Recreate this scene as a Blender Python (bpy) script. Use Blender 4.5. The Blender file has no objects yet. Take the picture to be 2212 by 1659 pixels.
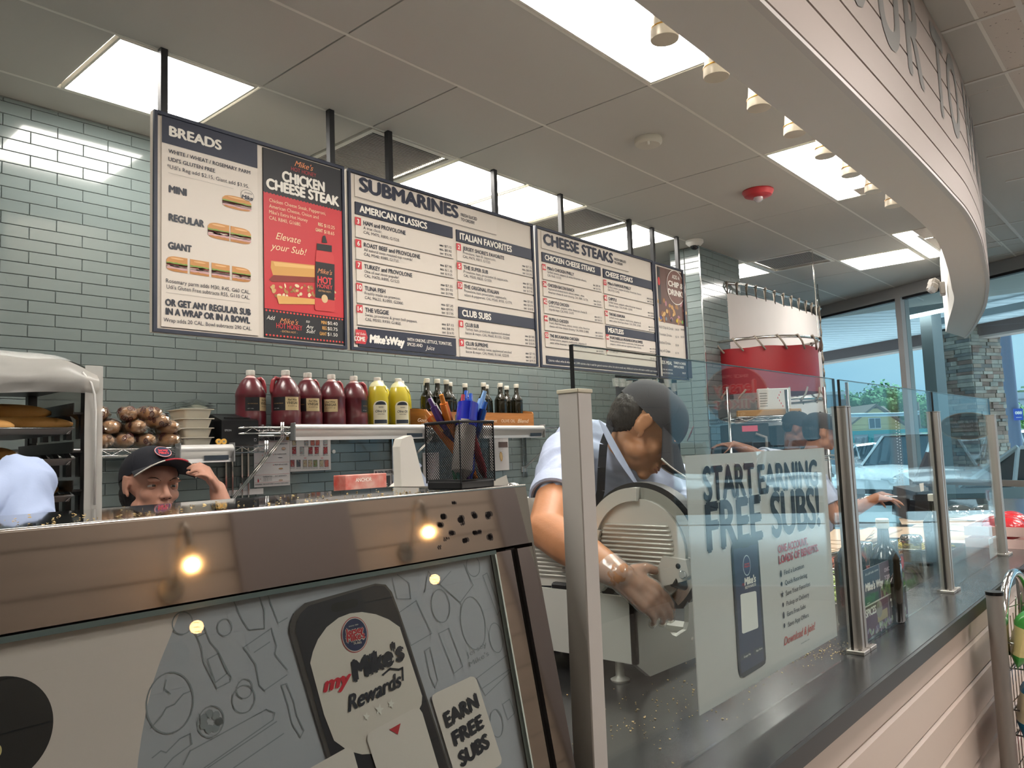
import bpy, math, random
from mathutils import Vector, Matrix, noise
from math import sin, cos, pi, radians as R_
random.seed(7)
sc = bpy.context.scene
COL = sc.collection

# ------------------------------------------------------------ camera
EYE = Vector((0, 0, 1.42))
FPX = 1688.4
def _basis(y, p, r):
    f = Vector((sin(y)*cos(p), cos(y)*cos(p), sin(p)))
    rt = Vector((cos(y), -sin(y), 0)); up = rt.cross(f)
    return rt*cos(r)+up*sin(r), up*cos(r)-rt*sin(r), f
CR, CU, CF = _basis(.85471, .08661, -.03677)
cam = bpy.data.cameras.new('camera'); camo = bpy.data.objects.new('camera', cam); COL.objects.link(camo)
cam.sensor_width = 36; cam.lens = FPX/2212*36; cam.clip_start = .05; cam.clip_end = 600
m = Matrix((CR, CU, -CF)).transposed().to_4x4(); m.translation = EYE
camo.matrix_world = m
sc.camera = camo

# ------------------------------------------------------------ exposure, sky
sc.view_settings.view_transform = 'Standard'; sc.view_settings.look = 'None'
sc.view_settings.exposure = 0.0; sc.view_settings.gamma = 1; sc.view_settings.use_curve_mapping = False
sc.cycles.max_bounces = 10; sc.cycles.transparent_max_bounces = 24; sc.cycles.glossy_bounces = 5
sc.cycles.diffuse_bounces = 5; sc.cycles.transmission_bounces = 8
sc.cycles.caustics_reflective = False; sc.cycles.caustics_refractive = False
sc.cycles.sample_clamp_indirect = 4
w = bpy.data.worlds.new('overcast'); sc.world = w; w.use_nodes = True
wn, wl = w.node_tree.nodes, w.node_tree.links
bg = wn['Background']
tc = wn.new('ShaderNodeTexCoord'); nz = wn.new('ShaderNodeTexNoise'); nz.inputs['Scale'].default_value = 2.2; nz.inputs['Detail'].default_value = 5
mp = wn.new('ShaderNodeMapping'); mp.inputs['Scale'].default_value = (1, 1, 3.5)
rp = wn.new('ShaderNodeValToRGB'); rp.color_ramp.elements[0].position = .35; rp.color_ramp.elements[1].position = .7
rp.color_ramp.elements[0].color = (.23, .40, .55, 1); rp.color_ramp.elements[1].color = (.33, .50, .62, 1)
wl.new(tc.outputs['Generated'], mp.inputs[0]); wl.new(mp.outputs[0], nz.inputs['Vector']); wl.new(nz.outputs['Fac'], rp.inputs[0]); wl.new(rp.outputs[0], bg.inputs['Color'])
bg.inputs['Strength'].default_value = 1.85
sunl = bpy.data.lights.new('hazy_sun', 'SUN'); sunl.energy = 17; sunl.angle = R_(35); sunl.color = (.84, .92, 1)
suno = bpy.data.objects.new('hazy_sun', sunl); COL.objects.link(suno)
suno.rotation_euler = Vector((-.62, .33, -1)).to_track_quat('-Z', 'Y').to_euler()
K_PANEL = 23      # ceiling panel emission
K_CAN = 14

# ------------------------------------------------------------ materials
def srgb(h):
    if isinstance(h, tuple): return (h[0], h[1], h[2], 1)
    h = h.lstrip('#'); c = [int(h[i:i+2], 16)/255 for i in (0, 2, 4)]
    return tuple([x/12.92 if x <= .04045 else ((x+.055)/1.055)**2.4 for x in c]+[1])
_M = {}
def mat(name, col='#808080', rough=.6, metal=0, spec=.5, bump=0, bscale=60, var=0, vscale=8, emit=0, coat=0, trans=0, alpha=1, stretch=None, ior=1.45, rvar=0, sss=0, scol=None):
    if name in _M: return _M[name]
    M = bpy.data.materials.new(name); M.use_nodes = True; _M[name] = M
    n, l = M.node_tree.nodes, M.node_tree.links; b = n['Principled BSDF']
    c = srgb(col); b.inputs['Base Color'].default_value = c
    b.inputs['Roughness'].default_value = rough; b.inputs['Metallic'].default_value = metal
    b.inputs['Specular IOR Level'].default_value = spec; b.inputs['IOR'].default_value = ior
    b.inputs['Coat Weight'].default_value = coat; b.inputs['Transmission Weight'].default_value = trans
    b.inputs['Alpha'].default_value = alpha
    if sss: b.inputs['Subsurface Weight'].default_value = sss; b.inputs['Subsurface Radius'].default_value = (.012, .006, .004); b.inputs['Subsurface Scale'].default_value = 1
    if emit: b.inputs['Emission Color'].default_value = c; b.inputs['Emission Strength'].default_value = emit
    if bump or var or rvar:
        t = n.new('ShaderNodeTexCoord'); mp = n.new('ShaderNodeMapping'); l.new(t.outputs['Object'], mp.inputs[0])
        if stretch: mp.inputs['Scale'].default_value = stretch
    if bump:
        z = n.new('ShaderNodeTexNoise'); z.inputs['Scale'].default_value = bscale; z.inputs['Detail'].default_value = 4
        l.new(mp.outputs[0], z.inputs['Vector']); k = n.new('ShaderNodeBump'); k.inputs['Strength'].default_value = bump; k.inputs['Distance'].default_value = .01
        l.new(z.outputs['Fac'], k.inputs['Height']); l.new(k.outputs[0], b.inputs['Normal'])
    if var or rvar:
        z = n.new('ShaderNodeTexNoise'); z.inputs['Scale'].default_value = vscale; z.inputs['Detail'].default_value = 5; l.new(mp.outputs[0], z.inputs['Vector'])
        if var:
            r = n.new('ShaderNodeValToRGB'); r.color_ramp.elements[0].position = .3; r.color_ramp.elements[1].position = .7
            d = srgb(scol) if scol else tuple(x*(1-var) for x in c[:3])+(1,)
            r.color_ramp.elements[0].color = d; r.color_ramp.elements[1].color = c if scol else tuple(min(1, x*(1+var*.4)) for x in c[:3])+(1,)
            l.new(z.outputs['Fac'], r.inputs[0]); l.new(r.outputs[0], b.inputs['Base Color'])
        if rvar:
            q = n.new('ShaderNodeMapRange'); q.inputs['To Min'].default_value = max(0, rough-rvar); q.inputs['To Max'].default_value = rough+rvar
            l.new(z.outputs['Fac'], q.inputs['Value']); l.new(q.outputs[0], b.inputs['Roughness'])
    return M
def glassmat(name, tint='#ffffff', refl=1.0, rough=0.0, ior=1.5, white=0, wcol='#ffffff', lo=.0):
    """thin clear sheet: see-through with a Fresnel reflection; white adds a milky share"""
    if name in _M: return _M[name]
    M = bpy.data.materials.new(name); M.use_nodes = True; _M[name] = M
    n, l = M.node_tree.nodes, M.node_tree.links; n.remove(n['Principled BSDF']); o = n['Material Output']
    t = n.new('ShaderNodeBsdfTransparent'); t.inputs[0].default_value = srgb(tint)
    g = n.new('ShaderNodeBsdfGlossy'); g.inputs['Roughness'].default_value = rough
    f = n.new('ShaderNodeFresnel'); ge = n.new('ShaderNodeNewGeometry'); mi = n.new('ShaderNodeMix'); mi.inputs[2].default_value = ior; mi.inputs[3].default_value = 1/ior
    l.new(ge.outputs['Backfacing'], mi.inputs[0]); l.new(mi.outputs[0], f.inputs['IOR'])
    mm = n.new('ShaderNodeMath'); mm.operation = 'MULTIPLY_ADD'; mm.inputs[1].default_value = refl; mm.inputs[2].default_value = lo; mm.use_clamp = True
    l.new(f.outputs[0], mm.inputs[0]); x = n.new('ShaderNodeMixShader'); l.new(mm.outputs[0], x.inputs[0])
    src = t
    if white:
        d = n.new('ShaderNodeBsdfDiffuse'); d.inputs[0].default_value = srgb(wcol); y = n.new('ShaderNodeMixShader'); y.inputs[0].default_value = white
        l.new(t.outputs[0], y.inputs[1]); l.new(d.outputs[0], y.inputs[2]); src = y
    l.new(src.outputs[0], x.inputs[1]); l.new(g.outputs[0], x.inputs[2]); l.new(x.outputs[0], o.inputs[0])
    return M
def flat(col, rough=.45): return mat('ink '+col, col, rough)

STEEL = mat('brushed stainless steel', '#c9c6c0', .16, 1, bump=.02, bscale=30, stretch=(1, 8, 40), rvar=.06, vscale=5)
CHROME = mat('chrome wire', '#d8d8d8', .12, 1)
ALU = mat('satin aluminium', '#b9b6b0', .38, 1, rvar=.06, vscale=20)
NAVY = mat('navy print', '#262c3d', .5)
BLACK = mat('black plastic', '#0d0d10', .35)
BLACKM = mat('black powder coat', '#17181b', .45)
WHITEP = mat('white plastic', '#e9e6df', .4)

# ------------------------------------------------------------ mesh builder
class MB:
    def __init__(s): s.v = []; s.f = []
    def add(s, vs, fs):
        k = len(s.v); s.v += [tuple(p) for p in vs]; s.f += [tuple(i+k for i in f) for f in fs]; return s
    def box(s, x0, y0, z0, x1, y1, z1, M=None):
        vs = [Vector((x, y, z)) for z in (z0, z1) for y in (y0, y1) for x in (x0, x1)]
        if M:
            vs = [M @ p for p in vs]
            if M.determinant() < 0: return s.add(vs, [(1, 3, 2, 0), (6, 7, 5, 4), (4, 5, 1, 0), (3, 7, 6, 2), (4, 6, 2, 0), (5, 7, 3, 1)])
        return s.add(vs, [(0, 2, 3, 1), (4, 5, 7, 6), (0, 1, 5, 4), (2, 6, 7, 3), (0, 4, 6, 2), (1, 3, 7, 5)])
    def cbox(s, c, d, M=None, ch=0):
        """box by centre and size, edges chamfered by ch"""
        hx, hy, hz = d[0]/2, d[1]/2, d[2]/2
        if not ch:
            MM = Matrix.Translation(c) @ (M or Matrix()); return s.box(-hx, -hy, -hz, hx, hy, hz, MM)
        pts = []
        for sx in (-1, 1):
            for sy in (-1, 1):
                for sz in (-1, 1):
                    pts += [(sx*(hx-ch), sy*(hy-ch), sz*hz), (sx*(hx-ch), sy*hy, sz*(hz-ch)), (sx*hx, sy*(hy-ch), sz*(hz-ch))]
        MM = Matrix.Translation(c) @ (M or Matrix())
        return s.hull([MM @ Vector(p) for p in pts])
    def hull(s, pts):
        import bmesh
        bm = bmesh.new()
        for p in pts: bm.verts.new(p)
        r = bmesh.ops.convex_hull(bm, input=bm.verts)
        bmesh.ops.dissolve_limit(bm, angle_limit=.01, verts=bm.verts, edges=bm.edges)
        bm.verts.index_update(); bm.verts.ensure_lookup_table()
        vs = [v.co.copy() for v in bm.verts]; fs = [[v.index for v in f.verts] for f in bm.faces]
        bm.free(); return s.add(vs, fs)
    def prism(s, pts, d):
        """closed polygon pts (3D list) extruded by vector d"""
        n = len(pts); d = Vector(d); a = [Vector(p) for p in pts]; b = [p+d for p in a]
        return s.add(a+b, [tuple(range(n))[::-1], tuple(range(n, 2*n))]+[(i, (i+1) % n, (i+1) % n+n, i+n) for i in range(n)])
    def lathe(s, prof, seg=20, M=None, c=(0, 0, 0), cap=True, ax=None):
        """prof: (r, z) list"""
        vs = []; fs = []; MM = M or Matrix(); c = Vector(c)
        for r, z in prof:
            for i in range(seg):
                a = 2*pi*i/seg; vs.append(c+MM @ Vector((r*cos(a), r*sin(a), z)))
        for j in range(len(prof)-1):
            for i in range(seg): k = (i+1) % seg; fs.append((j*seg+i, j*seg+k, (j+1)*seg+k, (j+1)*seg+i))
        if cap:
            if prof[0][0] > 1e-6: fs.append(tuple(range(seg))[::-1])
            if prof[-1][0] > 1e-6: fs.append(tuple((len(prof)-1)*seg+i for i in range(seg)))
        return s.add(vs, fs)
    def cyl(s, a, b, r, r2=None, seg=12):
        a, b = Vector(a), Vector(b); d = b-a; q = d.to_track_quat('Z', 'Y').to_matrix().to_4x4()
        return s.lathe([(r, 0), (r if r2 is None else r2, d.length)], seg, q, a)
    def tube(s, pts, r, seg=8, closed=False, rr=None):
        pts = [Vector(p) for p in pts]; n = len(pts); vs = []; fs = []; pu = None
        for i, p in enumerate(pts):
            if closed: t = pts[(i+1) % n]-pts[i-1]
            else: t = pts[min(i+1, n-1)]-pts[max(i-1, 0)]
            if t.length < 1e-9: t = Vector((0, 0, 1))
            t.normalize()
            if pu is None: pu = t.orthogonal()
            u = pu-t*pu.dot(t)
            if u.length < 1e-6: u = t.orthogonal()
            u.normalize(); pu = u; w = t.cross(u); ra = rr[i] if rr else r
            for k in range(seg): a = 2*pi*k/seg; vs.append(p+(u*cos(a)+w*sin(a))*ra)
        for i in range(n if closed else n-1):
            j = (i+1) % n
            for k in range(seg): m_ = (k+1) % seg; fs.append((i*seg+k, i*seg+m_, j*seg+m_, j*seg+k))
        if not closed: fs += [tuple(range(seg))[::-1], tuple((n-1)*seg+k for k in range(seg))]
        return s.add(vs, fs)
    def ell(s, c, r, M=None, seg=16, rings=10, z0=-1, z1=1):
        c = Vector(c); MM = M or Matrix(); a0, a1 = math.asin(z0), math.asin(z1)
        prof = []
        vs = []; fs = []
        for j in range(rings+1):
            a = a0+(a1-a0)*j/rings
            for i in range(seg):
                b = 2*pi*i/seg; vs.append(c+MM @ Vector((r[0]*cos(a)*cos(b), r[1]*cos(a)*sin(b), r[2]*sin(a))))
        for j in range(rings):
            for i in range(seg): k = (i+1) % seg; fs.append((j*seg+i, j*seg+k, (j+1)*seg+k, (j+1)*seg+i))
        fs += [tuple(range(seg))[::-1], tuple(rings*seg+i for i in range(seg))]
        return s.add(vs, fs)
    def grid(s, fn, nu, nv):
        vs = [fn(i/nu, j/nv) for j in range(nv+1) for i in range(nu+1)]
        return s.add(vs, [(j*(nu+1)+i, j*(nu+1)+i+1, (j+1)*(nu+1)+i+1, (j+1)*(nu+1)+i) for j in range(nv) for i in range(nu)])
def link(o, parent=None, local=False):
    COL.objects.link(o)
    if parent is not None:
        o.parent = parent
        if not local:
            if not hasattr(parent, '_x'): pass
            o.matrix_parent_inverse = parent_world(parent).inverted()
    return o
def parent_world(p):
    Mx = Matrix.LocRotScale(p.location, p.rotation_euler, p.scale)
    if p.parent is not None: Mx = parent_world(p.parent) @ p.matrix_parent_inverse @ Mx
    return Mx
def mesh(name, mb, mt=None, smooth=False):
    me = bpy.data.meshes.new(name); me.from_pydata(mb.v, [], mb.f); me.update()
    if mt: me.materials.append(mt)
    if smooth:
        me.polygons.foreach_set('use_smooth', [True]*len(me.polygons))
        if smooth is not True: me.set_sharp_from_angle(angle=R_(smooth))
    return me
def obj(name, mb, mt=None, parent=None, smooth=False, local=False, **kw):
    me = mb if isinstance(mb, bpy.types.Mesh) else mesh(name, mb, mt, smooth)
    o = bpy.data.objects.new(name, me); link(o, parent, local)
    for k, v in kw.items(): o[k] = v
    return o
def tag(o, label=None, cat=None, group=None, kind=None):
    for k, v in (('label', label), ('category', cat), ('group', group), ('kind', kind)):
        if v: o[k] = v
    return o
def thing(name, label, cat, loc=(0, 0, 0), rz=0, group=None, rot=None):
    o = bpy.data.objects.new(name, None); o.location = loc; o.rotation_euler = rot or (0, 0, rz); o.empty_display_size = .05
    COL.objects.link(o); return tag(o, label, cat, group)
def dup(root, loc, rz=None, label=None, group=None, rot=None):
    def cp(o, par):
        c = o.copy(); COL.objects.link(c)
        if par is not None: c.parent = par
        for ch in kids.get(o.name, []): cp(ch, c)
        return c
    kids = {}
    def walk(o):
        kids[o.name] = list(o.children)
        for ch in kids[o.name]: walk(ch)
    walk(root); r = cp(root, None); r.location = loc
    if rz is not None: r.rotation_euler = (0, 0, rz)
    if rot is not None: r.rotation_euler = rot
    if label: r['label'] = label
    if group: r['group'] = group
    return r
def struct(name, mb, mt, **kw):
    o = obj(name, mb, mt, **kw); o['kind'] = 'structure'; return o
def rotz(a): return Matrix.Rotation(a, 4, 'Z')
def rotx(a): return Matrix.Rotation(a, 4, 'X')
def roty(a): return Matrix.Rotation(a, 4, 'Y')

# reading a pixel of the photograph as a point of a real plane or a real distance
def ray(px, py):
    d = CR*((px-1106)/FPX)+CU*((829.5-py)/FPX)+CF; return d
def at(px, py, d): return EYE+ray(px, py)*d
def onp(px, py, o, n):
    r = ray(px, py); return EYE+r*((Vector(o)-EYE).dot(n)/r.dot(n))
def onz(px, py, z): return onp(px, py, (0, 0, z), Vector((0, 0, 1)))
def ony(px, py, y): return onp(px, py, (0, y, 0), Vector((0, 1, 0)))
def onx(px, py, x): return onp(px, py, (x, 0, 0), Vector((1, 0, 0)))
def pj(p):
    q = Vector(p)-EYE; d = q.dot(CF); return 1106+FPX*q.dot(CR)/d, 829.5-FPX*q.dot(CU)/d, d

# ------------------------------------------------------------ flat print on a real plane
_tc = {}
def text_mesh(s, bold=0, shear=0):
    k = (s, bold, shear)
    if k in _tc: return _tc[k]
    cu = bpy.data.curves.new('t', 'FONT'); cu.body = s; cu.size = 1; cu.resolution_u = 2 if len(s) > 12 else 4; cu.offset = bold; cu.shear = shear
    cu.offset = 0
    o = bpy.data.objects.new('t', cu); me = bpy.data.meshes.new_from_object(o)
    vs = [v.co.copy() for v in me.vertices]; fs = [tuple(p.vertices) for p in me.polygons]
    bpy.data.objects.remove(o); bpy.data.curves.remove(cu); bpy.data.meshes.remove(me)
    if bold:
        v0, f0 = list(vs), list(fs); d = bold*.9
        for q_, (dx, dy) in enumerate(((-d, 0), (d, 0), (0, d*.7), (0, -d*.7)) if bold > .015 else ((bold*1.6, 0),)):
            k_ = len(vs); vs += [v+Vector((dx, dy, .00006*(q_+1))) for v in v0]; fs += [tuple(i+k_ for i in f) for f in f0]
    xs = [v.x for v in vs] or [0, 1]
    _tc[k] = (vs, fs, min(xs), max(xs)); return _tc[k]
CAPH = .70
class Board:
    """a plane in the scene: origin o, right u, up v, facing n; zoom = (ox, oy, s) reads coordinates of an enlarged crop"""
    def __init__(s, o, u, v, zoom=(0, 0, 1)):
        s.o = Vector(o); s.u = Vector(u).normalized(); s.v = Vector(v).normalized(); s.n = s.u.cross(s.v); s.z = zoom; s.L = {}; s.S = []; s.lift = .0006; s.flipped = False
    def px(s, x, y):
        p = onp(s.z[0]+x/s.z[2], s.z[1]+y/s.z[2], s.o, s.n)-s.o; return p.dot(s.u), p.dot(s.v)
    def rpx(s, a, b):
        q = pj(s.o+s.u*a+s.v*b); return (q[0]-s.z[0])*s.z[2], (q[1]-s.z[1])*s.z[2]
    def P(s, a, b, lay=0): return s.o+s.u*a+s.v*b+s.n*(s.lift*lay)
    def mb(s, col, lay, name='printed_panel'):
        return s.L.setdefault((col, name), MB())
    def poly(s, col, pts, lay=1, name='printed_panel'):
        m_ = s.mb(col, lay, name); m_.add([s.P(a, b, lay) for a, b in pts], [tuple(range(len(pts)))])
    def ppoly(s, col, pts, lay=1, name='printed_panel'): s.poly(col, [s.px(*p) for p in pts], lay, name)
    def rect(s, col, a0, b0, a1, b1, lay=1, name='printed_panel'): s.poly(col, [(a0, b0), (a1, b0), (a1, b1), (a0, b1)], lay, name)
    def slab(s, col, a0, b0, a1, b1, t=.006, name='raised_panel', base=0):
        m_ = MB(); s.S.append((col, name, m_)); pts = [(a0, b0), (a1, b0), (a1, b1), (a0, b1)]
        m_.add([s.o+s.u*a+s.v*b+s.n*(base+q) for q in (0, t) for a, b in pts], [(3, 2, 1, 0), (4, 5, 6, 7), (0, 1, 5, 4), (1, 2, 6, 5), (2, 3, 7, 6), (3, 0, 4, 7)])
    def ell(s, col, a, b, ra, rb, lay=1, n=32, rot=0, name='printed_panel', ring=0, a0=0, a1=2*pi):
        pts = []
        full = abs(a1-a0-2*pi) < 1e-6
        for i in range(n if full else n+1):
            t = a0+(a1-a0)*i/n; x, y = ra*cos(t), rb*sin(t); pts.append((a+x*cos(rot)-y*sin(rot), b+x*sin(rot)+y*cos(rot)))
        if not ring: return s.poly(col, pts, lay, name)
        inn = []
        for i in range(n if full else n+1):
            t = a0+(a1-a0)*i/n; x, y = (ra-ring)*cos(t), (rb-ring)*sin(t); inn.append((a+x*cos(rot)-y*sin(rot), b+x*sin(rot)+y*cos(rot)))
        k = len(pts); m_ = s.mb(col, lay, name)
        m_.add([s.P(p, q, lay) for p, q in pts+inn], [(i, (i+1) % k, k+(i+1) % k, k+i) for i in range(k if full else k-1)])
    def line(s, col, pts, wd, lay=2, name='printed_line'):
        m_ = s.mb(col, lay, name)
        for (a, b), (c, d) in zip(pts, pts[1:]):
            L = math.hypot(c-a, d-b) or 1e-9; nx, ny = -(d-b)/L*wd/2, (c-a)/L*wd/2; ex, ey = (c-a)/L*wd*.4, (d-b)/L*wd*.4
            m_.add([s.P(a-ex+nx, b-ey+ny, lay), s.P(a-ex-nx, b-ey-ny, lay), s.P(c+ex-nx, d+ey-ny, lay), s.P(c+ex+nx, d+ey+ny, lay)], [(0, 1, 2, 3)])
    def text(s, col, txt, a, b, h, wd=None, rot=0, bold=.0, shear=0, lay=3, mirror=False, name='lettering', ctr=False):
        vs, fs, x0, x1 = text_mesh(txt, bold, shear); ky = h/CAPH; kx = ky if wd is None else wd/(x1-x0)
        c, q = cos(rot), sin(rot); W = (x1-x0)*kx
        if ctr: a -= c*W/2; b -= q*W/2
        out = []
        for p in vs:
            x = (p.x-x0)*kx; y = p.y*ky
            if mirror: x = W-x
            out.append(s.P(a+x*c-y*q, b+x*q+y*c, lay)+s.n*p.z)
        s.mb(col, lay, name).add(out, fs)
    def t(s, col, txt, x0, y0, x1, h, y1=None, **kw):
        if kw.get('bold', 0) > .024: kw['bold'] *= 1.75
        """baseline from (x0, y0) to x1 in crop pixels, capitals h crop pixels high"""
        a, b = s.px(x0, y0)
        if y1 is None:
            yy = y0
            for _ in range(3): a1, _b = s.px(x1, yy); yy = s.rpx(a1, b)[1]
            b1 = b
        else: a1, b1 = s.px(x1, y1)
        a2, b2 = s.px(x0, y0-h); hh = math.hypot(a2-a, b2-b)
        s.text(col, txt, a, b, hh, math.hypot(a1-a, b1-b), math.atan2(b1-b, a1-a), **kw)
    def build(s, parent, rough=.5, thick=None):
        for col, name, m_ in s.S+[(c_, n_, q_) for (c_, n_), q_ in s.L.items()]:
            mt = col if isinstance(col, bpy.types.Material) else mat('ink %s %.2f' % (col, rough), col, rough)
            obj(name, m_, mt, parent)
# ============================================================ room shell
WALLM = mat('painted plaster', '#b9b6ae', .8)
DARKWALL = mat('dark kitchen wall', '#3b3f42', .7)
fl = MB(); fl.box(-2.2, -2.6, -.06, 9.9, 6.2, 0)
def woodplank_mat():
    M = mat('wood look floor planks', '#989189', .35, var=.3, vscale=3, stretch=(.6, 6, 1), bump=.05, bscale=20)
    return M
struct('floor', fl, woodplank_mat())
# back wall: grout bed with glazed glass tiles laid in half bond
TY = 3.81; PX, PZ = .2195, .0545
GROUT = mat('grey tile grout', '#8f938e', .85)
TILE = mat('grey green glazed tile', '#6b7675', .13, spec=.55, coat=.4, var=.10, vscale=1.3, bump=.012, bscale=14)
wall = struct('wall_back', MB().box(-1.4, TY+.004, 0, 5.76, TY+.12, 3.07), GROUT)
struct('wall_left', MB().box(-1.5, -2.5, 0, -1.4, 3.9, 3.07), WALLM)
def tilemesh(L, H, t=.008, ch=.0016):
    g = .0011
    return MB().cbox((0, 0, 0), (L-2*g, t, H-2*g), None, ch)
boards_poly = [(330, 235), (1482, 582), (1484, 817), (327, 717)]
def inboard(x, y):
    return 345 < x < 1475 and y > 235+(x-332)*.302+14 and y < 717+(x-327)*.0865-14
cand = []
nrow = int(3.06/PZ)
for r in range(-31, 25):
    zc = 1.724+PZ*(r+.5)
    if zc < .03 or zc > 3.08: continue
    zl, zh = 1.724+PZ*r, min(1.724+PZ*(r+1), 3.05)
    if zh-zl < .012: continue
    off = 1.273+(0 if r % 2 == 0 else PX/2)
    k = math.ceil((-1.4-off)/PX)-1
    while off+k*PX < 5.76:
        x0, x1 = max(off+k*PX, -1.4), min(off+(k+1)*PX, 5.76); k += 1
        if x1-x0 < .03: continue
        q = pj(((x0+x1)/2, TY, (zl+zh)/2)) if (x0+x1)/2 > .3 else (-999, 0, 1)
        vis = -60 < q[0] < 1330 and 180 < q[1] < 1110 and not inboard(q[0], q[1])
        if q[0] < 215 and q[1] > 800: vis = False
        cand.append((x0, x1, zl, zh, vis, q[2]))
vis = sorted([c for c in cand if c[4]], key=lambda c: c[5])
solo = set(vis[:300]); rest = MB(); shared = {}
for c in cand:
    x0, x1, zl, zh, v, d = c; L, H = x1-x0, zh-zl; p = ((x0+x1)/2, TY, (zl+zh)/2)
    if c in solo:
        key = (round(L, 3), round(H, 3))
        if key not in shared: shared[key] = mesh('tile', tilemesh(L, H), TILE)
        o = bpy.data.objects.new('tile', shared[key]); link(o, wall); o.location = p
        o.rotation_euler = (random.uniform(-.0035, .0035), 0, random.uniform(-.0025, .0025))
    else:
        t = tilemesh(L, H); rest.add([Vector(q)+Vector(p) for q in t.v], t.f)
obj('tiles', rest, TILE, wall, kind='stuff')
# tiled pillar
pil = struct('wall_pillar', MB().box(5.788, 2.952, 0, 6.515, 3.22, 3.05), GROUT)
rest = MB(); shared = {}; n = 0
for r in range(0, 56):
    zl, zh = 1.724-PZ*31+PZ*r, 1.724-PZ*31+PZ*(r+1)
    if zl < 0.02: continue
    zh = min(zh, 3.05)
    if zh-zl < .01: continue
    off = 5.79-(0 if r % 2 == 0 else PX/2); k = 0
    while off+k*PX < 6.52:
        x0, x1 = max(off+k*PX, 5.79), min(off+(k+1)*PX, 6.52); k += 1
        if x1-x0 < .02: continue
        p = ((x0+x1)/2, 2.948, (zl+zh)/2)
        if zh > 1.35 and n < 170:
            n += 1; key = (round(x1-x0, 3), round(zh-zl, 3))
            if key not in shared: shared[key] = mesh('tile', tilemesh(x1-x0, zh-zl), TILE)
            o = bpy.data.objects.new('tile', shared[key]); link(o, pil); o.location = p
        else:
            t = tilemesh(x1-x0, zh-zl); rest.add([Vector(q)+Vector(p) for q in t.v], t.f)
    if zl > 1.3:
        key = ('e', round(zh-zl, 3))
        if key not in shared: shared[key] = mesh('tile', tilemesh(.13, zh-zl), TILE)
        for yy in (3.017, 3.15):
            o = bpy.data.objects.new('tile', shared[key]); link(o, pil); o.location = (5.783, yy, (zl+zh)/2); o.rotation_euler = (0, 0, pi/2)
obj('tiles', rest, TILE, pil, kind='stuff')
obj('corner_trim', MB().box(5.778, 2.942, 0, 5.788, 2.952, 3.05), CHROME, pil)

# ------------------------------------------------------------ back kitchen seen past the tiled wall
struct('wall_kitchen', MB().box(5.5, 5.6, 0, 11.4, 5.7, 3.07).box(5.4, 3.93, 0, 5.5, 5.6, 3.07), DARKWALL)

# ------------------------------------------------------------ ceiling
CZ = 3.053
def GX(k): return 1.798+.61*k
def GY(r): return 3.566-.61*r
CPAN = mat('smooth white ceiling panel', '#b9b7b1', .7, var=.02, vscale=1.5)
CBAR = mat('ceiling grid bar', '#dad8d0', .5)
CFIS = mat('fissured ceiling tile', '#c9c3bc', .9)
n_, l_ = CFIS.node_tree.nodes, CFIS.node_tree.links
t_ = n_.new('ShaderNodeTexCoord'); v_ = n_.new('ShaderNodeTexVoronoi'); v_.inputs['Scale'].default_value = 75
mp_ = n_.new('ShaderNodeMapping'); mp_.inputs['Scale'].default_value = (1, .6, 1)
r_ = n_.new('ShaderNodeValToRGB'); r_.color_ramp.elements[0].position = .12; r_.color_ramp.elements[1].position = .2
r_.color_ramp.elements[0].color = srgb('#4a4744'); r_.color_ramp.elements[1].color = srgb('#c9c3bc')
z_ = n_.new('ShaderNodeTexNoise'); z_.inputs['Scale'].default_value = 40; mx_ = n_.new('ShaderNodeMix'); mx_.data_type = 'RGBA'
r2_ = n_.new('ShaderNodeValToRGB'); r2_.color_ramp.elements[0].position = .5; r2_.color_ramp.elements[1].position = .56
l_.new(t_.outputs['Object'], mp_.inputs[0]); l_.new(mp_.outputs[0], v_.inputs['Vector']); l_.new(v_.outputs['Distance'], r_.inputs[0])
l_.new(mp_.outputs[0], z_.inputs['Vector']); l_.new(z_.outputs['Fac'], r2_.inputs[0]); l_.new(r2_.outputs[0], mx_.inputs[0])
mx_.inputs[6].default_value = srgb('#c9c3bc'); l_.new(r_.outputs[0], mx_.inputs[7]); l_.new(mx_.outputs[2], n_['Principled BSDF'].inputs['Base Color'])
ceil = struct('ceiling', MB().box(-2.2, -2.6, 3.10, 11.0, 6.2, 3.16), WALLM)
PANEL_E = mat('lit panel diffuser', (1, .95, .88), .5, emit=K_PANEL)
VENTM = mat('grey vent metal', '#b5b5b0', .45, .1)
FOIL_N = 0
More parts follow.
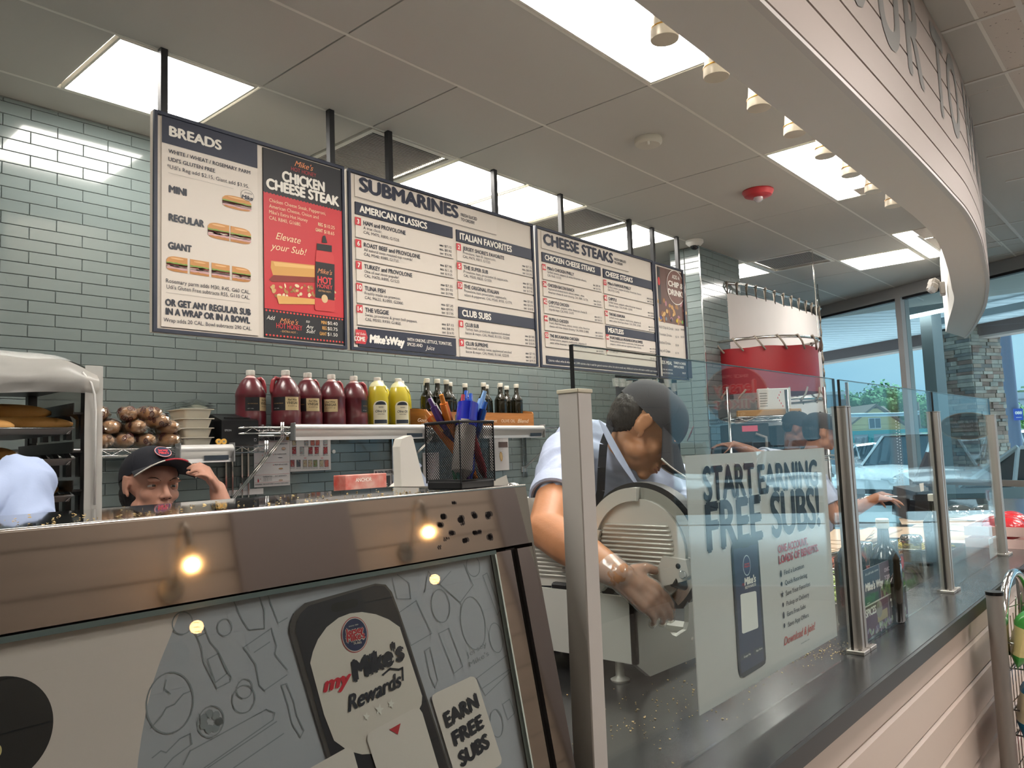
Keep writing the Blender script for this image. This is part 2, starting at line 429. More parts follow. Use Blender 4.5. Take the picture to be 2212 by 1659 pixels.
def lum(k0, k1, r0, r1):
    """flush LED panel: frame and diffuser"""
    x0, x1, y1, y0 = GX(k0), GX(k1), GY(r0), GY(r1)
    where = {(-1, 0): 'above the bread and honey menu board', (2, 3): 'behind the submarines board, nearer one', (3, 4): 'behind the submarines board, farther one',
             (5, 6): 'behind the cheese steaks board'}.get((k0, k1), '')
    if r0 == 3: where = {-4: 'long one above the display case, out of the frame', 0: 'long one beside the nearest spotlights', 4: 'long one beside the middle spotlights', 8: 'long one hidden behind the bulkhead'}.get(k0, 'at grid %d' % k0)
    if (k0, r0) == (9, 2): where = 'small one near the windows'
    if (k0, r0) == (8, 0): where = 'small one just past the tiled pillar'
    t = thing('ceiling_light', 'lit square panel light set in ceiling '+where if r0 != 3 else 'lit panel light in ceiling, '+where, 'light', ((x0+x1)/2, (y0+y1)/2, CZ), group='flush ceiling panel lights')
    t_ = MB(); e = .012; b = .022
    for a in ((x0+e, y0+e, x1-e, y0+b), (x0+e, y1-b, x1-e, y1-e), (x0+e, y0+b, x0+b, y1-b), (x1-b, y0+b, x1-e, y1-b)):
        t_.box(a[0], a[1], CZ-.003, a[2], a[3], CZ+.02)
    obj('frame', t_, CBAR, t); obj('diffuser', MB().box(x0+b, y0+b, CZ+.002, x1-b, y1-b, CZ+.012), PANEL_E, t)
def vent(k0, k1, r0, r1, lab, n=34):
    x0, x1, y1, y0 = GX(k0), GX(k1), GY(r0), GY(r1)
    t = thing('ceiling_vent', lab, 'vent', ((x0+x1)/2, (y0+y1)/2, CZ), group='ceiling return vents')
    t_ = MB(); e = .012; b = .04
    for a in ((x0+e, y0+e, x1-e, y0+b), (x0+e, y1-b, x1-e, y1-e), (x0+e, y0+b, x0+b, y1-b), (x1-b, y0+b, x1-e, y1-b)):
        t_.box(a[0], a[1], CZ-.004, a[2], a[3], CZ+.01)
    obj('frame', t_, CBAR, t); obj('backing', MB().box(x0+b, y0+b, CZ+.022, x1-b, y1-b, CZ+.028), mat('dark duct', '#4a4a48', .8), t)
    sl = mesh('slat', MB().box(-(x1-x0)/2+b, -.0045, 0, (x1-x0)/2-b, .0045, .003, rotx(.6)), VENTM)
    for i in range(n):
        o = bpy.data.objects.new('slat', sl); link(o, t); o.location = ((x0+x1)/2, y0+b+(y1-y0-2*b)*(i+.5)/n, CZ+.006)
def ctile(x0, x1, y0, y1, m_, g=.004, name='ceiling_tile', z=CZ):
    o = obj(name, MB().box(x0+g, y0+g, z, x1-g, y1-g, z+.014), m_, ceil); return o
rows = {-1: [(-4, -2), (-2, 0), (0, 2), (2, 4), (4, 5), (5, 6)], 0: [(-3, -2), (-2, -1), (0, 1), (6, 7), (7, 8), (9, 10), (10, 11), (11, 12), (12, 13)],
        1: [(-4, -2), (-2, 0), (0, 1), (1, 2), (2, 4), (4, 5), (5, 6), (6, 8), (9, 10), (10, 12), (12, 14)],
        2: [(-4, -2), (-2, 0), (0, 2), (2, 4), (4, 6), (6, 8), (8, 9), (10, 12), (12, 13)],
        3: [(-2, 0), (2, 4), (6, 8), (10, 12)], 4: [(-4, -2), (-2, 0), (0, 2), (2, 4), (4, 6), (6, 8), (8, 10), (10, 12)],
        -2: [(6, 8), (8, 10), (10, 12)], -3: [(6, 8), (8, 10), (10, 12)], -4: [(6, 8), (8, 10), (10, 12)]}
for r, ks in rows.items():
    for k0, k1 in ks:
        y1, y0 = GY(r), GY(r+1)
        if r == -1: y1 = 3.81 if k0 < 6 else y1
        ctile(GX(k0), GX(k1), y0, y1, CPAN)
for k0, k1 in ((6, 8), (8, 10), (10, 12)): ctile(GX(k0), GX(k1), GY(0), GY(-1), CPAN)
bars = []
for r in range(0, 6): bars.append((GX(-4), GY(r)-.007, GX(13), GY(r)+.007))
for b in bars: obj('grid_bar', MB().box(b[0], b[1], CZ-.001, b[2], b[3], CZ+.018), CBAR, ceil)
for k0, k1, r0 in ((-1, 0, 0), (2, 3, 0), (3, 4, 0), (5, 6, 0), (8, 9, 0), (9, 10, 2)): lum(k0, k1, r0, r0+1)
for k0, k1 in ((-4, -2), (0, 2), (4, 6), (8, 10)): lum(k0, k1, 3, 4)  # leftmost panel is out of view, added to light the slicer
vent(1, 2, 0, 1, 'grey louvred vent above the gap between first two menu boards')
vent(4, 5, 0, 1, 'grey louvred vent above the left end of cheese steaks board')
vent(8, 9, 1, 2, 'grey louvred vent in ceiling near the front windows')
# customer side ceiling
for i in range(-4, 12):
    for j in range(-1, 6):
        x0 = 3.478+.6*(i); y1 = .97+.005-.6*j+.0
        if x0 > 8.9 or x0 < -.5: continue
        if j == -1: y1 = 1.575
        if j >= 0 and y1-.6 < -2.5: continue
        if (i % 3, j) in ((0, 2), (0, 4)): continue
        if j == -1 and x0 < 5: continue
        ctile(x0, x0+.6, y1-.6, y1, CFIS, .006, z=CZ+.001 if j != 0 else CZ+.0005)
for j in range(-1, 6): obj('grid_bar', MB().box(3.478-1.2*4 if j >= 0 else 6.9, .975-.6*j-.011, CZ-.005, 9.1, .975-.6*j+.011, CZ+.017), mat('white grid bar', '#cfcdc8', .5), ceil)
for i in range(-4, 10): obj('grid_bar', MB().box(3.478+.6*i-.010, -2.4, CZ-.004, 3.478+.6*i+.010, .8 if i < 6 else 1.5, CZ+.0175), mat('white grid bar', '#cfcdc8', .5), ceil)
WARM_E = mat('added fill diffuser', (1, .92, .87), .5, emit=30)  # unseen panels added to brighten the customer side
nn = 0
for i in range(-4, 10):
    x0 = 3.478+.6*i
    for jj in ((2, 4) if i % 3 == 0 and -.5 < x0 < 8.3 else ()):
        nn += 1
        y0 = .975-.6*jj-.6
        t = thing('ceiling_light', 'lit square panel in dining side ceiling, %s from the left' % '%s, %s row' % (('first', 'second', 'third', 'fourth', 'fifth')[(nn-1)//2], ('near', 'far')[(nn-1) % 2]), 'light', (x0+.3, y0+.3, CZ), group='dining side panel lights')
        obj('diffuser', MB().box(x0+.02, y0+.02, CZ, x0+.58, y0+.58, CZ+.01), WARM_E, t)

# ------------------------------------------------------------ bulkhead over the counter, curving to the windows
OUT = [(-1.4, .628), (0, .628), (1.585, .628), (2.2, .630), (2.83, .636), (3.43, .648), (3.80, .662), (4.33, .713), (4.87, .789), (5.35, .858), (5.81, .934), (6.63, 1.096), (7.4, 1.28), (8.15, 1.475), (8.66, 1.62)]
INN = [(-1.4, .826), (0, .826), (1.47, .826), (2.26, .830), (2.97, .836), (3.43, .840), (3.68, .843), (3.99, .858), (4.33, .892), (4.86, .975), (5.24, 1.04), (5.62, 1.11), (6.22, 1.223), (7.32, 1.495), (8.0, 1.66), (8.56, 1.82)]
BZ = 2.37
def smoothpath(P, n=6):
    out = []
    for i in range(len(P)-1):
        p0 = Vector(P[max(i-1, 0)]); p1 = Vector(P[i]); p2 = Vector(P[i+1]); p3 = Vector(P[min(i+2, len(P)-1)])
        for k in range(n):
            t = k/n; out.append(.5*((2*p1)+(-p0+p2)*t+(2*p0-5*p1+4*p2-p3)*t*t+(-p0+3*p1-3*p2+p3)*t**3))
    out.append(Vector(P[-1])); return out
SO, SI = smoothpath(OUT), smoothpath(INN)
def ribbon(path, off, z0, z1, th, side):
    """curved upright strip, offset outward by off"""
    mb = MB(); n = len(path); P = []
    for i, p in enumerate(path):
        t = (path[min(i+1, n-1)]-path[max(i-1, 0)]).normalized(); nr = Vector((t.y, -t.x))*side
        P.append((p+nr*off, p+nr*(off-th)))
    vs = []
    for a, b in P: vs += [(a.x, a.y, z0), (a.x, a.y, z1), (b.x, b.y, z1), (b.x, b.y, z0)]
    fs = [(i*4+k, i*4+(k+1) % 4, i*4+4+(k+1) % 4, i*4+4+k) for i in range(n-1) for k in range(4)]
    fs += [(0, 1, 2, 3), ((n-1)*4+3, (n-1)*4+2, (n-1)*4+1, (n-1)*4)]
    return mb.add(vs, fs)
SHIP = mat('off white painted shiplap', '#a89e96', .5, bump=.02, bscale=40)
SOFM = mat('grey painted soffit', '#e4e2db', .5, bump=.01, bscale=5)
n = len(SO); core = MB(); vs = []
for a, b in zip(SO, SI): vs += [(a.x, a.y+.012, BZ), (a.x, a.y+.012, 3.052), (b.x, b.y, 3.052), (b.x, b.y, BZ)]
core.add(vs, [(i*4+k, i*4+(k+1) % 4, i*4+4+(k+1) % 4, i*4+4+k) for i in range(n-1) for k in range(4)]+[(0, 1, 2, 3), ((n-1)*4+3, (n-1)*4+2, (n-1)*4+1, (n-1)*4)])
bulk = struct('trim_bulkhead', core, SOFM); bulk['label'] = 'curved painted bulkhead hanging over the counter'
NPL = 6; ph = (3.052-BZ-.004)/NPL
for i in range(NPL):
    z0 = BZ+.004+ph*i
    obj('plank', ribbon(SO, .004, z0+.004, z0+ph-.004, .018, 1), SHIP, bulk, smooth=40)
obj('trim_bead', ribbon(SO, .001, BZ-.006, BZ+.006, .02, 1), mat('white bead', '#d9d7d2', .3), bulk, smooth=40)
def curve_y(path, x):
    for a, b in zip(path, path[1:]):
        if a.x <= x <= b.x: return a.y+(b.y-a.y)*(x-a.x)/(b.x-a.x)
    return path[-1].y
lt = MB()
for ch, x0, x1 in (('Y', 1.83, 2.11), ('O', 2.16, 2.40), ('U', 2.50, 2.75), ('R', 2.83, 3.06), ('T', 3.24, 3.46), ('O', 3.50, 3.74), ('W', 3.92, 4.30), ('N', 4.38, 4.64)):
    v_, f_, a_, b_ = text_mesh(ch, .035)
    out = []
    for p in v_:
        X = x0+(p.x-a_)/(b_-a_)*(x1-x0); out.append((X, curve_y(SO, X)-.0055-p.z*3, 2.665+p.y/CAPH*.345))
    lt.add(out, f_)
obj('lettering', lt, mat('grey painted letters', '#7f7f7b', .5), bulk)

# ------------------------------------------------------------ front window wall, set at a slant
FO = Vector((8.93, 1.92, 0)); FU = Vector((.463, .886, 0)).normalized(); FN = Vector((FU.y, -FU.x, 0))
FM = Matrix((FU, FN, Vector((0, 0, 1)))).transposed().to_4x4(); FM.translation = FO      # local: along wall, outward, up
def fbox(mb, u0, u1, n0, n1, z0, z1): return mb.box(u0, n0, z0, u1, n1, z1, FM)
FRM = mat('bronze grey window frame', '#a3a4a5', .4, .2)
WGL = glassmat('window glass', '#e8f4f4', 1.0)
mull = [-5.6, -4.95, -3.55, -2.95, -1.45, .42, 2.0, 3.6, 4.4]
wf = struct('window_1', fbox(MB(), -5.6, 4.4, -.05, .05, 2.93, 3.05), FRM)
for i, u_ in enumerate(mull):
    o = obj('mullion', fbox(MB(), u_-.035, u_+.035, -.06, .06, 0, 2.93), FRM, wf)
obj('head_rail', fbox(MB(), -5.6, 4.4, -.03, .03, 2.905, 2.93), mat('dark gasket', '#222326', .5), wf)
obj('sill', fbox(MB(), -5.6, 4.4, -.1, .06, 0, .12), FRM, wf)
for a, b in zip(mull, mull[1:]): obj('pane', fbox(MB(), a+.035, b-.035, -.003, .003, .12, 2.905), WGL, wf)
obj('push_bar', fbox(MB(), -1.4, .38, -.09, -.06, .93, .99), ALU, wf)
# wall behind the photographer: painted boards, tall grey panels, two wall lamps
PLK = mat('warm beige wall board', '#776c60', .55, var=.12, vscale=2, stretch=(.5, 6, 6))
wfr = struct('wall_front', MB().box(-1.4, -2.52, 0, 6.6, -2.42, 3.05), mat('wall board backing', '#4b443a', .8))
for i in range(14):
    z0 = .10+.21*i
    obj('plank', MB().box(-1.4, -2.42, z0+.004, 6.55, -2.40, min(z0+.206, 3.04)), PLK, wfr)
for x0, x1 in ((2.16, 2.92), (-.9, .6), (4.2, 4.9)): obj('grey_panel', MB().box(x0, -2.40, .05, x1, -2.375, 3.0), mat('grey wall panel', '#5a5350', .45), wfr)
BRASS = mat('brushed nickel lamp arm', '#8f8a80', .25, 1)
BULB = glassmat('clear bulb glass', '#fff3df', 1)
FILA = mat('glowing filament', (1, .52, .16), .5, emit=22)
for x, wh in ((1.80, 'left one'), (3.30, 'right one')):
    t = thing('wall_lamp', 'bare filament bulb wall lamp, %s in the steel reflection' % wh, 'lamp', (x, -2.40, 1.70), group='wall lamps with bare bulbs')
    obj('wall_plate', MB().lathe([(.001, 0), (.06, 0), (.06, .015), (.001, .022)], 24, rotx(pi/2), (x, -2.385, 1.72)), BRASS, t, smooth=40)
    obj('arm', MB().tube([(x, -2.39, 1.72), (x, -2.33, 1.75), (x, -2.24, 1.95), (x, -2.2, 2.0), (x, -2.17, 2.0), (x, -2.15, 1.95)], .008), BRASS, t, smooth=True)
    obj('socket', MB().cyl((x, -2.15, 1.96), (x, -2.15, 1.88), .017), BRASS, t, smooth=40)
    bu_ = obj('bulb', MB().lathe([(.014, .1), (.02, .08), (.05, .03), (.052, 0), (.03, -.045), (.001, -.055)], 20, None, (x, -2.15, 1.79)), BULB, t, smooth=True)
    obj('filament', MB().tube([(x+.014*cos(i*.9), -2.15+.014*sin(i*.9), 1.76+.003*i) for i in range(20)], .0022, 5), FILA, bu_, smooth=True)
    L = bpy.data.lights.new('bulb_glow', 'POINT'); L.energy = 1.6; L.color = (1, .62, .3); L.shadow_soft_size = .03
    lo = bpy.data.objects.new('bulb_glow', L); link(lo, t); lo.location = (x, -2.15, 1.79)

# ------------------------------------------------------------ spotlights on the inner side of the bulkhead
CANM = mat('cream metal spotlight', '#cfc4b0', .35, .2)
CAN_E = mat('spotlight lens lit', (1, .97, .92), .4, emit=K_CAN)
names = ['nearest', 'second', 'third', 'fourth', 'fifth', 'sixth', 'seventh', 'farthest']
for i in range(8):
    x, y = 1.798+.2995*i, .98
    t = thing('spotlight', 'cream tapered spotlight beside the bulkhead, %s of the eight' % names[i], 'spotlight', (x, y, 2.5), group='spotlights along the bulkhead')
    bd_ = obj('body', MB().lathe([(.037, 0), (.038, .004), (.036, .03), (.0335, .032), (.027, .10), (.018, .13), (.008, .14)], 28, None, (x, y, 2.5)), CANM, t, smooth=35)
    obj('ring', MB().lathe([(.0375, .028), (.0382, .030), (.0375, .032)], 28, None, (x, y, 2.5), cap=False), mat('gold ring', '#b98a3c', .3, .8), bd_)
    obj('lens', MB().lathe([(.034, .003), (.001, .002)], 28, None, (x, y, 2.4995)), CAN_E, bd_)
    obj('arm', MB().box(x-.007, y-.10, 2.62, x+.007, y, 2.634), CANM, t)
    L = bpy.data.lights.new('beam', 'SPOT'); L.energy = 10; L.color = (1, .93, .82); L.spot_size = 1.5; L.spot_blend = .8; L.shadow_soft_size = .03
    lo = bpy.data.objects.new('beam', L); link(lo, t); lo.location = (x, y, 2.495)

# smoke alarm, strobe, dome camera, emergency light
x, y, z = onz(1400, 300, CZ); c = (x, y, CZ)
t = thing('smoke_detector', 'round white smoke detector on the ceiling', 'smoke alarm', c)
obj('base', MB().lathe([(.072, 0), (.074, -.006), (.072, -.026), (.06, -.036), (.001, -.04)][::-1], 32, None, c), mat('cream alarm plastic', '#bdb9ad', .5), t, smooth=35)
obj('sensor_tab', MB().box(x-.052, y-.034, CZ-.052, x-.044, y-.026, CZ-.03), WHITEP, t)
x, y, z = onz(1637, 412, CZ); c = (x, y, CZ)
t = thing('fire_strobe', 'red round fire alarm strobe on the ceiling', 'alarm', c)
obj('base', MB().lathe([(.098, 0), (.10, -.008), (.085, -.035), (.06, -.045), (.001, -.047)][::-1], 36, None, c), mat('alarm red', '#a2252c', .4), t, smooth=35)
obj('lens', MB().ell((x, y, CZ-.047), (.032, .032, .03), z0=-1, z1=.2), glassmat('strobe lens', '#dfe3e6', 2, white=.25), t, smooth=True)
x, y, z = onz(1500, 520, CZ); c = (x, y, CZ)
t = thing('security_camera', 'small dome security camera above the tiled pillar', 'camera', c)
obj('housing', MB().lathe([(.07, 0), (.07, -.02), (.05, -.04), (.03, -.045)][::-1], 28, None, c), WHITEP, t, smooth=35)
obj('dome', MB().ell((x, y, CZ-.04), (.036, .036, .036), z0=-1, z1=.3), mat('smoked dome', '#101114', .08), t, smooth=True)
ex, ey = 6.98, 1.40
t = thing('emergency_light', 'grey twin head emergency light on the bulkhead inner side', 'emergency light', (ex, ey+.06, 2.62))
EM = mat('grey lamp plastic', '#9a948c', .4)
obj('back_box', MB().cbox((ex, ey+.045, 2.60), (.12, .04, .1), rotz(.22), .006), EM, t)
for s in (-1, 1):
    q = Vector((ex-.05+.02*s, ey+.10, 2.63+.02*s)); obj('lamp_head', MB().cbox(q, (.075, .07, .075), rotz(.9) @ rotx(.5), .015), EM, t)
    obj('lamp_lens', MB().cbox(q+Vector((-.03, .0, -.022)), (.05, .052, .05), rotz(.9) @ rotx(.5), .01), glassmat('ribbed lens', '#e6e6e6', 2, white=.4), t)
# ============================================================ menu boards on ceiling rods
BY = 2.92
CREAM = mat('menu board cream', '#d6ccc0', .45, var=.02, vscale=2)
INK = '#23283a'; RED = '#c0343c'; WHT = '#efe9df'; BLK = '#1b1b20'; TXT = '#2b2f3b'
def sandwich(B, x0, y0, x1, y1, cut=0, lay=3):
    """a filled roll between two crop pixels, x0,y0 top left, x1,y1 bottom right"""
    a0, b1 = B.px(x0, y0); a1, b0 = B.px(x1, y1); W, H = a1-a0, b1-b0; cx = (a0+a1)/2
    n = cut+1; g = W*.015
    for i in range(n):
        l, r = a0+W*i/n+(g if i else 0), a0+W*(i+1)/n-(g if i < n-1 else 0)
        def bun(v0, v1, col, top, ly):
            pts = [(l, v0), (r, v0)]
            for k in range(13):
                t = k/12; x = r+(l-r)*t; e = 1
                if i == n-1: e = min(e, math.sqrt(max(0, 1-max(0, 1-t*2.2)**2)))
                if i == 0: e = min(e, math.sqrt(max(0, 1-max(0, 1-(1-t)*2.2)**2)))
                pts.append((x, v0+(v1-v0)*(.35+.65*e)))
            if not top: pts = [(x, v0+v1-y) for x, y in pts]
            B.poly(col, pts, ly)
        bun(b0+H*.02, b0+H*.30, '#b5793e', False, lay); bun(b0+H*.55, b0+H*.98, '#c58a4c', True, lay)
        rnd = random.Random(i+int(x0))
        for col, v, th, q in (('#c9a0a0', .26, .12, 9), ('#d9c6b5', .36, .07, 8), ('#8f3b35', .44, .08, 8), ('#7d9440', .52, .09, 12)):
            pts = [(l+(r-l)*k/q, b0+H*(v+th/2+rnd.uniform(0, .05))) for k in range(q+1)]+[(l+(r-l)*k/q, b0+H*(v-th/2-rnd.uniform(0, .05))) for k in range(q, -1, -1)]
            B.poly(col, pts, lay+1)
        B.ell('#e0b17c', (l+r)/2, b0+H*.85, (r-l)*.32, H*.05, lay+1, 14)
def board(label, px0, pxtl, px1, z0=1.920, z1=2.787, name='menu_board'):
    """x extents from photo columns at the top edge"""
    x0, x1 = px0, px1
    t = thing(name, label, 'menu board', ((x0+x1)/2, BY+.02, z1), group='menu boards over the counter')
    fr = MB(); fr.box(x0, BY+.008, z0, x1, BY+.03, z1)
    obj('backing', fr, CREAM, t)
    f2 = MB(); e = .014
    for a in ((x0, z0, x1, z0+e), (x0, z1-e, x1, z1), (x0, z0+e, x0+e, z1-e), (x1-e, z0+e, x1, z1-e)): f2.box(a[0], BY-.004, a[1], a[2], BY+.008, a[3])
    obj('frame', f2, NAVY, t)
    return t, x0, x1
def rod(t, x, label=None):
    obj('hanging_rod', MB().box(x-.014, BY-.002+.012, 2.787-.005, x+.014, BY+.026+.012, CZ), BLACKM, t)
O0 = (0, BY+.0078, 0)
def mkB(zoom):
    return Board(O0, (1, 0, 0), (0, 0, 1), zoom)
# --- board 1: breads + honey
T1, a, b = board('left menu board of breads with red honey steak panel', 1.312, 0, 2.205)
B = mkB((320, 220, 3.0727))
z = lambda x, y: B.px(x, y)
u0, v1 = z(86, 92); _, v0 = z(72, 1490); u1, _ = z(724, 900)
B.slab('#ddd3c8', u0, v0, u1, v1, .006); B.lift = .0005
S = B; S.o = S.o-Vector((0, .0062, 0)); 
B.rect(INK, u0, z(86, 266)[1], u1, v1, 1, 'header')
t = B.t
t(WHT, 'BREADS', 137, 222, 487, 64, bold=.03)
t(TXT, 'WHITE / WHEAT / ROSEMARY PARM', 133, 337, 677, 25, bold=.022)
t(TXT, "UDI'S GLUTEN FREE", 133, 390, 444, 25, bold=.022)
t(TXT, "*Udi's Reg add $2.15, Giant add $3.95.", 125, 438, 668, 26)
B.line('#9b9590', [z(133, 470), (z(565, 578)[0], z(133, 470)[1])], .001)
t(TXT, 'MINI', 136, 598, 256, 46, bold=.04); t(TXT, 'REGULAR', 134, 786, 373, 46, bold=.04); t(TXT, 'GIANT', 131, 972, 289, 44, bold=.04)
sandwich(B, 492, 605, 684, 740); sandwich(B, 395, 790, 682, 955, 1); sandwich(B, 120, 1015, 680, 1205, 3)
ea, eb = z(657, 622); B.ell(TXT, ea, eb, .030, .024, 5, ring=.0014); B.ell('#ddd3c8', ea, eb, .0285, .0225, 4.5)
t(TXT, 'mini', 636, 607, 690, 14, shear=.3, lay=6); t(TXT, 'Mike', 617, 640, 694, 26, shear=.2, bold=.03, lay=6)
t(TXT, 'Rosemary parm adds M30, R45, G60 CAL.', 118, 1198, 677, 27); t(TXT, "Udi's Gluten Free subtracts R55, G110 CAL.", 121, 1238, 674, 27)
B.line('#9b9590', [z(118, 1265), (z(674, 1335)[0], z(118, 1265)[1])], .001)
t(TXT, 'OR GET ANY REGULAR SUB', 111, 1350, 681, 44, bold=.04); t(TXT, 'IN A WRAP OR IN A BOWL', 114, 1410, 676, 44, bold=.04)
t(TXT, 'Wrap adds 20 CAL. Bowl subtracts 290 CAL.', 101, 1458, 686, 27)
# honey panel
u0, v1 = z(762, 300); u1, _ = z(1288, 900); _, v0 = z(752, 1555)
B.o += Vector((0, .0062, 0)); B.slab(BLK, u0, v0, u1, v1, .006); B.o -= Vector((0, .0062, 0))
m0 = z(762, 592)[1]; m1 = z(752, 1366)[1]
B.rect('#bd2f36', u0, m1, u1, m0, 1)
for vv in (m0, m1-.008, v0+.008):
    for k in range(24):
        x = u0+(u1-u0)*(k+.5)/24; B.poly('#d9453f' if vv != m0 else '#1b1b20', [(x-.006, vv), (x, vv-.005), (x+.006, vv), (x, vv+.005)], 2)
GOLD = '#d9a46c'
t('#d98a5c', "Mike's", 970, 425, 1096, 38, shear=.4, bold=.01); t('#a3353a', 'HOT HONEY', 948, 455, 1115, 26, bold=.01)
t(WHT, 'CHICKEN', 887, 522, 1172, 66, bold=.04); t(WHT, 'CHEESE STEAK', 782, 570, 1268, 66, bold=.04)
for i, s_ in enumerate(('Chicken Cheese Steak, Pepperoni,', 'American Cheese, Onion and', "Mike's Extra Hot Honey", 'CAL R840, G1680.')):
    t('#e8cfa8', s_, 802, 662+39*i, (1178, 1130, 1058, 1013)[i], 24)
t('#efdcb0', 'REG', 1127, 822, 1158, 22, bold=.02); t('#efdcb0', '$10.25', 1167, 832, 1237, 22); t('#efdcb0', 'GIANT', 1110, 858, 1158, 22, bold=.02); t('#efdcb0', '$18.65', 1167, 872, 1234, 22)
t('#efdcb0', 'Elevate', 846, 910, 1012, 46, shear=.35); t('#efdcb0', 'your Sub!', 810, 975, 1052, 46, shear=.35)
# cheese steak picture and sauce bottle
pts = lambda L: [z(*p) for p in L]
B.poly('#cf9a52', pts([(815, 1055), (1105, 1085), (1105, 1165), (830, 1160), (812, 1100)]), 3); B.poly('#e0b470', pts([(830, 1062), (1100, 1092), (1100, 1110), (840, 1090)]), 4)
B.poly('#7e2a20', pts([(830, 1150), (1110, 1165), (1110, 1200), (820, 1195), (800, 1180)]), 4)
rnd = random.Random(3)
for k in range(46):
    x, y = rnd.uniform(800, 1250), rnd.uniform(1205, 1290); aa, bb = z(x, y); B.ell(rnd.choice(['#c9a36a', '#d8bd8e', '#a67a44', '#e3cfa6', '#8f6234']), aa, bb, rnd.uniform(.006, .013), rnd.uniform(.004, .008), 4+k*.05, 8, rnd.uniform(0, 3))
B.poly('#d8a55e', pts([(850, 1285), (1110, 1310), (1240, 1300), (1230, 1340), (1100, 1345), (865, 1342)]), 6.5)
B.poly('#c23a3c', pts([(1110, 1000), (1122, 985), (1215, 1000), (1230, 1030), (1236, 1380), (1225, 1397), (1112, 1385), (1102, 1370)]), 7)
B.poly('#121216', pts([(1108, 1060), (1234, 1080), (1234, 1320), (1106, 1300)]), 8); B.poly('#121216', pts([(1117, 940), (1216, 955), (1216, 998), (1117, 984)]), 8)
B.poly('#121216', pts([(1150, 935), (1158, 890), (1172, 888), (1186, 938)]), 8)
t('#d98a5c', "Mike's", 1120, 1135, 1218, 32, shear=.4, lay=9); t('#d23c42', 'HOT', 1120, 1200, 1218, 44, bold=.03, lay=9); t('#d23c42', 'HONEY', 1118, 1232, 1220, 28, bold=.02, lay=9); t(GOLD, '-EXTRA HOT-', 1125, 1258, 1212, 12, lay=9)
ea, eb = z(1168, 1308); B.ell('#d9b98c', ea, eb, .017, .019, 9)
t(WHT, 'Add', 785, 1443, 842, 28, shear=.3); t('#d98a5c', "Mike's", 872, 1468, 996, 36, shear=.4); t('#cf3a40', 'HOT HONEY', 850, 1500, 1022, 34, bold=.01); t(GOLD, '- EXTRA HOT -', 878, 1528, 990, 13)
t(WHT, 'to', 1048, 1465, 1072, 20, shear=.3); t(WHT, 'Any', 1048, 1502, 1098, 24, shear=.3); t(WHT, 'Sub!', 1048, 1532, 1108, 24, shear=.3)
for i, (p, q) in enumerate((('MINI', '$0.40'), ('REG', '$0.75'), ('GIANT', '$1.50'))): t('#e0a85c', p, (1148, 1155, 1137)[i], 1474+37*i, 1184, 22, bold=.02); t(WHT, q, 1190, 1478+37*i, 1256, 22)
B.build(T1); rod(T1, 1.358); rod(T1, 2.15)

# --- board 2: submarines
T2, a, b = board('middle wide menu board headed SUBMARINES in big letters', 2.228, 0, 3.60)
B = mkB((750, 350, 3.6857)); z = B.px; t = B.t
def U(x, y): return z(x, y)[0]
def V(x, y): return z(x, y)[1]
def items(B, ua, ub, rows, xl, xn, pr, sc_=1.0):
    for (num, title, l1, l2, xt, x1, x2, yt, yb, pe, prices) in rows:
        vt, vb = V(xl, yt), V(xl, yb)
        B.slab('#d9cfc4', ua, vb, ub, vt, .005)
        B.o -= Vector((0, .0052, 0))
        B.slab('#7e7a78', ua, vb-.0022, ub, vb, .001, 'rule')
        sq = (vt-vb)*.40; B.rect(RED, ua-.004, vt-sq, ua-.004+sq*.92, vt, 2, 'number_square')
        B.text(WHT, num, ua-.004+sq*.46, vt-sq*.80, sq*.58, bold=.04, lay=4, ctr=True)
        h = vt-vb; ut = ua+(sq*.92)+.010
        B.text(TXT, title, ut, vt-h*.31, h*.215, U(xt, pe)-ut, bold=.035)
        B.text(TXT, l1, ut, vt-h*.53, h*.155, U(x1, pe)-ut)
        if l2: B.text(TXT, l2, ut, vt-h*.76, h*.155, U(x2, pe)-ut)
        n = len(prices); sz = ('MINI', 'REG', 'GIANT') if n == 3 else ('REG', 'GIANT'); w_ = (ub-ua)
        for i, p in enumerate(prices):
            vv = vb+h*(.08+.225*(n-1-i)); B.text(TXT, sz[i], ub-w_*.155, vv, h*.10, w_*.04, bold=.03); B.text(TXT, p, ub-w_*.10, vv, h*.135, w_*.078)
        B.o += Vector((0, .0052, 0))
def header(B, txt, ua, ub, vt, vb, wd, col=INK):
    B.slab(col, ua, vb, ub, vt, .006, 'header'); B.o -= Vector((0, .0062, 0)); B.text(WHT, txt, ua+.022, vb+(vt-vb)*.22, (vt-vb)*.56, wd, bold=.05); B.o += Vector((0, .0062, 0))
ua, ub = U(57, 270), U(833, 540)
B.slab('#d9cfc4', ua, V(55, 272), U(1180, 400), V(55, 100), .005); B.o -= Vector((0, .0052, 0)); B.slab('#7e7a78', ua, V(55, 272)-.002, U(1180, 400), V(55, 272), .001, 'rule')
t(INK, 'SUBMARINES', 93, 225, 886, 108, bold=.035); t(TXT, 'FRESH SLICED', 903, 430, 1032, 24, bold=.02); t(TXT, 'TO ORDER!', 903, 466, 1012, 24, bold=.02); B.o += Vector((0, .0052, 0))
header(B, 'AMERICAN CLASSICS', ua, ub, V(57, 315), V(57, 412), U(628, 500)-ua-.022)
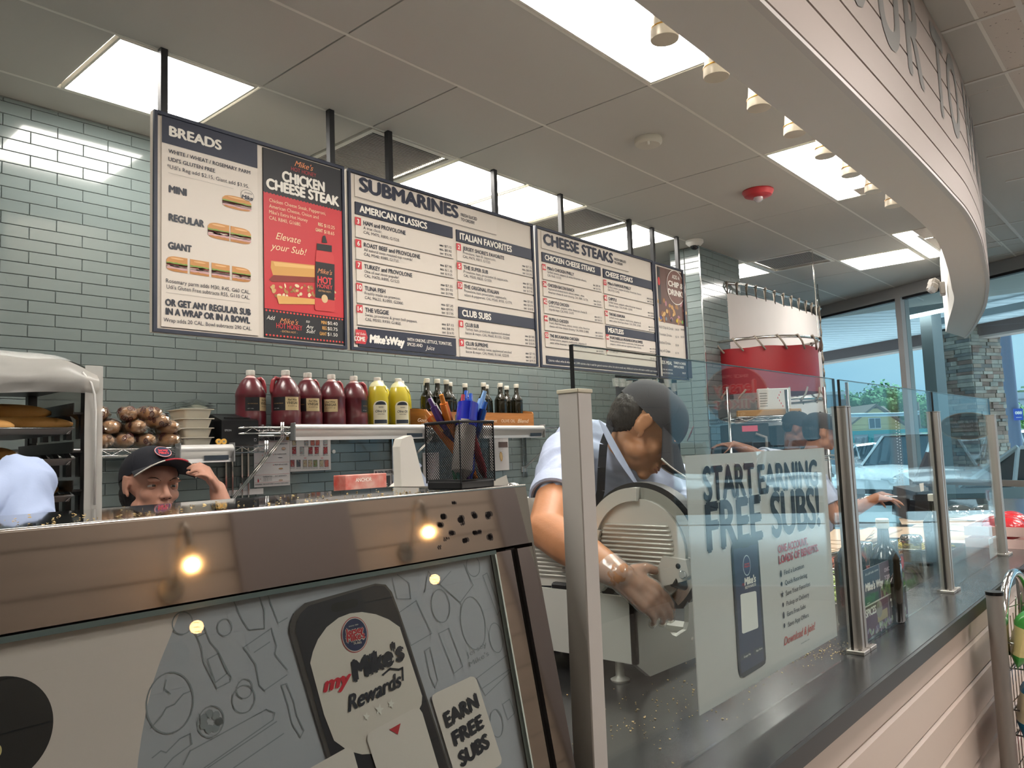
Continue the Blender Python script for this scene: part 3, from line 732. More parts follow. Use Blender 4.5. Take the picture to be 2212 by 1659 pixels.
items(B, ua, ub, [('3', 'HAM and PROVOLONE', 'A true classic.', 'CAL M470, R800, G1520.', 464, 277, 415, 437, 594, 560, ('$7.15', '$8.95', '$16.95')),
  ('6', 'ROAST BEEF and PROVOLONE', 'All natural oven roasted top rounds!', 'CAL M540, R880, G1710.', 579, 516, 411, 612, 769, 740, ('$7.95', '$11.15', '$19.25')),
  ('7', 'TURKEY and PROVOLONE', 'One of our most popular!', 'CAL M470, R800, G1520.', 516, 411, 417, 785, 942, 900, ('$7.35', '$9.95', '$17.95')),
  ('10', 'TUNA FISH', 'Freshly made on premises.', 'CAL M620, R1050, G2000.', 303, 424, 446, 960, 1117, 1060, ('$7.35', '$9.95', '$17.95')),
  ('14', 'THE VEGGIE', 'Swiss, provolone & green bell peppers.', 'CAL M550, R930, G1850.', 331, 556, 427, 1133, 1291, 1220, ('$7.15', '$8.95', '$16.95'))], 57, 0, 0)
vt, vb = V(64, 1312), V(64, 1466)
B.slab(INK, ua+.004, vb, ub, vt, .006, 'header'); B.o -= Vector((0, .0062, 0))
B.poly(RED, [(ua-.014, V(40, 1440)), (U(145, 1440), V(40, 1440)), (U(162, 1390), V(40, 1385)), (U(145, 1340), V(40, 1328)), (ua-.014, V(40, 1328))], 2)
t(WHT, 'Cold Subs', 48, 1370, 145, 20, shear=.3); t(WHT, 'COME', 55, 1420, 142, 36, bold=.03)
t('#f4efe6', "Mike'sWay", 176, 1436, 458, 62, shear=.1, bold=.05); t(WHT, 'WITH ONIONS, LETTUCE, TOMATOES,', 476, 1424, 832, 26, bold=.02); t(WHT, 'SPICES AND', 476, 1462, 598, 26, bold=.02); t(WHT, 'Juice', 622, 1493, 694, 34, shear=.35)
B.o += Vector((0, .0062, 0))
ua, ub = U(866, 640), U(1471, 800)
header(B, 'ITALIAN FAVORITES', ua, ub, V(866, 538), V(866, 630), U(1302, 660)-ua-.022)
items(B, ua, ub, [('2', "JERSEY SHORE'S FAVORITE", 'Provolone, ham & cappacuolo.', 'CAL M470, R810, G1520.', 1248, 1181, 1138, 647, 784, 750, ('$7.15', '$8.95', '$16.95')),
  ('5', 'THE SUPER SUB', 'Provolone, ham, prosciuttini & cappacuolo.', 'CAL M500, R820, G1550.', 1121, 1278, 1149, 797, 936, 900, ('$7.35', '$9.95', '$17.95')),
  ('13', 'THE ORIGINAL ITALIAN', 'Provolone, ham, prosciuttini, cappacuolo,', 'salami & pepperoni. CAL M560, R930, G1770.', 1206, 1266, 1310, 950, 1090, 1050, ('$7.85', '$10.95', '$18.95'))], 866, 0, 0)
header(B, 'CLUB SUBS', ua, ub, V(870, 1150), V(870, 1240), U(1137, 1210)-ua-.022)
items(B, ua, ub, [('8', 'CLUB SUB', 'Turkey, ham, provolone, applewood smoked', 'bacon & mayo. CAL M660, R1150, G2200.', 1047, 1290, 1291, 1258, 1395, 1330, ('$7.85', '$10.95', '$18.95')),
  ('9', 'CLUB SUPREME', 'Roast beef, turkey, swiss, applewood smoked', 'bacon & mayo. CAL M660, R1160, G2210.', 1121, 1305, 1286, 1408, 1545, 1480, ('$7.95', '$11.15', '$19.25'))], 870, 0, 0)
B.build(T2); rod(T2, 2.503); rod(T2, 3.29)

# --- board 3: cheese steaks
T3, a, b = board('menu board headed CHEESE STEAKS, half behind the guard glass', 3.625, 0, 4.985)
B = mkB((1150, 480, 4.88)); z = B.px; t = B.t
ua, ub = U(92, 270), U(714, 540)
B.slab('#d9cfc4', ua, V(88, 270), U(1010, 480), V(88, 92), .005); B.o -= Vector((0, .0052, 0)); B.slab('#7e7a78', ua, V(88, 270)-.002, U(1010, 480), V(88, 270), .001, 'rule')
t(INK, 'CHEESE STEAKS', 112, 226, 852, 112, bold=.035); t(TXT, 'FRESH GRILLED', 862, 398, 985, 24, bold=.02); t(TXT, 'TO ORDER!', 862, 434, 950, 24, bold=.02); B.o += Vector((0, .0052, 0))
header(B, 'CHICKEN CHEESE STEAKS', ua, ub, V(90, 313), V(90, 410), U(648, 500)-ua-.022)
C2 = 'CAL R660, G1320.'
items(B, ua, ub, [('16', "Mike's CHICKEN PHILLY", 'Grilled onions, peppers & white American cheese.', C2, 440, 568, 305, 438, 594, 600, ('$9.95', '$17.95')),
  ('26', 'CHICKEN BACON RANCH', 'Applewood smoked bacon, lettuce, tomato, white', 'American cheese & ranch dressing. CAL R880, G1750.', 440, 543, 584, 616, 772, 770, ('$10.45', '$18.95')),
  ('42', 'CHIPOTLE CHICKEN', 'Grilled onions, peppers, white American cheese &', 'chipotle mayo. CAL R900, G1670.', 385, 572, 436, 796, 952, 940, ('$10.15', '$18.25')),
  ('44', 'BUFFALO CHICKEN', "Frank's Red Hot Sauce, lettuce, tomato, white American", 'cheese with blue cheese dressing. CAL R900, G1800.', 381, 600, 592, 977, 1131, 1110, ('$10.45', '$18.95')),
  ('55', 'THE BIG KAHUNA CHICKEN', 'Grilled onions, peppers, mushrooms, jalapenos &', 'extra white American cheese. CAL R790, G1430.', 491, 568, 572, 1153, 1307, 1290, ('$10.45', '$18.95'))], 90, 0, 0)
ua2, ub2 = U(742, 560), U(1272, 720)
header(B, 'CHEESE STEAKS', ua2, ub2, V(742, 490), V(742, 582), U(1047, 610)-ua2-.022)
items(B, ua2, ub2, [('17', "Mike's FAMOUS PHILLY", 'Grilled onions, peppers & white American cheese.', 'CAL R720, G1450.', 1040, 1146, 918, 604, 748, 740, ('$10.45', '$18.25')),
  ('43', 'CHIPOTLE', 'Grilled onions, peppers, white American cheese &', 'chipotle mayo. CAL R1000, G2000.', 890, 1148, 1053, 766, 908, 900, ('$10.65', '$18.55')),
  ('56', 'THE BIG KAHUNA', 'Grilled onions, peppers, mushrooms, jalapenos &', 'extra white American cheese. CAL R780, G1560.', 978, 1141, 1142, 928, 1068, 1060, ('$10.65', '$19.25'))], 742, 0, 0)
header(B, 'MEATLESS', ua2, ub2, V(745, 1085), V(745, 1172), U(953, 1180)-ua2-.022)
items(B, ua2, ub2, [('64', 'PORTABELLA MUSHROOM & SWISS', 'Fresh Grilled portabella mushrooms, fresh green bell', 'peppers, onions and our signature Swiss cheese.', 1162, 1170, 1145, 1178, 1315, 1290, ('$9.95', '$17.95')),
  ('+', 'Portabella Mushrooms to any hot sub', 'CAL R30, G60', '', 1180, 900, 0, 1330, 1392, 1400, ('$1.75', '$3.50'))], 746, 0, 0)
vb = V(104, 1485); B.slab(INK, ua+.003, vb, ub2, V(104, 1402), .006, 'header'); B.o -= Vector((0, .0062, 0))
B.text(WHT, 'Calories reflect white & wheat bread. 2,000 calories a day is used for general nutrition advice, but calorie needs vary. Additional nutrition information available upon request.', ua+.018, vb+.014, .013, ub2-ua-.03); B.o += Vector((0, .0062, 0))
B.build(T3); rod(T3, 3.919); rod(T3, 4.728)

# --- board 4: chips and drinks
T4, a, b = board('narrow menu board with chips photo, right of the others', 5.005, 0, 5.44)
B = mkB((1150, 480, 4.88)); z = B.px; t = B.t
ua, ub = U(1310, 500), U(1606, 600); vm = V(1312, 1040); vt = V(1310, 460); vb = V(1330, 1405)
B.rect('#5a3a30', ua, vm, ub, vt, 1)
rnd = random.Random(5)
for k in range(26):
    x = rnd.uniform(ua+.01, ub-.02); y = rnd.uniform(vm+.012, vm+(vt-vm)*.42); B.ell(rnd.choice(['#b98a4c', '#cfa463', '#9b6b38', '#a9707a', '#8c5a2e']), x, y, rnd.uniform(.016, .032), rnd.uniform(.010, .018), 2+k*.04, 10, rnd.uniform(0, 3))
B.rect('#15161a', ua, V(1312, 855), U(1358, 855), V(1312, 470), 4); B.ell('#c23a3c', U(1330, 620), V(1325, 620), .016, .032, 5)
ea, eb = z(1508, 690); ra = (U(1600, 700)-U(1410, 650))/2; B.ell('#6b4236', ea, eb, ra, ra*.98, 5); B.ell(WHT, ea, eb, ra, ra*.98, 5.5, ring=.006)
t(WHT, 'ADD A', 1468, 592, 1548, 40, bold=.02, lay=6); t(WHT, 'CHIP &', 1428, 668, 1587, 56, bold=.03, lay=6); t(WHT, 'DRINK!', 1428, 758, 1588, 60, bold=.03, lay=6)
for i, c in enumerate(('#2a3d86', '#7d8a96', '#20242c', '#e0c53a', '#5f9a3e')): B.ell(c, U(1350+57*i, 1010+10*i), V(1350, 1008), .012, .015, 6, 10)
for s_, y, x1 in (('Add Chip & Drink', 1112, 1484), ('Fountain Drinks', 1188, 1468), ('Bottled Drinks', 1275, 1457), ('Bag of Chips', 1360, 1452)): t('#6a6a6c', s_, 1332 if y < 1150 else 1338, y, x1, 28)
for y, ps in ((1140, ('$4.29', '$4.49')), (1218, ('$2.79', '$2.99')), (1305, ('$3.09',)), (1388, ('$1.99',))):
    for i, p in enumerate(ps): t('#6a6a6c', p, 1508+55*i, y, 1543+55*i, 20)
B.slab(INK, ua+.005, V(1335, 1612), ub+.022, V(1335, 1408), .006, 'header'); B.o -= Vector((0, .0062, 0))
t(WHT, 'KIDS MEAL', 1345, 1490, 1472, 36, bold=.02); t(WHT, 'TURKEY & CHEESE', 1488, 1492, 1615, 24, bold=.02); t(WHT, 'HAM & CHEESE', 1490, 1532, 1596, 24, bold=.02); t(WHT, 'Kids size sub, drink &', 1345, 1552, 1475, 16); t(WHT, 'a cookie 510-550 CAL', 1345, 1590, 1482, 16); t(WHT, '$6.65', 1580, 1598, 1614, 18)
B.o += Vector((0, .0062, 0)); B.build(T4); rod(T4, 5.041); rod(T4, 5.41)
# ============================================================ serving counter with guard glass
CTOP = mat('dark steel worktop', '#6c6d6e', .22, .85, rvar=.06, vscale=9, bump=.01, bscale=50)
BLKE = mat('black counter edge', '#1c1d20', .3)
ct = thing('serving_counter', 'long counter with dark steel top and cream plank front', 'counter', (2.9, .6, 0))
obj('worktop', MB().box(.86, .565, .872, 4.9, 1.46, .90), CTOP, ct)
obj('front_edge', MB().box(.86, .557, .862, 4.9, .565, .898), BLKE, ct)
obj('cabinet', MB().box(.88, .62, .0, 4.85, 1.44, .872), mat('counter carcass', '#4a4642', .7), ct)
PK = mat('cream counter plank', '#cbbcb0', .38, bump=.015, bscale=30)
gz = [.862, .758, .641, .522, .402, .284, .166, .05]
for a, b in zip(gz, gz[1:]):
    m_ = MB(); m_.prism([(.87, .62, b+.003), (.87, .604, b+.003), (.87, .600, b+.008), (.87, .600, a-.010), (.87, .606, a-.002), (.87, .62, a-.002)], (3.98, 0, 0))
    obj('plank', m_, PK, ct)
GLS = glassmat('guard glass', '#f7fbfa', .62)
GEDGE = mat('dark polished glass edge', '#0e1418', .1)
def pane(x0, x1, lab, zt=1.572):
    t = thing('guard_glass', lab, 'glass panel', ((x0+x1)/2, .676, .90), group='sneeze guard glass panels')
    obj('pane', MB().box(x0, .673, .902, x1, .679, zt), GLS, t)
    for a, b in ((x0-.0016, x0), (x1, x1+.0012)): obj('polished_edge', MB().box(a, .6728, .902, b, .6792, zt+.0005), GEDGE, t)
    obj('top_edge', MB().box(x0, .6728, zt, x1, .6792, zt+.0012), mat('glass edge green', '#51605e', .1), t)
pane(.912, 2.003, 'first guard glass panel, with the free subs poster behind it')
pane(2.042, 2.945, 'second guard glass panel, in front of the dark oil bottles')
pane(2.972, 3.945, 'third guard glass panel, nearest the crate')
PST = mat('satin post metal', '#b0aca6', .42, .75, rvar=.05, vscale=14)
t = thing('guard_post', 'thick pale square post at the near end of guard glass', 'post', (.916, .675, .9), group='guard glass posts')
obj('post', MB().cbox((.916, .677, 1.20), (.034, .036, .604), None, .0015), mat('pale grey painted post', '#bdb9b3', .45), t)
obj('cap', MB().cbox((.916, .677, 1.504), (.037, .039, .006), None, .001), mat('cream post cap', '#c9c3ae', .4), t)
obj('base_plate', MB().cbox((.916, .677, .904), (.06, .05, .008), None, .001), PST, t)
for i, (x, lab) in enumerate(((2.046, 'aluminium post between first and second guard glass'), (2.972, 'aluminium post between second and third guard glass'), (3.965, 'aluminium post at the far end of the guard glass'))):
    t = thing('guard_post', lab, 'post', (x, .676, .9), group='guard glass posts')
    for s in (-1, 1):
        obj('channel', MB().cbox((x+s*.0125, .676, 1.203), (.018, .034, .598), None, .0012), PST, t)
        bp_ = obj('base_plate', MB().cbox((x+s*.026, .668, .9045), (.046, .042, .009), None, .001), PST, t)
        obj('screw', MB().lathe([(.005, 0), (.004, .002), (.001, .002)], 12, None, (x+s*.038, .66, .909)), CHROME, bp_)
    obj('cap', MB().box(x-.022, .658, 1.502, x+.022, .694, 1.505), PST, t)
# crumbs on the worktop
cr = MB(); rnd = random.Random(11)
for k in range(420):
    c = rnd.choice(((1.75, .78, .25, .05), (1.45, .85, .15, .06), (2.0, .74, .08, .03), (1.1, .9, .12, .1)))
    x, y = rnd.gauss(c[0], c[2]), rnd.gauss(c[1], c[3]); q = rnd.uniform(.0008, .0028)
    if not (.95 < x < 2.3 and .69 < y < 1.3): continue
    cr.hull([(x+q*rnd.uniform(-1, 1), y+q*rnd.uniform(-1, 1), .900+rnd.uniform(0, q)) for _ in range(7)])
o = obj('bread_crumbs', cr, mat('bread crumb', '#cdb27c', .8)); tag(o, 'bread crumbs scattered on the dark worktop behind the glass', 'crumbs', kind='stuff')

# ------------------------------------------------------------ poster hanging inside the first glass
pt = thing('hanging_poster', 'pale START EARNING FREE SUBS poster taped inside first guard glass', 'poster', (1.6, .69, .95))
FILM = mat('milky poster film', '#c4c3c0', .4)
obj('sheet', MB().box(1.256, .6895, .953, 1.945, .6915, 1.402), FILM, pt)
B = Board((0, .6893, 0), (1, 0, 0), (0, 0, 1), (1470, 940, 2.675)); z = B.px; t = B.t; B.lift = .0003
D = '#161b2c'
for col, lay, bo, gr in (('#c9cdca', 1, .048, 4), (D, 3, .026, 0)):
    for s_, x, y, x1, h in (('START', 133, 382, 432, 196), ('EARNING', 450, 338, 795, 164), ('FREE', 152, 672, 476, 278), ('SUBS!', 528, 588, 808, 250)):
        t(col, s_, x-gr, y+gr, x1+gr, h+gr*1.6, bold=bo, lay=lay)
PH = [z(*p) for p in ((290, 655), (296, 622), (318, 606), (425, 587), (440, 596), (446, 625), (490, 1290), (486, 1318), (468, 1335), (362, 1400), (342, 1395), (332, 1360))]
B.poly('#0c1020', PH, 5)
B.poly('#27304f', [z(*p) for p in ((300, 660), (436, 628), (478, 1300), (345, 1378))], 6)
B.poly('#0b0d14', [z(*p) for p in ((346, 632), (390, 620), (390, 645), (350, 655))], 7)
a, b = z(377, 752); B.ell('#c9ccd0', a, b, .017, .020, 7); B.ell('#27305a', a, b, .0155, .018, 7.5); t(RED, 'Jersey', 362, 752, 392, 12, bold=.03, lay=8); t(RED, "Mike's", 362, 768, 394, 12, bold=.03, lay=8)
t(RED, 'my', 350, 872, 368, 22, shear=.3, lay=7); t(WHT, "Mike's", 364, 868, 430, 42, bold=.04, lay=7, shear=.1); t(WHT, 'REWARDS', 368, 890, 430, 16, bold=.02, lay=7)
B.poly('#e6e6e2', [z(*p) for p in ((340, 925), (346, 918), (425, 900), (432, 905), (444, 1105), (440, 1114), (358, 1146), (350, 1142))], 7)
B.poly('#3b3f4c', [z(*p) for p in ((343, 1270), (400, 1243), (403, 1275), (347, 1302))], 7); B.poly('#3b3f4c', [z(*p) for p in ((413, 1238), (467, 1212), (470, 1245), (417, 1270))], 7)
t(WHT, 'Google Play', 360, 1287, 400, 12, lay=8); t(WHT, 'App Store', 430, 1252, 467, 12, lay=8)
RR = '#b0262f'
t(RR, 'ONE ACCOUNT,', 562, 682, 735, 44, bold=.03); t(RR, 'LOADS OF BENEFITS.', 567, 744, 796, 46, bold=.03)
for i, (s_, x1) in enumerate((('Find a Location', 712), ('Quick Reordering', 730), ('Save Your Favorites', 747), ('Pickup or Delivery', 741), ('Earn Free Subs', 722), ('Save App Offers', 739))):
    t(D, s_, 598+4.5*i, 807+60*i, x1, 28, bold=.012)
    a, b = z(578+4*i, 800+60*i); B.ell(D, a, b, .0042, .0075 if i % 2 == 0 else .005, 4, 10) if i != 2 else B.poly(D, [(a+.007*(1 if k % 2 == 0 else .42)*sin(k*pi/5), b+.009*(1 if k % 2 == 0 else .42)*cos(k*pi/5)) for k in range(10)], 4)
t('#c2473a', 'Download & Join!', 598, 1215, 778, 48, shear=.3, bold=.02); t(D, 'jerseymikes.com', 695, 1208, 743, 10)
B.build(pt, .4)

# sign card at the foot of the second glass
cd = thing('sign_card', 'small four picture card of onions, spices and juice, leaning on second glass', 'sign', (2.3, .69, .9))
obj('sheet', MB().box(2.083, .6855, .905, 2.523, .6875, 1.078), mat('card stock', '#2b2a30', .4), cd)
B = Board((0, .6853, 0), (1, 0, 0), (0, 0, 1), (1790, 1100, 5.53)); z = B.px; t = B.t; B.lift = .0003
um = 2.285; us = 2.345; vm = .988; B.rect('#1e2740', 2.083, vm, um, 1.078); B.rect('#5a2a35', um, vm, 2.523, 1.078); B.rect('#5e2f45', 2.083, .905, us, vm-.003); B.rect('#3a2228', us, .905, 2.523, vm-.003)
B.rect('#c9c3bd', 2.083, vm-.004, 2.523, vm, 2); B.rect('#c9c3bd', um-.001, vm, um+.001, 1.078, 2); B.rect('#c9c3bd', us-.001, .905, us+.001, vm, 2)
rnd = random.Random(8)
for k in range(60): B.ell(rnd.choice(['#4f6a34', '#6b8244', '#39502a', '#7d9058']), rnd.uniform(um+.01, 2.515), rnd.uniform(vm+.004, vm+.035), .010, .006, 2+k*.02, 7, rnd.uniform(0, 3))
for k in range(90): B.ell(rnd.choice(['#8d9a78', '#b3bba4', '#6f5a78', '#9a8aa0']), rnd.uniform(2.09, 2.515), rnd.uniform(.909, .925), .008, .005, 2+k*.02, 7, rnd.uniform(0, 3))
B.ell('#8e8478', 2.26, .962, .026, .022, 3); B.rect('#a89468', 2.24, .93, 2.33, .955, 2.8); B.ell(RED, 2.50, 1.055, .02, .018, 3); B.poly('#4f9a4c', [(2.46, .93), (2.485, .93), (2.478, .96), (2.467, .96)], 3); B.rect('#d8d8d4', 2.464, .96, 2.48, .975, 3)
t(WHT, 'A cold subs come', 432, 800, 588, 30, shear=.3); t(WHT, "Mike's Way", 436, 985, 650, 92, bold=.04, shear=.1, y1=905); t('#e9c9cf', 'ONIONS, LETTUCE,', 660, 755, 868, 48, bold=.02); t('#e9c9cf', 'TOMATOES,', 665, 845, 796, 48, bold=.02)
t(WHT, 'and a', 455, 1140, 490, 20, shear=.3); t(WHT, 'SPICES', 440, 1300, 566, 92, bold=.03); t(WHT, 'and the', 732, 1010, 775, 20, shear=.3); t(WHT, '"JUICE"', 736, 1150, 850, 76, bold=.03)
B.build(cd, .4)
o = obj('price_card', MB().box(3.78, .69, .905, 3.93, .692, .985), mat('white card', '#d9d8da', .5)); tag(o, 'small white text card standing inside the third guard glass', 'card')

# ============================================================ glass fronted case with rewards poster (front left)
CX0, CX1 = -.55, .851
SS = mat('polished case steel', '#bfbab5', .045, 1, bump=.002, bscale=9, rvar=.03, vscale=3)
cs = thing('display_case', 'tall stainless steel case with slanted glass front at left', 'display case', (.1, .85, 0))
TOPM = mat('dark glassy case top', '#34373a', .06, .3, spec=.9, coat=1)
obj('top', MB().box(CX0, .728, 1.352, CX1, 1.02, 1.3695), TOPM, cs)
m_ = MB(); m_.prism([(CX0, .722, 1.372), (CX0, .7105, 1.2935), (CX0, .73, 1.2905), (CX0, .742, 1.352), (CX0, .73, 1.3665), (CX0, .7245, 1.3735)], (CX1-CX0, 0, 0)); obj('top_band', m_, SS, cs)
obj('top_lip', MB().tube([(CX0, .7235, 1.3715), (CX1, .7235, 1.3715)], .0022, 8), mat('bright steel lip', '#e6e2dc', .2, 1), cs, smooth=True)
SN = Vector((0, -.981, .193)); SV = Vector((0, .193, .981)); SO_ = Vector((0, .713, 1.29))
def sl(x, d, n=0): return SO_+Vector((x, 0, 0))-SV*d+SN*n       # point on the slanted front, d down the slope
def slbox(mb, x0, x1, d0, d1, n0, n1):
    return mb.prism([sl(x0, d0, n0), sl(x0, d0, n1), sl(x0, d1, n1), sl(x0, d1, n0)], (x1-x0, 0, 0))
obj('end_panel', MB().prism([(CX1-.004, .722, 1.372), (CX1-.004, .7105, 1.29), (CX1-.004, .575, .58), (CX1-.004, .60, .08), (CX1-.004, 1.02, .08), (CX1-.004, 1.02, 1.37)], (.004, 0, 0)), SS, cs)
obj('back_panel', MB().box(CX0, 1.01, .08, CX1-.004, 1.02, 1.352), SS, cs)
obj('front_strip', slbox(MB(), .770, .803, .002, .74, -.008, .001), SS, cs)
obj('front_strip', slbox(MB(), .815, .851, .002, .74, -.008, .002), SS, cs)
obj('dark_groove', slbox(MB(), .800, .818, .0, .74, -.02, -.006), BLACKM, cs)
obj('lower_band', MB().box(CX0, .57, .10, CX1-.004, .60, .565), SS, cs)
obj('glass_edge', slbox(MB(), CX0, .771, -.001, .004, -.004, .0035), mat('glass edge green', '#51605e', .1), cs)
obj('glass_edge', slbox(MB(), .768, .7705, .004, .74, -.004, .0035), mat('pale glass edge', '#b9c4bd', .15), cs)
# reflected bluish marks, painted as dark ovals on the steel band
SM = glassmat('reflected mark tint', '#8b8e98', .3, .3)
B2 = Board(Vector((0, .722, 1.372))+Vector((0, -.0012, .0002)), (1, 0, 0), Vector((0, .0115, .0785)), (600, 1040, 2.6803)); rnd = random.Random(21); z = B2.px
for x, y, r_ in ((945, 250, 16), (965, 195, 18), (1060, 215, 20), (1145, 195, 18), (1225, 195, 20), (1015, 300, 15), (1080, 240, 9), (1020, 125, 10), (1090, 335, 16), (1140, 300, 14), (1165, 290, 12), (1230, 320, 18), (980, 335, 8), (935, 380, 7)):
    a, b = z(x, y)
    for k in range(3): B2.ell(SM, a+rnd.uniform(-.003, .003), b+rnd.uniform(-.002, .002), r_*.00017, r_*.00021, .5+k*.2, 9, rnd.uniform(0, 1), name='reflected_mark')
B2.build(cs)
# the poster behind the case glass
Bm = Board(SO_-SN*.006, (1, 0, 0), SV, (0, 1040, 2.6806)); t = Bm.t; z = Bm.px; Bm.lift = .0004
obj('poster_sheet', slbox(MB(), CX0, .768, 0.004, .74, -.012, -.006), mat('poster blue grey', '#b3b3be', .55), cs)
pp = [z(*p) for p in ((-900, 1100), (-200, 960), (1050, 730), (985, 900), (925, 1045), (880, 1180), (845, 1330), (818, 1480), (800, 1600), (785, 1750), (780, 2100), (800, 2600), (-900, 2600))]
Bm.poly('#e6d5d2', pp, 1)
a, b = z(-20, 1450); ra = z(312, 1470)[0]-a; Bm.ell('#11121a', a, b, ra, ra*1.02, 2, 64)
a2, b2 = z(-20, 1560); Bm.ell('#d9c48a', a2, b2, ra*.08, ra*.12, 3)
DO = '#8d929a'
def dl(pts, wd=.0011, close=False):
    q = [z(*p) for p in pts]
    if close: q.append(q[0])
    Bm.line(DO, q, wd, 1.5, 'outline_drawing')
dl([(1130, 880), (1185, 850), (1215, 930), (1260, 980), (1335, 1130), (1330, 1160), (1255, 1198), (1175, 1040), (1165, 960)], close=True); dl([(1200, 1030), (1265, 995), (1315, 1110), (1245, 1165)], close=True); dl([(1140, 900), (1195, 875)])
dl([(1410, 960), (1570, 850), (1600, 950), (1590, 1000), (1662, 1090)], close=False); dl([(1410, 960), (1480, 1060), (1500, 1180), (1530, 1210), (1660, 1120)]); dl([(1470, 990), (1560, 930)])
for cx, cy, rx in ((1300, 845, 45), (1055, 820, 62), (1220, 1390, 80), (1410, 1260, 70), (1415, 1200, 50)): 
    a, b = z(cx, cy); rr = z(cx+rx, cy)[0]-a; Bm.ell(DO, a, b, rr, rr*1.05, 1.5, 24, ring=.0011, name='outline_drawing')
for k in range(8): a, b = z(1220+45*cos(k*.9), 1390+45*sin(k*.9)); Bm.ell(DO, a, b, .004, .004, 1.6, 8, name='outline_drawing')
a, b = z(985, 1280); rr = z(1125, 1280)[0]-a; Bm.ell(DO, a, b, rr, rr*1.2, 1.5, 30, ring=.0013, name='outline_drawing'); dl([(870, 1430), (940, 1350), (960, 1310), (1010, 1290), (1060, 1230), (1100, 1215)]); dl([(960, 1150), (950, 1200), (985, 1230)])
dl([(1060, 1640), (1100, 1560), (1540, 1320), (1590, 1340), (1580, 1380), (1180, 1659)]); dl([(1200, 1659), (1600, 1390)]); dl([(1350, 1659), (1640, 1460)]); dl([(880, 1600), (930, 1560), (960, 1570), (1040, 1490), (1100, 1460), (1110, 1520), (1000, 1600), (950, 1659)])
dl([(1350, 690), (1400, 800), (1440, 860), (1530, 850), (1530, 740), (1500, 670)]); dl([(1545, 650), (1610, 820), (1662, 790)])
Bm.z = (600, 1040, 2.6803)
dl([(880, 545), (1055, 700), (1130, 600), (1075, 480)]); dl([(850, 640), (870, 520), (930, 600), (1000, 520)]); dl([(660, 560), (690, 680), (770, 680), (760, 590), (690, 540)])
for cx, cy, rx, k in ((942, 720, 55, 1.3), (1130, 820, 72, 1.5), (1262, 905, 40, 1.5), (1265, 1400, 40, 1.4), (1130, 490, 40, 1.1)): a, b = z(cx, cy); rr = z(cx+rx, cy)[0]-a; Bm.ell(DO, a, b, rr, rr*k, 1.5, 26, ring=.0012, name='outline_drawing')
dl([(700, 760), (800, 690), (890, 880), (770, 950)], close=True); dl([(850, 980), (880, 960), (925, 1150), (910, 1190), (880, 1130)], close=True); dl([(930, 880), (990, 850), (1070, 1070), (1020, 1110)], close=True); dl([(1185, 545), (1210, 530), (1285, 740), (1270, 775)], close=True)
dl([(1150, 1140), (1320, 1010), (1380, 1010), (1400, 1050), (1200, 1240)], close=True); dl([(1180, 1200), (1380, 1060)]); dl([(1300, 1290), (1340, 1260), (1370, 1340), (1330, 1380)], close=True); dl([(20, 1180), (60, 1300), (80, 1400), (130, 1480), (150, 1440), (110, 1360), (90, 1270), (50, 1170)], close=True)
Bm.t(DO, 'Jersey', 1095, 1020, 1210, 30, y1=950, lay=1.6, name='outline_drawing'); Bm.t(DO, "Mike's", 1110, 1075, 1222, 30, y1=1005, lay=1.6, name='outline_drawing')
z = Bm.px
Z = lambda L: [z(*p) for p in L]
Bm.poly('#4a4444', Z([(62, 870), (68, 810), (95, 755), (150, 705), (560, 592), (620, 598), (655, 640), (700, 760), (1010, 1720), (330, 1760), (215, 1390)]), 4)
Bm.poly('#171925', Z([(97, 880), (102, 815), (125, 765), (170, 722), (560, 602), (610, 608), (640, 640), (690, 760), (1000, 1720), (350, 1760), (245, 1400)]), 5)
Bm.poly('#08090d', Z([(300, 735), (305, 715), (325, 705), (435, 680), (455, 685), (458, 715), (445, 728), (330, 758), (308, 755)]), 6)
Bm.poly('#e2d6d0', Z([(180, 1052), (196, 985), (225, 915), (275, 845), (345, 790), (410, 765), (480, 757), (560, 770), (635, 800), (700, 845), (700, 850), (828, 1242), (825, 1290), (808, 1325), (600, 1480), (560, 1575), (480, 1580), (400, 1560), (318, 1500), (260, 1350)]), 6)
a, b = z(437, 888); rr = z(515, 888)[0]-a
Bm.ell('#b5343e', a, b, rr, rr*1.05, 7); Bm.ell('#e2d6d0', a, b, rr*.95, rr*1.0, 7.3); Bm.ell('#28305a', a, b, rr*.90, rr*.95, 7.6)
for col, bo, g, ly in (('#e9e2dc', .10, 3, 8), ('#c8323f', .03, 0, 9)):
    Bm.t(col, 'Jersey', 383-g, 898+g, 487+g, 40+g, y1=872+g, bold=bo, lay=ly); Bm.t(col, "Mike's", 390-g, 932+g, 495+g, 40+g, y1=905+g, bold=bo, lay=ly)
Bm.t(WHT, 'SUBS', 428, 945, 474, 12, y1=938, lay=9, bold=.02); Bm.t(WHT, 'SINCE 1956', 400, 846, 455, 7, y1=832, lay=9)
Bm.t('#d3243a', 'my', 252, 1222, 425, 84, y1=1165, shear=.35, bold=.035, lay=8)
Bm.t('#1d2130', "Mike's", 428, 1160, 730, 118, y1=1022, bold=.05, shear=.12, lay=8); Bm.t('#1d2130', 'Rewards', 398, 1335, 715, 92, y1=1180, bold=.025, shear=.35, lay=8); Bm.line('#1d2130', [z(*p) for p in ((598, 1120), (640, 1085), (690, 1090), (712, 1080), (715, 1150))], .0022, 8)
for cx, cy, r_ in ((503, 1362, 22), (578, 1322, 28), (645, 1288, 22)):
    a, b = z(cx, cy); q = z(cx+r_, cy)[0]-a; Bm.poly('#f2ebe6', [(a+q*(1 if k % 2 == 0 else .42)*sin(k*pi/5+.3), b+q*(1 if k % 2 == 0 else .42)*cos(k*pi/5+.3)) for k in range(10)], 8)
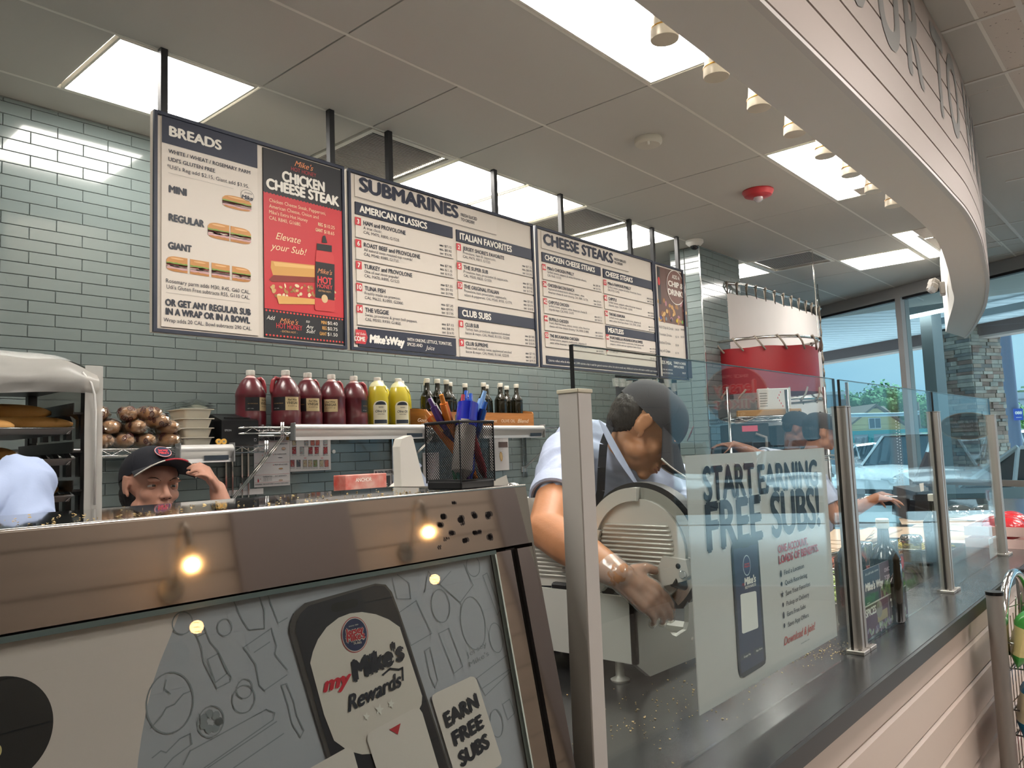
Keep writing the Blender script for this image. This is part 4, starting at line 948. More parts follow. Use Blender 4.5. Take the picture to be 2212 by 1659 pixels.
def rcard(L, lay): Bm.poly('#e8dcd8', Z(L), lay)
rcard([(505, 1495), (512, 1465), (540, 1440), (780, 1313), (808, 1315), (825, 1340), (950, 1760), (590, 1760)], 9)
Bm.poly('#c8303c', Z([(632, 1437), (698, 1400), (682, 1465)]), 10)
rcard([(100, 1700), (385, 1542), (412, 1545), (428, 1570), (480, 1760), (130, 1760)], 9)
rcard([(884, 1262), (888, 1240), (908, 1224), (1108, 1130), (1130, 1132), (1144, 1150), (1288, 1605), (1286, 1632), (1270, 1648), (1060, 1760), (1030, 1740)], 6)
for s_, x0, y0, x1, y1, h in (('EARN', 965, 1430, 1160, 1300, 88), ('FREE', 1012, 1535, 1188, 1418, 84), ('SUBS', 1050, 1655, 1222, 1530, 88)): Bm.t('#1d2130', s_, x0, y0, x1, h, y1=y1, bold=.05, lay=7)
Bm.build(cs, .5)
obj('front_glass', slbox(MB(), CX0, .768, .004, .74, -.001, .003), glassmat('case glass', '#f2f6f4', .8), cs)
# crumbs on the case top
cr = MB(); rnd = random.Random(4)
for k in range(300):
    x, y = rnd.uniform(.1, .8), rnd.triangular(.74, 1.0, .78); q = rnd.uniform(.0008, .0024)
    cr.hull([(x+q*rnd.uniform(-1, 1), y+q*rnd.uniform(-1, 1), 1.3695+rnd.uniform(0, q)) for _ in range(6)])
o = obj('bread_crumbs', cr, mat('bread crumb', '#cdb27c', .8)); tag(o, 'tiny yellow crumbs sprinkled on top of the steel case', 'crumbs', kind='stuff')

# ------------------------------------------------------------ wire pen cup and its pens
px, py, pz = .757, .757, 1.370; S_ = .068; PHt = .094
pc = thing('pen_cup', 'square black wire mesh pen cup standing on the steel case', 'pen cup', (px+S_/2, py+S_/2, pz))
obj('base', MB().cbox((px+S_/2, py+S_/2, pz+.007), (S_, S_, .012), None, .002), BLACKM, pc)
m_ = MB()
for z_ in (pz+.014, pz+PHt):
    m_.tube([(px, py, z_), (px+S_, py, z_), (px+S_, py+S_, z_), (px, py+S_, z_)], .0022 if z_ > 1.4 else .001, 6, closed=True)
obj('rim', m_, BLACKM, pc); m_ = MB()
for cx_, cy_ in ((px, py), (px+S_, py), (px, py+S_), (px+S_, py+S_)): m_.cyl((cx_, cy_, pz+.01), (cx_, cy_, pz+PHt), .0012, seg=5)
obj('corner_wire', m_, BLACKM, pc); m_ = MB(); st = .0042
def wires(o_, u_, H=PHt-.014):
    o_ = Vector(o_); u_ = Vector(u_); n_ = int((S_+H)/st)
    for s_ in (1, -1):
        for i in range(n_):
            c_ = -H+i*st if s_ > 0 else i*st; pts = []
            lo = max(0, -c_ if s_ > 0 else c_-S_); hi = min(H, S_-c_ if s_ > 0 else c_)
            if hi-lo < .003: continue
            a = o_+u_*(c_+s_*lo)+Vector((0, 0, lo)); b = o_+u_*(c_+s_*hi)+Vector((0, 0, hi)); m_.cyl(a, b, .00038, seg=3)
for o_, u_ in (((px, py, pz+.014), (1, 0, 0)), ((px, py, pz+.014), (0, 1, 0)), ((px+S_, py, pz+.014), (0, 1, 0)), ((px, py+S_, pz+.014), (1, 0, 0))): wires(o_, u_)
obj('wire_mesh', m_, BLACKM, pc, kind='stuff')
def pen(name, lab, base, tip, r, cols, clip=None, L=.14, cap=0, cat='pen'):
    """base, tip: points inside the cup bottom and through the mouth; cols body, upper, button"""
    a = Vector(base); d = (Vector(tip)-a).normalized(); t = thing(name, lab, cat, a, group='pens in the wire cup')
    mt = [mat('pen '+c, c, .25, coat=.5) for c in cols]
    ba_ = obj('barrel', MB().cyl(a, a+d*.012, r*1.3*.35, r*1.3*.95, 10).cyl(a+d*.012, a+d*L*.62, r*1.3, seg=12), mt[0], t, smooth=40)
    obj('grip_sleeve' if not cap else 'cap', MB().cyl(a+d*L*.62, a+d*L*.9, r*1.36, r*(1.33 if cap else 1.15), 12), mt[1], t, smooth=40)
    if len(cols) > 2: obj('button', MB().cyl(a+d*L*.9, a+d*L, r*.7, r*.6, 10), mt[2], ba_, smooth=40)
    q = d.cross(Vector((0, 0, 1))).normalized(); q = q.cross(d).normalized()*-1; q = (Vector((-.5, -.85, 0))-d*Vector((-.5, -.85, 0)).dot(d)).normalized()
    obj('clip', MB().cbox(a+d*L*.78+q*(r*1.3+.0015), (.0012, .0035, L*.22), d.to_track_quat('Z', 'Y').to_matrix().to_4x4()), mat('pen '+(clip or cols[-1]), clip or cols[-1], .3), ba_)
def cupp(ax, ay, top=0): return (px+.005+(S_-.01)*ax, py+.005+(S_-.01)*ay, pz+(.014 if not top else PHt))
P_ = [('pen', 'orange pen leaning left, outermost in the cup', (.75, .2), (.06, .9), .0052, ('#d9761e', '#f0752a', '#f2a34a'), .138),
      ('pen', 'purple and grey pen leaning left in the cup', (.8, .45), (.13, .72), .0046, ('#2d2660', '#5a3f8f', '#6b4fa0'), .146),
      ('pen', 'orange pen with dark purple clip beside the purple pen', (.85, .7), (.28, .62), .0052, ('#e8822c', '#f0852e', '#f09a3e'), .146),
      ('pen', 'black and silver pen in the cup', (.9, .5), (.40, .95), .0042, ('#222226', '#55565c', '#1d1d20'), .15),
      ('pen', 'green pen with a red button', (.05, .25), (.45, .40), .0046, ('#12623f', '#1f7a4e', '#b84a5a'), .142),
      ('highlighter', 'wide bright blue highlighter pen in the middle of the cup', (.16, .15), (.55, .30), .0115, ('#b9b4ae', '#1f2fb8'), .140),
      ('pen', 'first of two blue clicker pens right of the highlighter', (.30, .3), (.70, .52), .0048, ('#2340a8', '#1d49b5', '#2b62cf'), .15),
      ('pen', 'second blue clicker pen, further right and lower', (.42, .1), (.80, .40), .0048, ('#1c3a9c', '#18409c', '#2b62cf'), .146),
      ('pen', 'dark blue pen with short blue button at right of cup', (.5, .5), (.90, .2), .0050, ('#16306f', '#1b3f86', '#2a5fb4'), .132),
      ('pen', 'pale blue translucent pen standing tallest at right', (.45, .55), (.99, .42), .0052, ('#6d93c9', '#8db8e6', '#8db8e6'), .152),
      ('pen', 'dark red pen lying low inside the cup', (.95, .1), (.55, .25), .0048, ('#8e2230', '#7a1c28'), .085),
      ('pen', 'violet pen deep inside the cup', (.35, .1), (.65, .6), .0044, ('#5a3b94', '#43307c'), .10),
      ('pen', 'teal pen low on the left of the cup', (.04, .1), (.5, .5), .0044, ('#1d5f55', '#17544a'), .11),
      ('pen', 'white pen standing behind the mesh at left', (.2, .3), (.42, .2), .0058, ('#cfcac4', '#c8c2bc'), .095)]
for nm, lab, ba, tp, r_, cols, L in P_: pen(nm, lab, cupp(*ba), cupp(*tp, top=1), r_, cols, L=L-(.016 if L > .125 else 0), cap=len(cols) == 2)
# ============================================================ wire shelves on the tiled wall and what stands on them
SZ1, SZ2 = 1.588, 1.497          # upper and lower shelf tops
def wire_shelf(lab, x0, x1, y0, y1, zt, brk):
    t = thing('wire_shelf', lab, 'shelf', ((x0+x1)/2, y1, zt), group='chrome wire wall shelves')
    m_ = MB()
    for yy in (y0, y1):
        m_.cyl((x0, yy, zt-.004), (x1, yy, zt-.004), .004, seg=6); m_.cyl((x0, yy, zt-.032), (x1, yy, zt-.032), .0035, seg=6)
    for xx in (x0, x1): m_.cyl((xx, y0, zt-.004), (xx, y1, zt-.004), .004, seg=6); m_.cyl((xx, y0, zt-.032), (xx, y1, zt-.032), .0035, seg=6)
    obj('rim', m_, CHROME, t, smooth=True); m_ = MB()
    for yy in (y0, y1):
        n_ = int((x1-x0)/.045); pts = [(x0+(x1-x0)*i/n_, yy, zt-(.006 if i % 2 else .030)) for i in range(n_+1)]; m_.tube(pts, .0018, 5)
    obj('zigzag_wire', m_, CHROME, t, smooth=True); m_ = MB()
    n_ = int((x1-x0)/.026)
    for i in range(n_+1): x = x0+(x1-x0)*i/n_; m_.cyl((x, y0, zt-.002), (x, y1, zt-.002), .0016, seg=4)
    obj('deck_wires', m_, CHROME, t, kind='stuff')
    for bx in brk:
        obj('bracket', MB().tube([(bx-.006, y0-.012, zt+.022), (bx-.006, y0-.012, zt-.055), (bx-.006, y1+.02, zt-.30)], .0045, 7).tube([(bx+.006, y0-.012, zt+.022), (bx+.006, y0-.012, zt-.055), (bx+.006, y1+.02, zt-.30)], .0045, 7), CHROME, t, smooth=True)
        obj('wall_track', MB().box(bx-.022, 3.79, zt-.36, bx-.014, 3.803, zt-.03).box(bx+.014, 3.79, zt-.36, bx+.022, 3.803, zt-.03), CHROME, t)
        obj('wall_clip', MB().cbox((bx, 3.80, zt-.30), (.06, .012, .04), None, .002), mat('galvanised clip', '#a9abab', .35, .8), t)
    return t
wire_shelf('upper chrome wire shelf carrying the vinegar and oil', 1.99, 4.62, 3.45, 3.79, SZ1, (2.19, 3.215, 4.47))
wire_shelf('lower chrome wire shelf carrying wrapped bread and printer', .55, 2.115, 3.45, 3.79, SZ2, (.9, 2.10))
def rail(lab, x0, x1, z, grp='white tubular film holders on the shelves'):
    t = thing('order_rail', lab, 'ticket rail', ((x0+x1)/2, 3.44, z), group=grp)
    m_ = MB(); prof = [(.0, .0)]
    pts = [(x0, 3.428+.020*cos(a), z+.0+.020*sin(a)) for a in [R_(q) for q in range(-60, 241, 20)]]+[(x0, 3.445, z-.062), (x0, 3.432, z-.062)]
    m_.prism(pts[::-1], (x1-x0, 0, 0)); obj('tube_body', m_, mat('white anodised rail', '#c9c8c6', .3, .3), t, smooth=35)
    for x in (x0, x1): obj('end_cap', MB().cbox((x, 3.432, z-.018), (.006, .05, .09), None, .002), mat('grey end cap', '#8a8b8c', .4, .4), t)
    obj('maker_label', MB().box(x1-.14, 3.4265-.0005, z-.052, x1-.02, 3.4275, z-.03), mat('dark label', '#26303a', .4), t)
rail('long white order rail under the vinegar jugs', 2.245, 3.14, 1.58)
rail('white order rail under the wooden bottle crates', 3.62, 4.25, 1.575)
rail('short white order rail under wrapped bread rolls', 1.655, 1.915, 1.485)

# ---- vinegar jugs
VIN = mat('red wine vinegar in plastic', '#5c2029', .28, coat=.25, trans=.08)
VINL = mat('thin vinegar in the handle', '#96383f', .3, coat=.3)
MILK = mat('milky jug plastic', '#d4b0ac', .4, coat=.2)
CAPW = mat('white ribbed cap', '#dedad2', .45, bump=.3, bscale=150)
def make_jug(lab, pos, rz, ha=0):
    t = thing('vinegar_jug', lab, 'jug', group='gallon jugs of red wine vinegar')
    def ring(r, z, flat_=0): return r, z
    prof = [(.001, 0), (.066, .001), (.073, .006), (.075, .02), (.0755, .075), (.0735, .08), (.0735, .155), (.0755, .16), (.075, .172), (.068, .195), (.055, .222), (.040, .245), (.027, .256)]
    m_ = MB().lathe(prof, 32); obj('body', m_, VIN, t, smooth=50, local=True)
    obj('neck', MB().lathe([(.034, .249), (.022, .262), (.019, .266), (.019, .274)], 24, cap=False), MILK, t, smooth=50, local=True)
    obj('cap', MB().lathe([(.022, .268), (.0225, .271), (.022, .292), (.02, .294), (.001, .294)], 24), CAPW, t, smooth=30, local=True)
    H_ = rotz(ha-rz); m_ = MB().tube([H_ @ Vector(q) for q in [(.034, 0, .248), (.052, 0, .252), (.064, 0, .240), (.070, 0, .212), (.071, 0, .185), (.068, 0, .172)]], .0115, 10, rr=[.010, .0115, .0115, .012, .0125, .011]); obj('handle', m_, VINL, t, smooth=True, local=True)
    m_ = MB(); n_ = 16; a0 = math.pi*1.28
    def arc(a0, a1, z0, z1, r_, c, nm):
        m_ = MB(); n_ = 14; vs = []
        for i in range(n_+1): a = a0+(a1-a0)*i/n_; vs += [(r_*cos(a), r_*sin(a), z0), (r_*cos(a), r_*sin(a), z1)]
        return obj(nm, m_.add(vs, [(2*i, 2*i+2, 2*i+3, 2*i+1) for i in range(n_)]), c, t, smooth=True, local=True)
    if True:
        c0 = -1.95
        lb_ = arc(c0-.95, c0+.02, .084, .152, .0742, mat('black label', '#15161b', .4), 'back_label'); lf_ = arc(c0+.02, c0+1.05, .084, .152, .0742, mat('cream label', '#cdb98f', .45), 'front_label')
        def curved(txt, a_mid, zc, h, wid, col, sh=0, bo=.02):
            v_, f_, xa, xb = text_mesh(txt, bo, sh); out = []
            for p in v_:
                u = ((p.x-xa)/(xb-xa)-.5)*wid/.0746; out.append((.0746*cos(a_mid+u), .0746*sin(a_mid+u), zc+p.y/CAPH*h))
            obj('lettering', MB().add(out, f_), flat(col), lb_ if a_mid < c0 else lf_, local=True)
        curved('Red Wine', c0+.52, .133, .010, .050, '#1b1b20', .3); curved('VINEGAR', c0+.52, .115, .0135, .062, '#1b1b20'); curved('5% ACIDITY 1 gal', c0+.52, .103, .005, .05, '#3a3a3e'); curved('RED WINE VINEGAR', c0-.45, .118, .004, .05, '#b08b5c'); curved('NET 1 GAL', c0-.6, .093, .004, .03, '#c8c8c8')
    return t
for lab, p, rz, ha in (('vinegar jug second from left, standing furthest forward', (2.262, 3.515), -.25, 2.9), ('leftmost vinegar jug, only its black label showing', (2.112, 3.60), .45, -.2),
    ('vinegar jug at the wall, half hidden behind the forward jug', (2.395, 3.722), .4, .3), ('vinegar jug third from left, cream label partly turned away', (2.425, 3.56), -.35, .1),
    ('vinegar jug fourth from left, cream label facing front', (2.585, 3.57), -.85, .0), ('rightmost vinegar jug, standing beside the yellow oil', (2.745, 3.58), 1.25, -.3)):
    t = make_jug(lab, p, rz, ha); t.location = (p[0], p[1], SZ1); t.rotation_euler = (0, 0, rz)
# ---- olive oil jugs
OIL = mat('yellow blended oil', '#d6c534', .2, coat=.4, trans=.25); OILT = mat('pale jug shoulder plastic', '#d9d4a6', .35, coat=.2)
def make_oil(lab):
    t = thing('oil_jug', lab, 'jug', group='clear jugs of yellow olive oil')
    obj('body', MB().lathe([(.001, 0), (.058, .001), (.062, .008), (.0625, .16), (.058, .20), (.048, .235), (.036, .256)], 28), OIL, t, smooth=50, local=True)
    obj('shoulder', MB().lathe([(.0475, .2365), (.037, .257), (.022, .268), (.018, .276)], 28, cap=False), OILT, t, smooth=50, local=True)
    m_ = MB()
    for k in range(3): m_.tube([(.056*cos(-1.4+.22*k+s_*.9), .056*sin(-1.4+.22*k+s_*.9)*1, .24-.075*s_-.02*k) if s_ > .01 else (.046*cos(-1.4+.22*k), .046*sin(-1.4+.22*k), .24) for s_ in (0, .35, .7, 1)], .003, 6)
    obj('moulded_rib', m_, OIL, t, smooth=True, local=True)
    obj('cap', MB().lathe([(.0205, .272), (.0205, .289), (.018, .291), (.001, .291)], 20), CAPW, t, smooth=30, local=True)
    c0 = -1.95; vs = []; n_ = 14; r_ = .0632
    for i in range(n_+1):
        u = i/n_*2-1; a = c0+u*.72; zt = .125+.028*math.sqrt(max(0, 1-u*u)); vs += [(r_*cos(a), r_*sin(a), .012), (r_*cos(a), r_*sin(a), zt)]
    ol_ = obj('label', MB().add(vs, [(2*i, 2*i+2, 2*i+3, 2*i+1) for i in range(n_)]), mat('cream oil label', '#dcd6bd', .45), t, smooth=True, local=True)
    def arcband(z0, z1, w_, zr=None):
        vs = []
        for i in range(11): u = i/5-1; a = c0+u*w_; vs += [(r_*1.006*cos(a), r_*1.006*sin(a), z0), (r_*1.006*cos(a), r_*1.006*sin(a), z1 if zr is None else z0+(zr-z0)*math.sqrt(max(0, 1-u*u)))]
        obj('label_band', MB().add(vs, [(2*i, 2*i+2, 2*i+3, 2*i+1) for i in range(10)]), flat('#27303c'), ol_, smooth=True, local=True)
    arcband(.022, .043, .62); arcband(.128, .1, .55, .148)
    for txt, zc, h, wd, sh in (('BLENDED', .112, .006, .028, 0), ('Olive Oil', .085, .014, .066, .3), ('EXTRA VIRGIN', .072, .005, .04, 0)):
        v_, f_, xa, xb = text_mesh(txt, .02, sh); out = []
        for p in v_: u = ((p.x-xa)/(xb-xa)-.5)*wd/r_; out.append((r_*1.012*cos(c0+u), r_*1.012*sin(c0+u), zc+p.y/CAPH*h))
        obj('lettering', MB().add(out, f_), flat('#27303c'), ol_, local=True)
    return t
op = make_oil('yellow oil jug nearest the vinegar, label facing out'); op.location = (2.895, 3.555, SZ1)
dup(op, (3.035, 3.70, SZ1), .4, 'yellow oil jug at the wall between two front ones')
dup(op, (3.045, 3.545, SZ1), .05, 'yellow oil jug right of centre, in the front row')
dup(op, (3.165, 3.66, SZ1), -.1, 'rightmost yellow oil jug, beside the wooden crate')
# ---- dark bottles in wooden crates
GLD = mat('very dark green bottle glass', '#0d0d07', .12, coat=.4, spec=.5, var=.3, vscale=12, scol='#1c190a')
CAPC = mat('cream bottle cap', '#ddd9cb', .45)
def make_bottle(lab, grp):
    t = thing('oil_bottle', lab, 'bottle', group=grp)
    obj('glass', MB().lathe([(.001, 0), (.038, .001), (.042, .006), (.042, .16), (.0405, .168), (.042, .173), (.041, .18), (.026, .205), (.017, .22), (.0145, .262), (.0145, .27)], 24), GLD, t, smooth=50, local=True)
    obj('cap', MB().lathe([(.0172, .262), (.018, .265), (.0178, .287), (.016, .2895), (.001, .29)], 20), CAPC, t, smooth=30, local=True)
    return t
WOOD = mat('honey stained crate wood', '#b8793f', .55, var=.3, vscale=5, stretch=(1, 1, 9), bump=.1, bscale=30)
def crate(x0, x1, lab):
    t = thing('wooden_crate', lab, 'crate', ((x0+x1)/2, 3.6, SZ1), group='wooden bottle crates')
    y0, y1, h = 3.475, 3.72, .105
    obj('base', MB().box(x0, y0, SZ1, x1, y1, SZ1+.01), WOOD, t); obj('front_panel', MB().box(x0, y0-.009, SZ1, x1, y0, SZ1+h-.012), WOOD, t); obj('back_panel', MB().box(x0, y1, SZ1, x1, y1+.009, SZ1+h-.012), WOOD, t)
    for x in (x0-.009, x1):
        m_ = MB(); pts = [(x, y0-.009, SZ1), (x, y1+.009, SZ1), (x, y1+.009, SZ1+h-.012)]+[(x, y1-(y1-y0)*k/8, SZ1+h+.012*sin(pi*k/8)) for k in range(9)]+[(x, y0-.009, SZ1+h-.012)]
        m_.prism(pts, (.009, 0, 0)); obj('end_panel', m_, WOOD, t)
    B = Board((0, y0-.0095, 0), (1, 0, 0), (0, 0, 1), (860, 800, 5.9235)); B.lift = .0003
    B.text('#e8d8c0', 'Gourmet', x1-.50, SZ1+.03, .022, .13, shear=.3); B.text('#e8d8c0', 'OLIVE OIL', x1-.33, SZ1+.03, .020, .14); B.text('#e8d8c0', 'Blend', x1-.165, SZ1+.028, .026, .12, shear=.3, bold=.01); B.build(t)
    for k in range(1, 6): obj('divider', MB().box(x0+(x1-x0)*k/6-.003, y0, SZ1+.01, x0+(x1-x0)*k/6+.003, y1, SZ1+.07), WOOD, t)
crate(3.19, 3.62, 'left wooden bottle crate with curved end panel'); crate(3.66, 4.19, 'right wooden crate printed with olive oil words')
bp = make_bottle('dark bottle, first from left in the crates', 'dark bottles in the wooden crates')
spots = [(3.262, 3.53, 0), (3.375, 3.66, 1), (3.345, 3.525, 2), (3.437, 3.54, 3), (3.565, 3.64, 4), (3.725, 3.66, 5), (3.80, 3.56, 6), (3.945, 3.67, 7), (3.935, 3.53, 8), (4.03, 3.62, 9), (4.10, 3.53, 10), (4.165-.02, 3.66, 11)]
labs = ['', 'dark bottle at the back, between first and second front bottles', 'dark bottle second from left, tall at the front', 'dark bottle third from left, clear of the pens', 'dark bottle fourth along, its shoulder half hidden', 'dark bottle first in the right crate, at the back', 'dark bottle behind the blue pens, front row', 'dark bottle at the back beside the tallest looking one', 'dark bottle in front just left of the pale blue pen', 'dark bottle just right of the pale blue pen', 'dark bottle second from right in the right crate', 'rightmost dark bottle in the crates']
for i, (x, y, k) in enumerate(spots):
    if i == 0: bp.location = (x, y, SZ1+.0105)
    else: dup(bp, (x, y, SZ1+.0105), i*1.3, labs[i])

# ---- wrapped rolls, containers, printer, timers
BRD = mat('wrapped roll', '#b98a58', .35, coat=.6, var=.35, vscale=9, bump=.25, bscale=35, scol='#7e5a35')
FOILW = glassmat('crinkled clear wrap', '#fff8ee', 2.2, .12, white=.10, wcol='#f5ede4')
PRT = mat('brown printed roundel', '#4a2320', .4)
def roll(lab, c, r, L, yaw, pitch=0, seed=0):
    t = thing('wrapped_roll', lab, 'bread roll', c, rot=(0, 0, yaw), group='film wrapped bread rolls')
    rnd = random.Random(seed); m_ = MB(); n_ = 22; k_ = 18; vs = []
    for i in range(n_+1):
        s = i/n_; y = -L/2+L*s; e = (1-abs(2*s-1)**3.2)**.5 if 0 < s < 1 else .05
        for j in range(k_):
            a = 2*pi*j/k_; q = Vector((cos(a)*3, sin(a)*3, y*18+seed*7)); d = 1+.10*noise.noise(q)+.03*noise.noise(q*4); vs.append((r*e*d*cos(a)*1.08, y, r*e*d*sin(a)*.9))
    fs = [(i*k_+j, i*k_+(j+1) % k_, (i+1)*k_+(j+1) % k_, (i+1)*k_+j) for i in range(n_) for j in range(k_)]+[tuple(range(k_))[::-1], tuple(n_*k_+j for j in range(k_))]
    obj('bread', m_.add(vs, fs), BRD, t, smooth=True, local=True)
    m2 = MB(); v2 = []
    for i in range(n_+1):
        for j in range(k_):
            p = Vector(vs[i*k_+j]); q = Vector((p.x*60, p.y*45, p.z*60+seed)); s_ = 1.05+.16*abs(noise.noise(q)); v2.append((p.x*s_, p.y*1.04, p.z*s_))
    # gathered film at the near end
    tw = MB()
    for k in range(9):
        a = 2*pi*k/9+seed; tw.add([(0, -L/2+.01, 0), (r*.5*cos(a), -L/2-.016-rnd.uniform(0, .018), r*.5*sin(a)), (r*.5*cos(a+.5), -L/2-.010-rnd.uniform(0, .015), r*.5*sin(a+.5)), (r*.22*cos(a+.9), -L/2+.004, r*.22*sin(a+.9))], [(0, 1, 2, 3)])
    fm_ = obj('film', m2.add(v2, fs), FOILW, t, local=True); obj('gathered_film', tw, FOILW, fm_, local=True)
    m3 = MB()
    for k in range(12):
        s = rnd.uniform(.03, .6); a = rnd.uniform(.1, pi-.1)+(pi if s < .15 and rnd.random() < .5 else 0); y = -L/2+L*s; e = (1-abs(2*s-1)**3.2)**.5
        ctr = Vector((r*1.14*e*cos(a)*1.08, y, r*1.14*e*sin(a)*.9)); nn_ = Vector((cos(a), -.9 if s < .15 else 0, sin(a))).normalized(); Q = nn_.to_track_quat('Z', 'Y').to_matrix().to_4x4()
        m3.lathe([(.0062, 0), (.010, .0006), (.0105, 0)], 14, Q @ Matrix.Diagonal((1, 1.25, 1, 1)), ctr, cap=False); m3.lathe([(.001, 0.0004), (.0045, .0002)], 8, Q, ctr, cap=False)
    obj('printed_roundel', m3, PRT, fm_, local=True, kind='stuff')
rr_ = .037; RL = [('wrapped roll at far left, bottom row', 1.375, 0, .05, 0), ('wrapped roll second in the bottom row', 1.462, 0, .0, 1), ('wrapped roll third in the bottom row, wrap end hanging over', 1.552, 0, .08, 2), ('wrapped roll at right end of the bottom row', 1.655, 0, .15, 3),
      ('wrapped roll leftmost in the middle row', 1.33, 1, -.5, 4), ('wrapped roll in the centre of the middle row', 1.515, 1, .0, 5), ('wrapped roll at right of the middle row', 1.655, 1, .12, 6), ('wrapped roll at left, lying on the middle row', 1.425, 1, -.45, 7),
      ('wrapped roll on top at far left', 1.38, 2, -.5, 8), ('wrapped roll on top, centre of the pile', 1.50, 2, -.35, 9), ('wrapped roll on top at the right', 1.585, 2, .1, 10), ('wrapped roll tilted at the top right end', 1.60, 1.45, .3, 11)]
for lab, x, lv, yaw, sd in RL: roll(lab, (x, 3.575 if lv < 1.9 else 3.59, SZ2+.033+lv*.060), rr_, .20, yaw, seed=sd)
CON = mat('cream pulp bowl', '#e8e2d2', .6)
def bowl(lab, z, n_=1):
    t = thing('takeout_bowl', lab, 'bowl', (1.795, 3.60, z), group='stacked cream takeout bowls')
    def ringr(sx, sy, zz, r): return [((sx-r)*(1 if cos(a) > 0 else -1)+r*cos(a), (sy-r)*(1 if sin(a) > 0 else -1)+r*sin(a), zz) for a in [2*pi*(k+.5)/24 for k in range(24)]]
    rs = [ringr(.060, .075, 0, .02), ringr(.072, .088, .040, .025), ringr(.082, .098, .0405, .03), ringr(.082, .098, .044, .03), ringr(.070, .086, .043, .025), ringr(.058, .073, .004, .02)]
    vs = sum(rs, []); fs = [(j*24+k, j*24+(k+1) % 24, (j+1)*24+(k+1) % 24, (j+1)*24+k) for j in range(5) for k in range(24)]+[tuple(range(24))[::-1], tuple(120+k for k in range(24))]
    obj('bowl_shell', MB().add(vs, fs), CON, t, smooth=40, local=True)
for i, lab in enumerate(('cream bowl at the bottom of the stack', 'cream bowl second from the bottom of the stack', 'cream bowl third from the bottom of the stack', 'cream bowl on top of the stack')): bowl(lab, SZ2+.001+.0445*i if i else SZ2+.001)
ld = thing('clear_lids', 'clear plastic lids resting on the stacked cream bowls', 'lid', (1.795, 3.6, SZ2+.18))
for k in range(3): obj('lid', MB().grid(lambda u, v: Vector((1.795+(u-.5)*.18, 3.60+(v-.5)*.21, SZ2+.182+.012*k+.022*(1-abs(2*u-1))*min(1, 3*(1-abs(2*v-1))))), 10, 10), glassmat('lid plastic', '#f6f8f6', 2.2, .05), ld, smooth=True)
pr = thing('label_printer', 'black label printer on the lower wire shelf', 'printer', (2.0, 3.6, SZ2))
m_ = MB(); y0, y1 = 3.50, 3.74; m_.prism([(1.90, y0, SZ2+.005), (1.90, y1, SZ2+.005), (1.90, y1, SZ2+.155), (1.90, y0+.09, SZ2+.155), (1.90, y0, SZ2+.125)], (.195, 0, 0)); obj('body', m_, BLACK, pr)
obj('lid', MB().cbox((1.997, 3.665, SZ2+.157), (.15, .12, .008), None, .003), BLACKM, pr); obj('paper_slot', MB().box(1.93, 3.52, SZ2+.132, 2.06, 3.535, SZ2+.14), mat('slot', '#000000', .8), pr)
obj('blue_led', MB().box(2.075, 3.548, SZ2+.1405, 2.083, 3.556, SZ2+.146), mat('led blue', (.1, .2, 1), .4, emit=3), pr)
B = Board((0, y0-.0004, 0), (1, 0, 0), (0, 0, 1)); B.text('#b9bcc0', 'EPSON', 1.915, SZ2+.072, .009, .034, bold=.02); B.rect('#b9bcc0', 2.07, SZ2+.022, 2.082, SZ2+.036); B.rect('#15161a', 2.072, SZ2+.024, 2.08, SZ2+.034, 2); B.build(pr)
for i, x in enumerate((1.852, 1.878)):
    t = thing('kitchen_timer', 'small yellow digital timer on the rail, %s one' % ('left', 'right')[i], 'timer', (x, 3.44, 1.506), group='yellow kitchen timers')
    bo_ = obj('body', MB().lathe([(.001, 0), (.013, 0), (.0135, .002), (.0135, .010), (.001, .011)], 20, rotx(pi/2), (x, 3.446, 1.518)), mat('timer yellow', '#d9a648' if i == 0 else '#d9a07c', .4), t, smooth=30)
    obj('display', MB().box(x-.006, 3.4345, 1.514, x+.003, 3.4352, 1.522), mat('lcd grey', '#7e857c', .3), bo_)

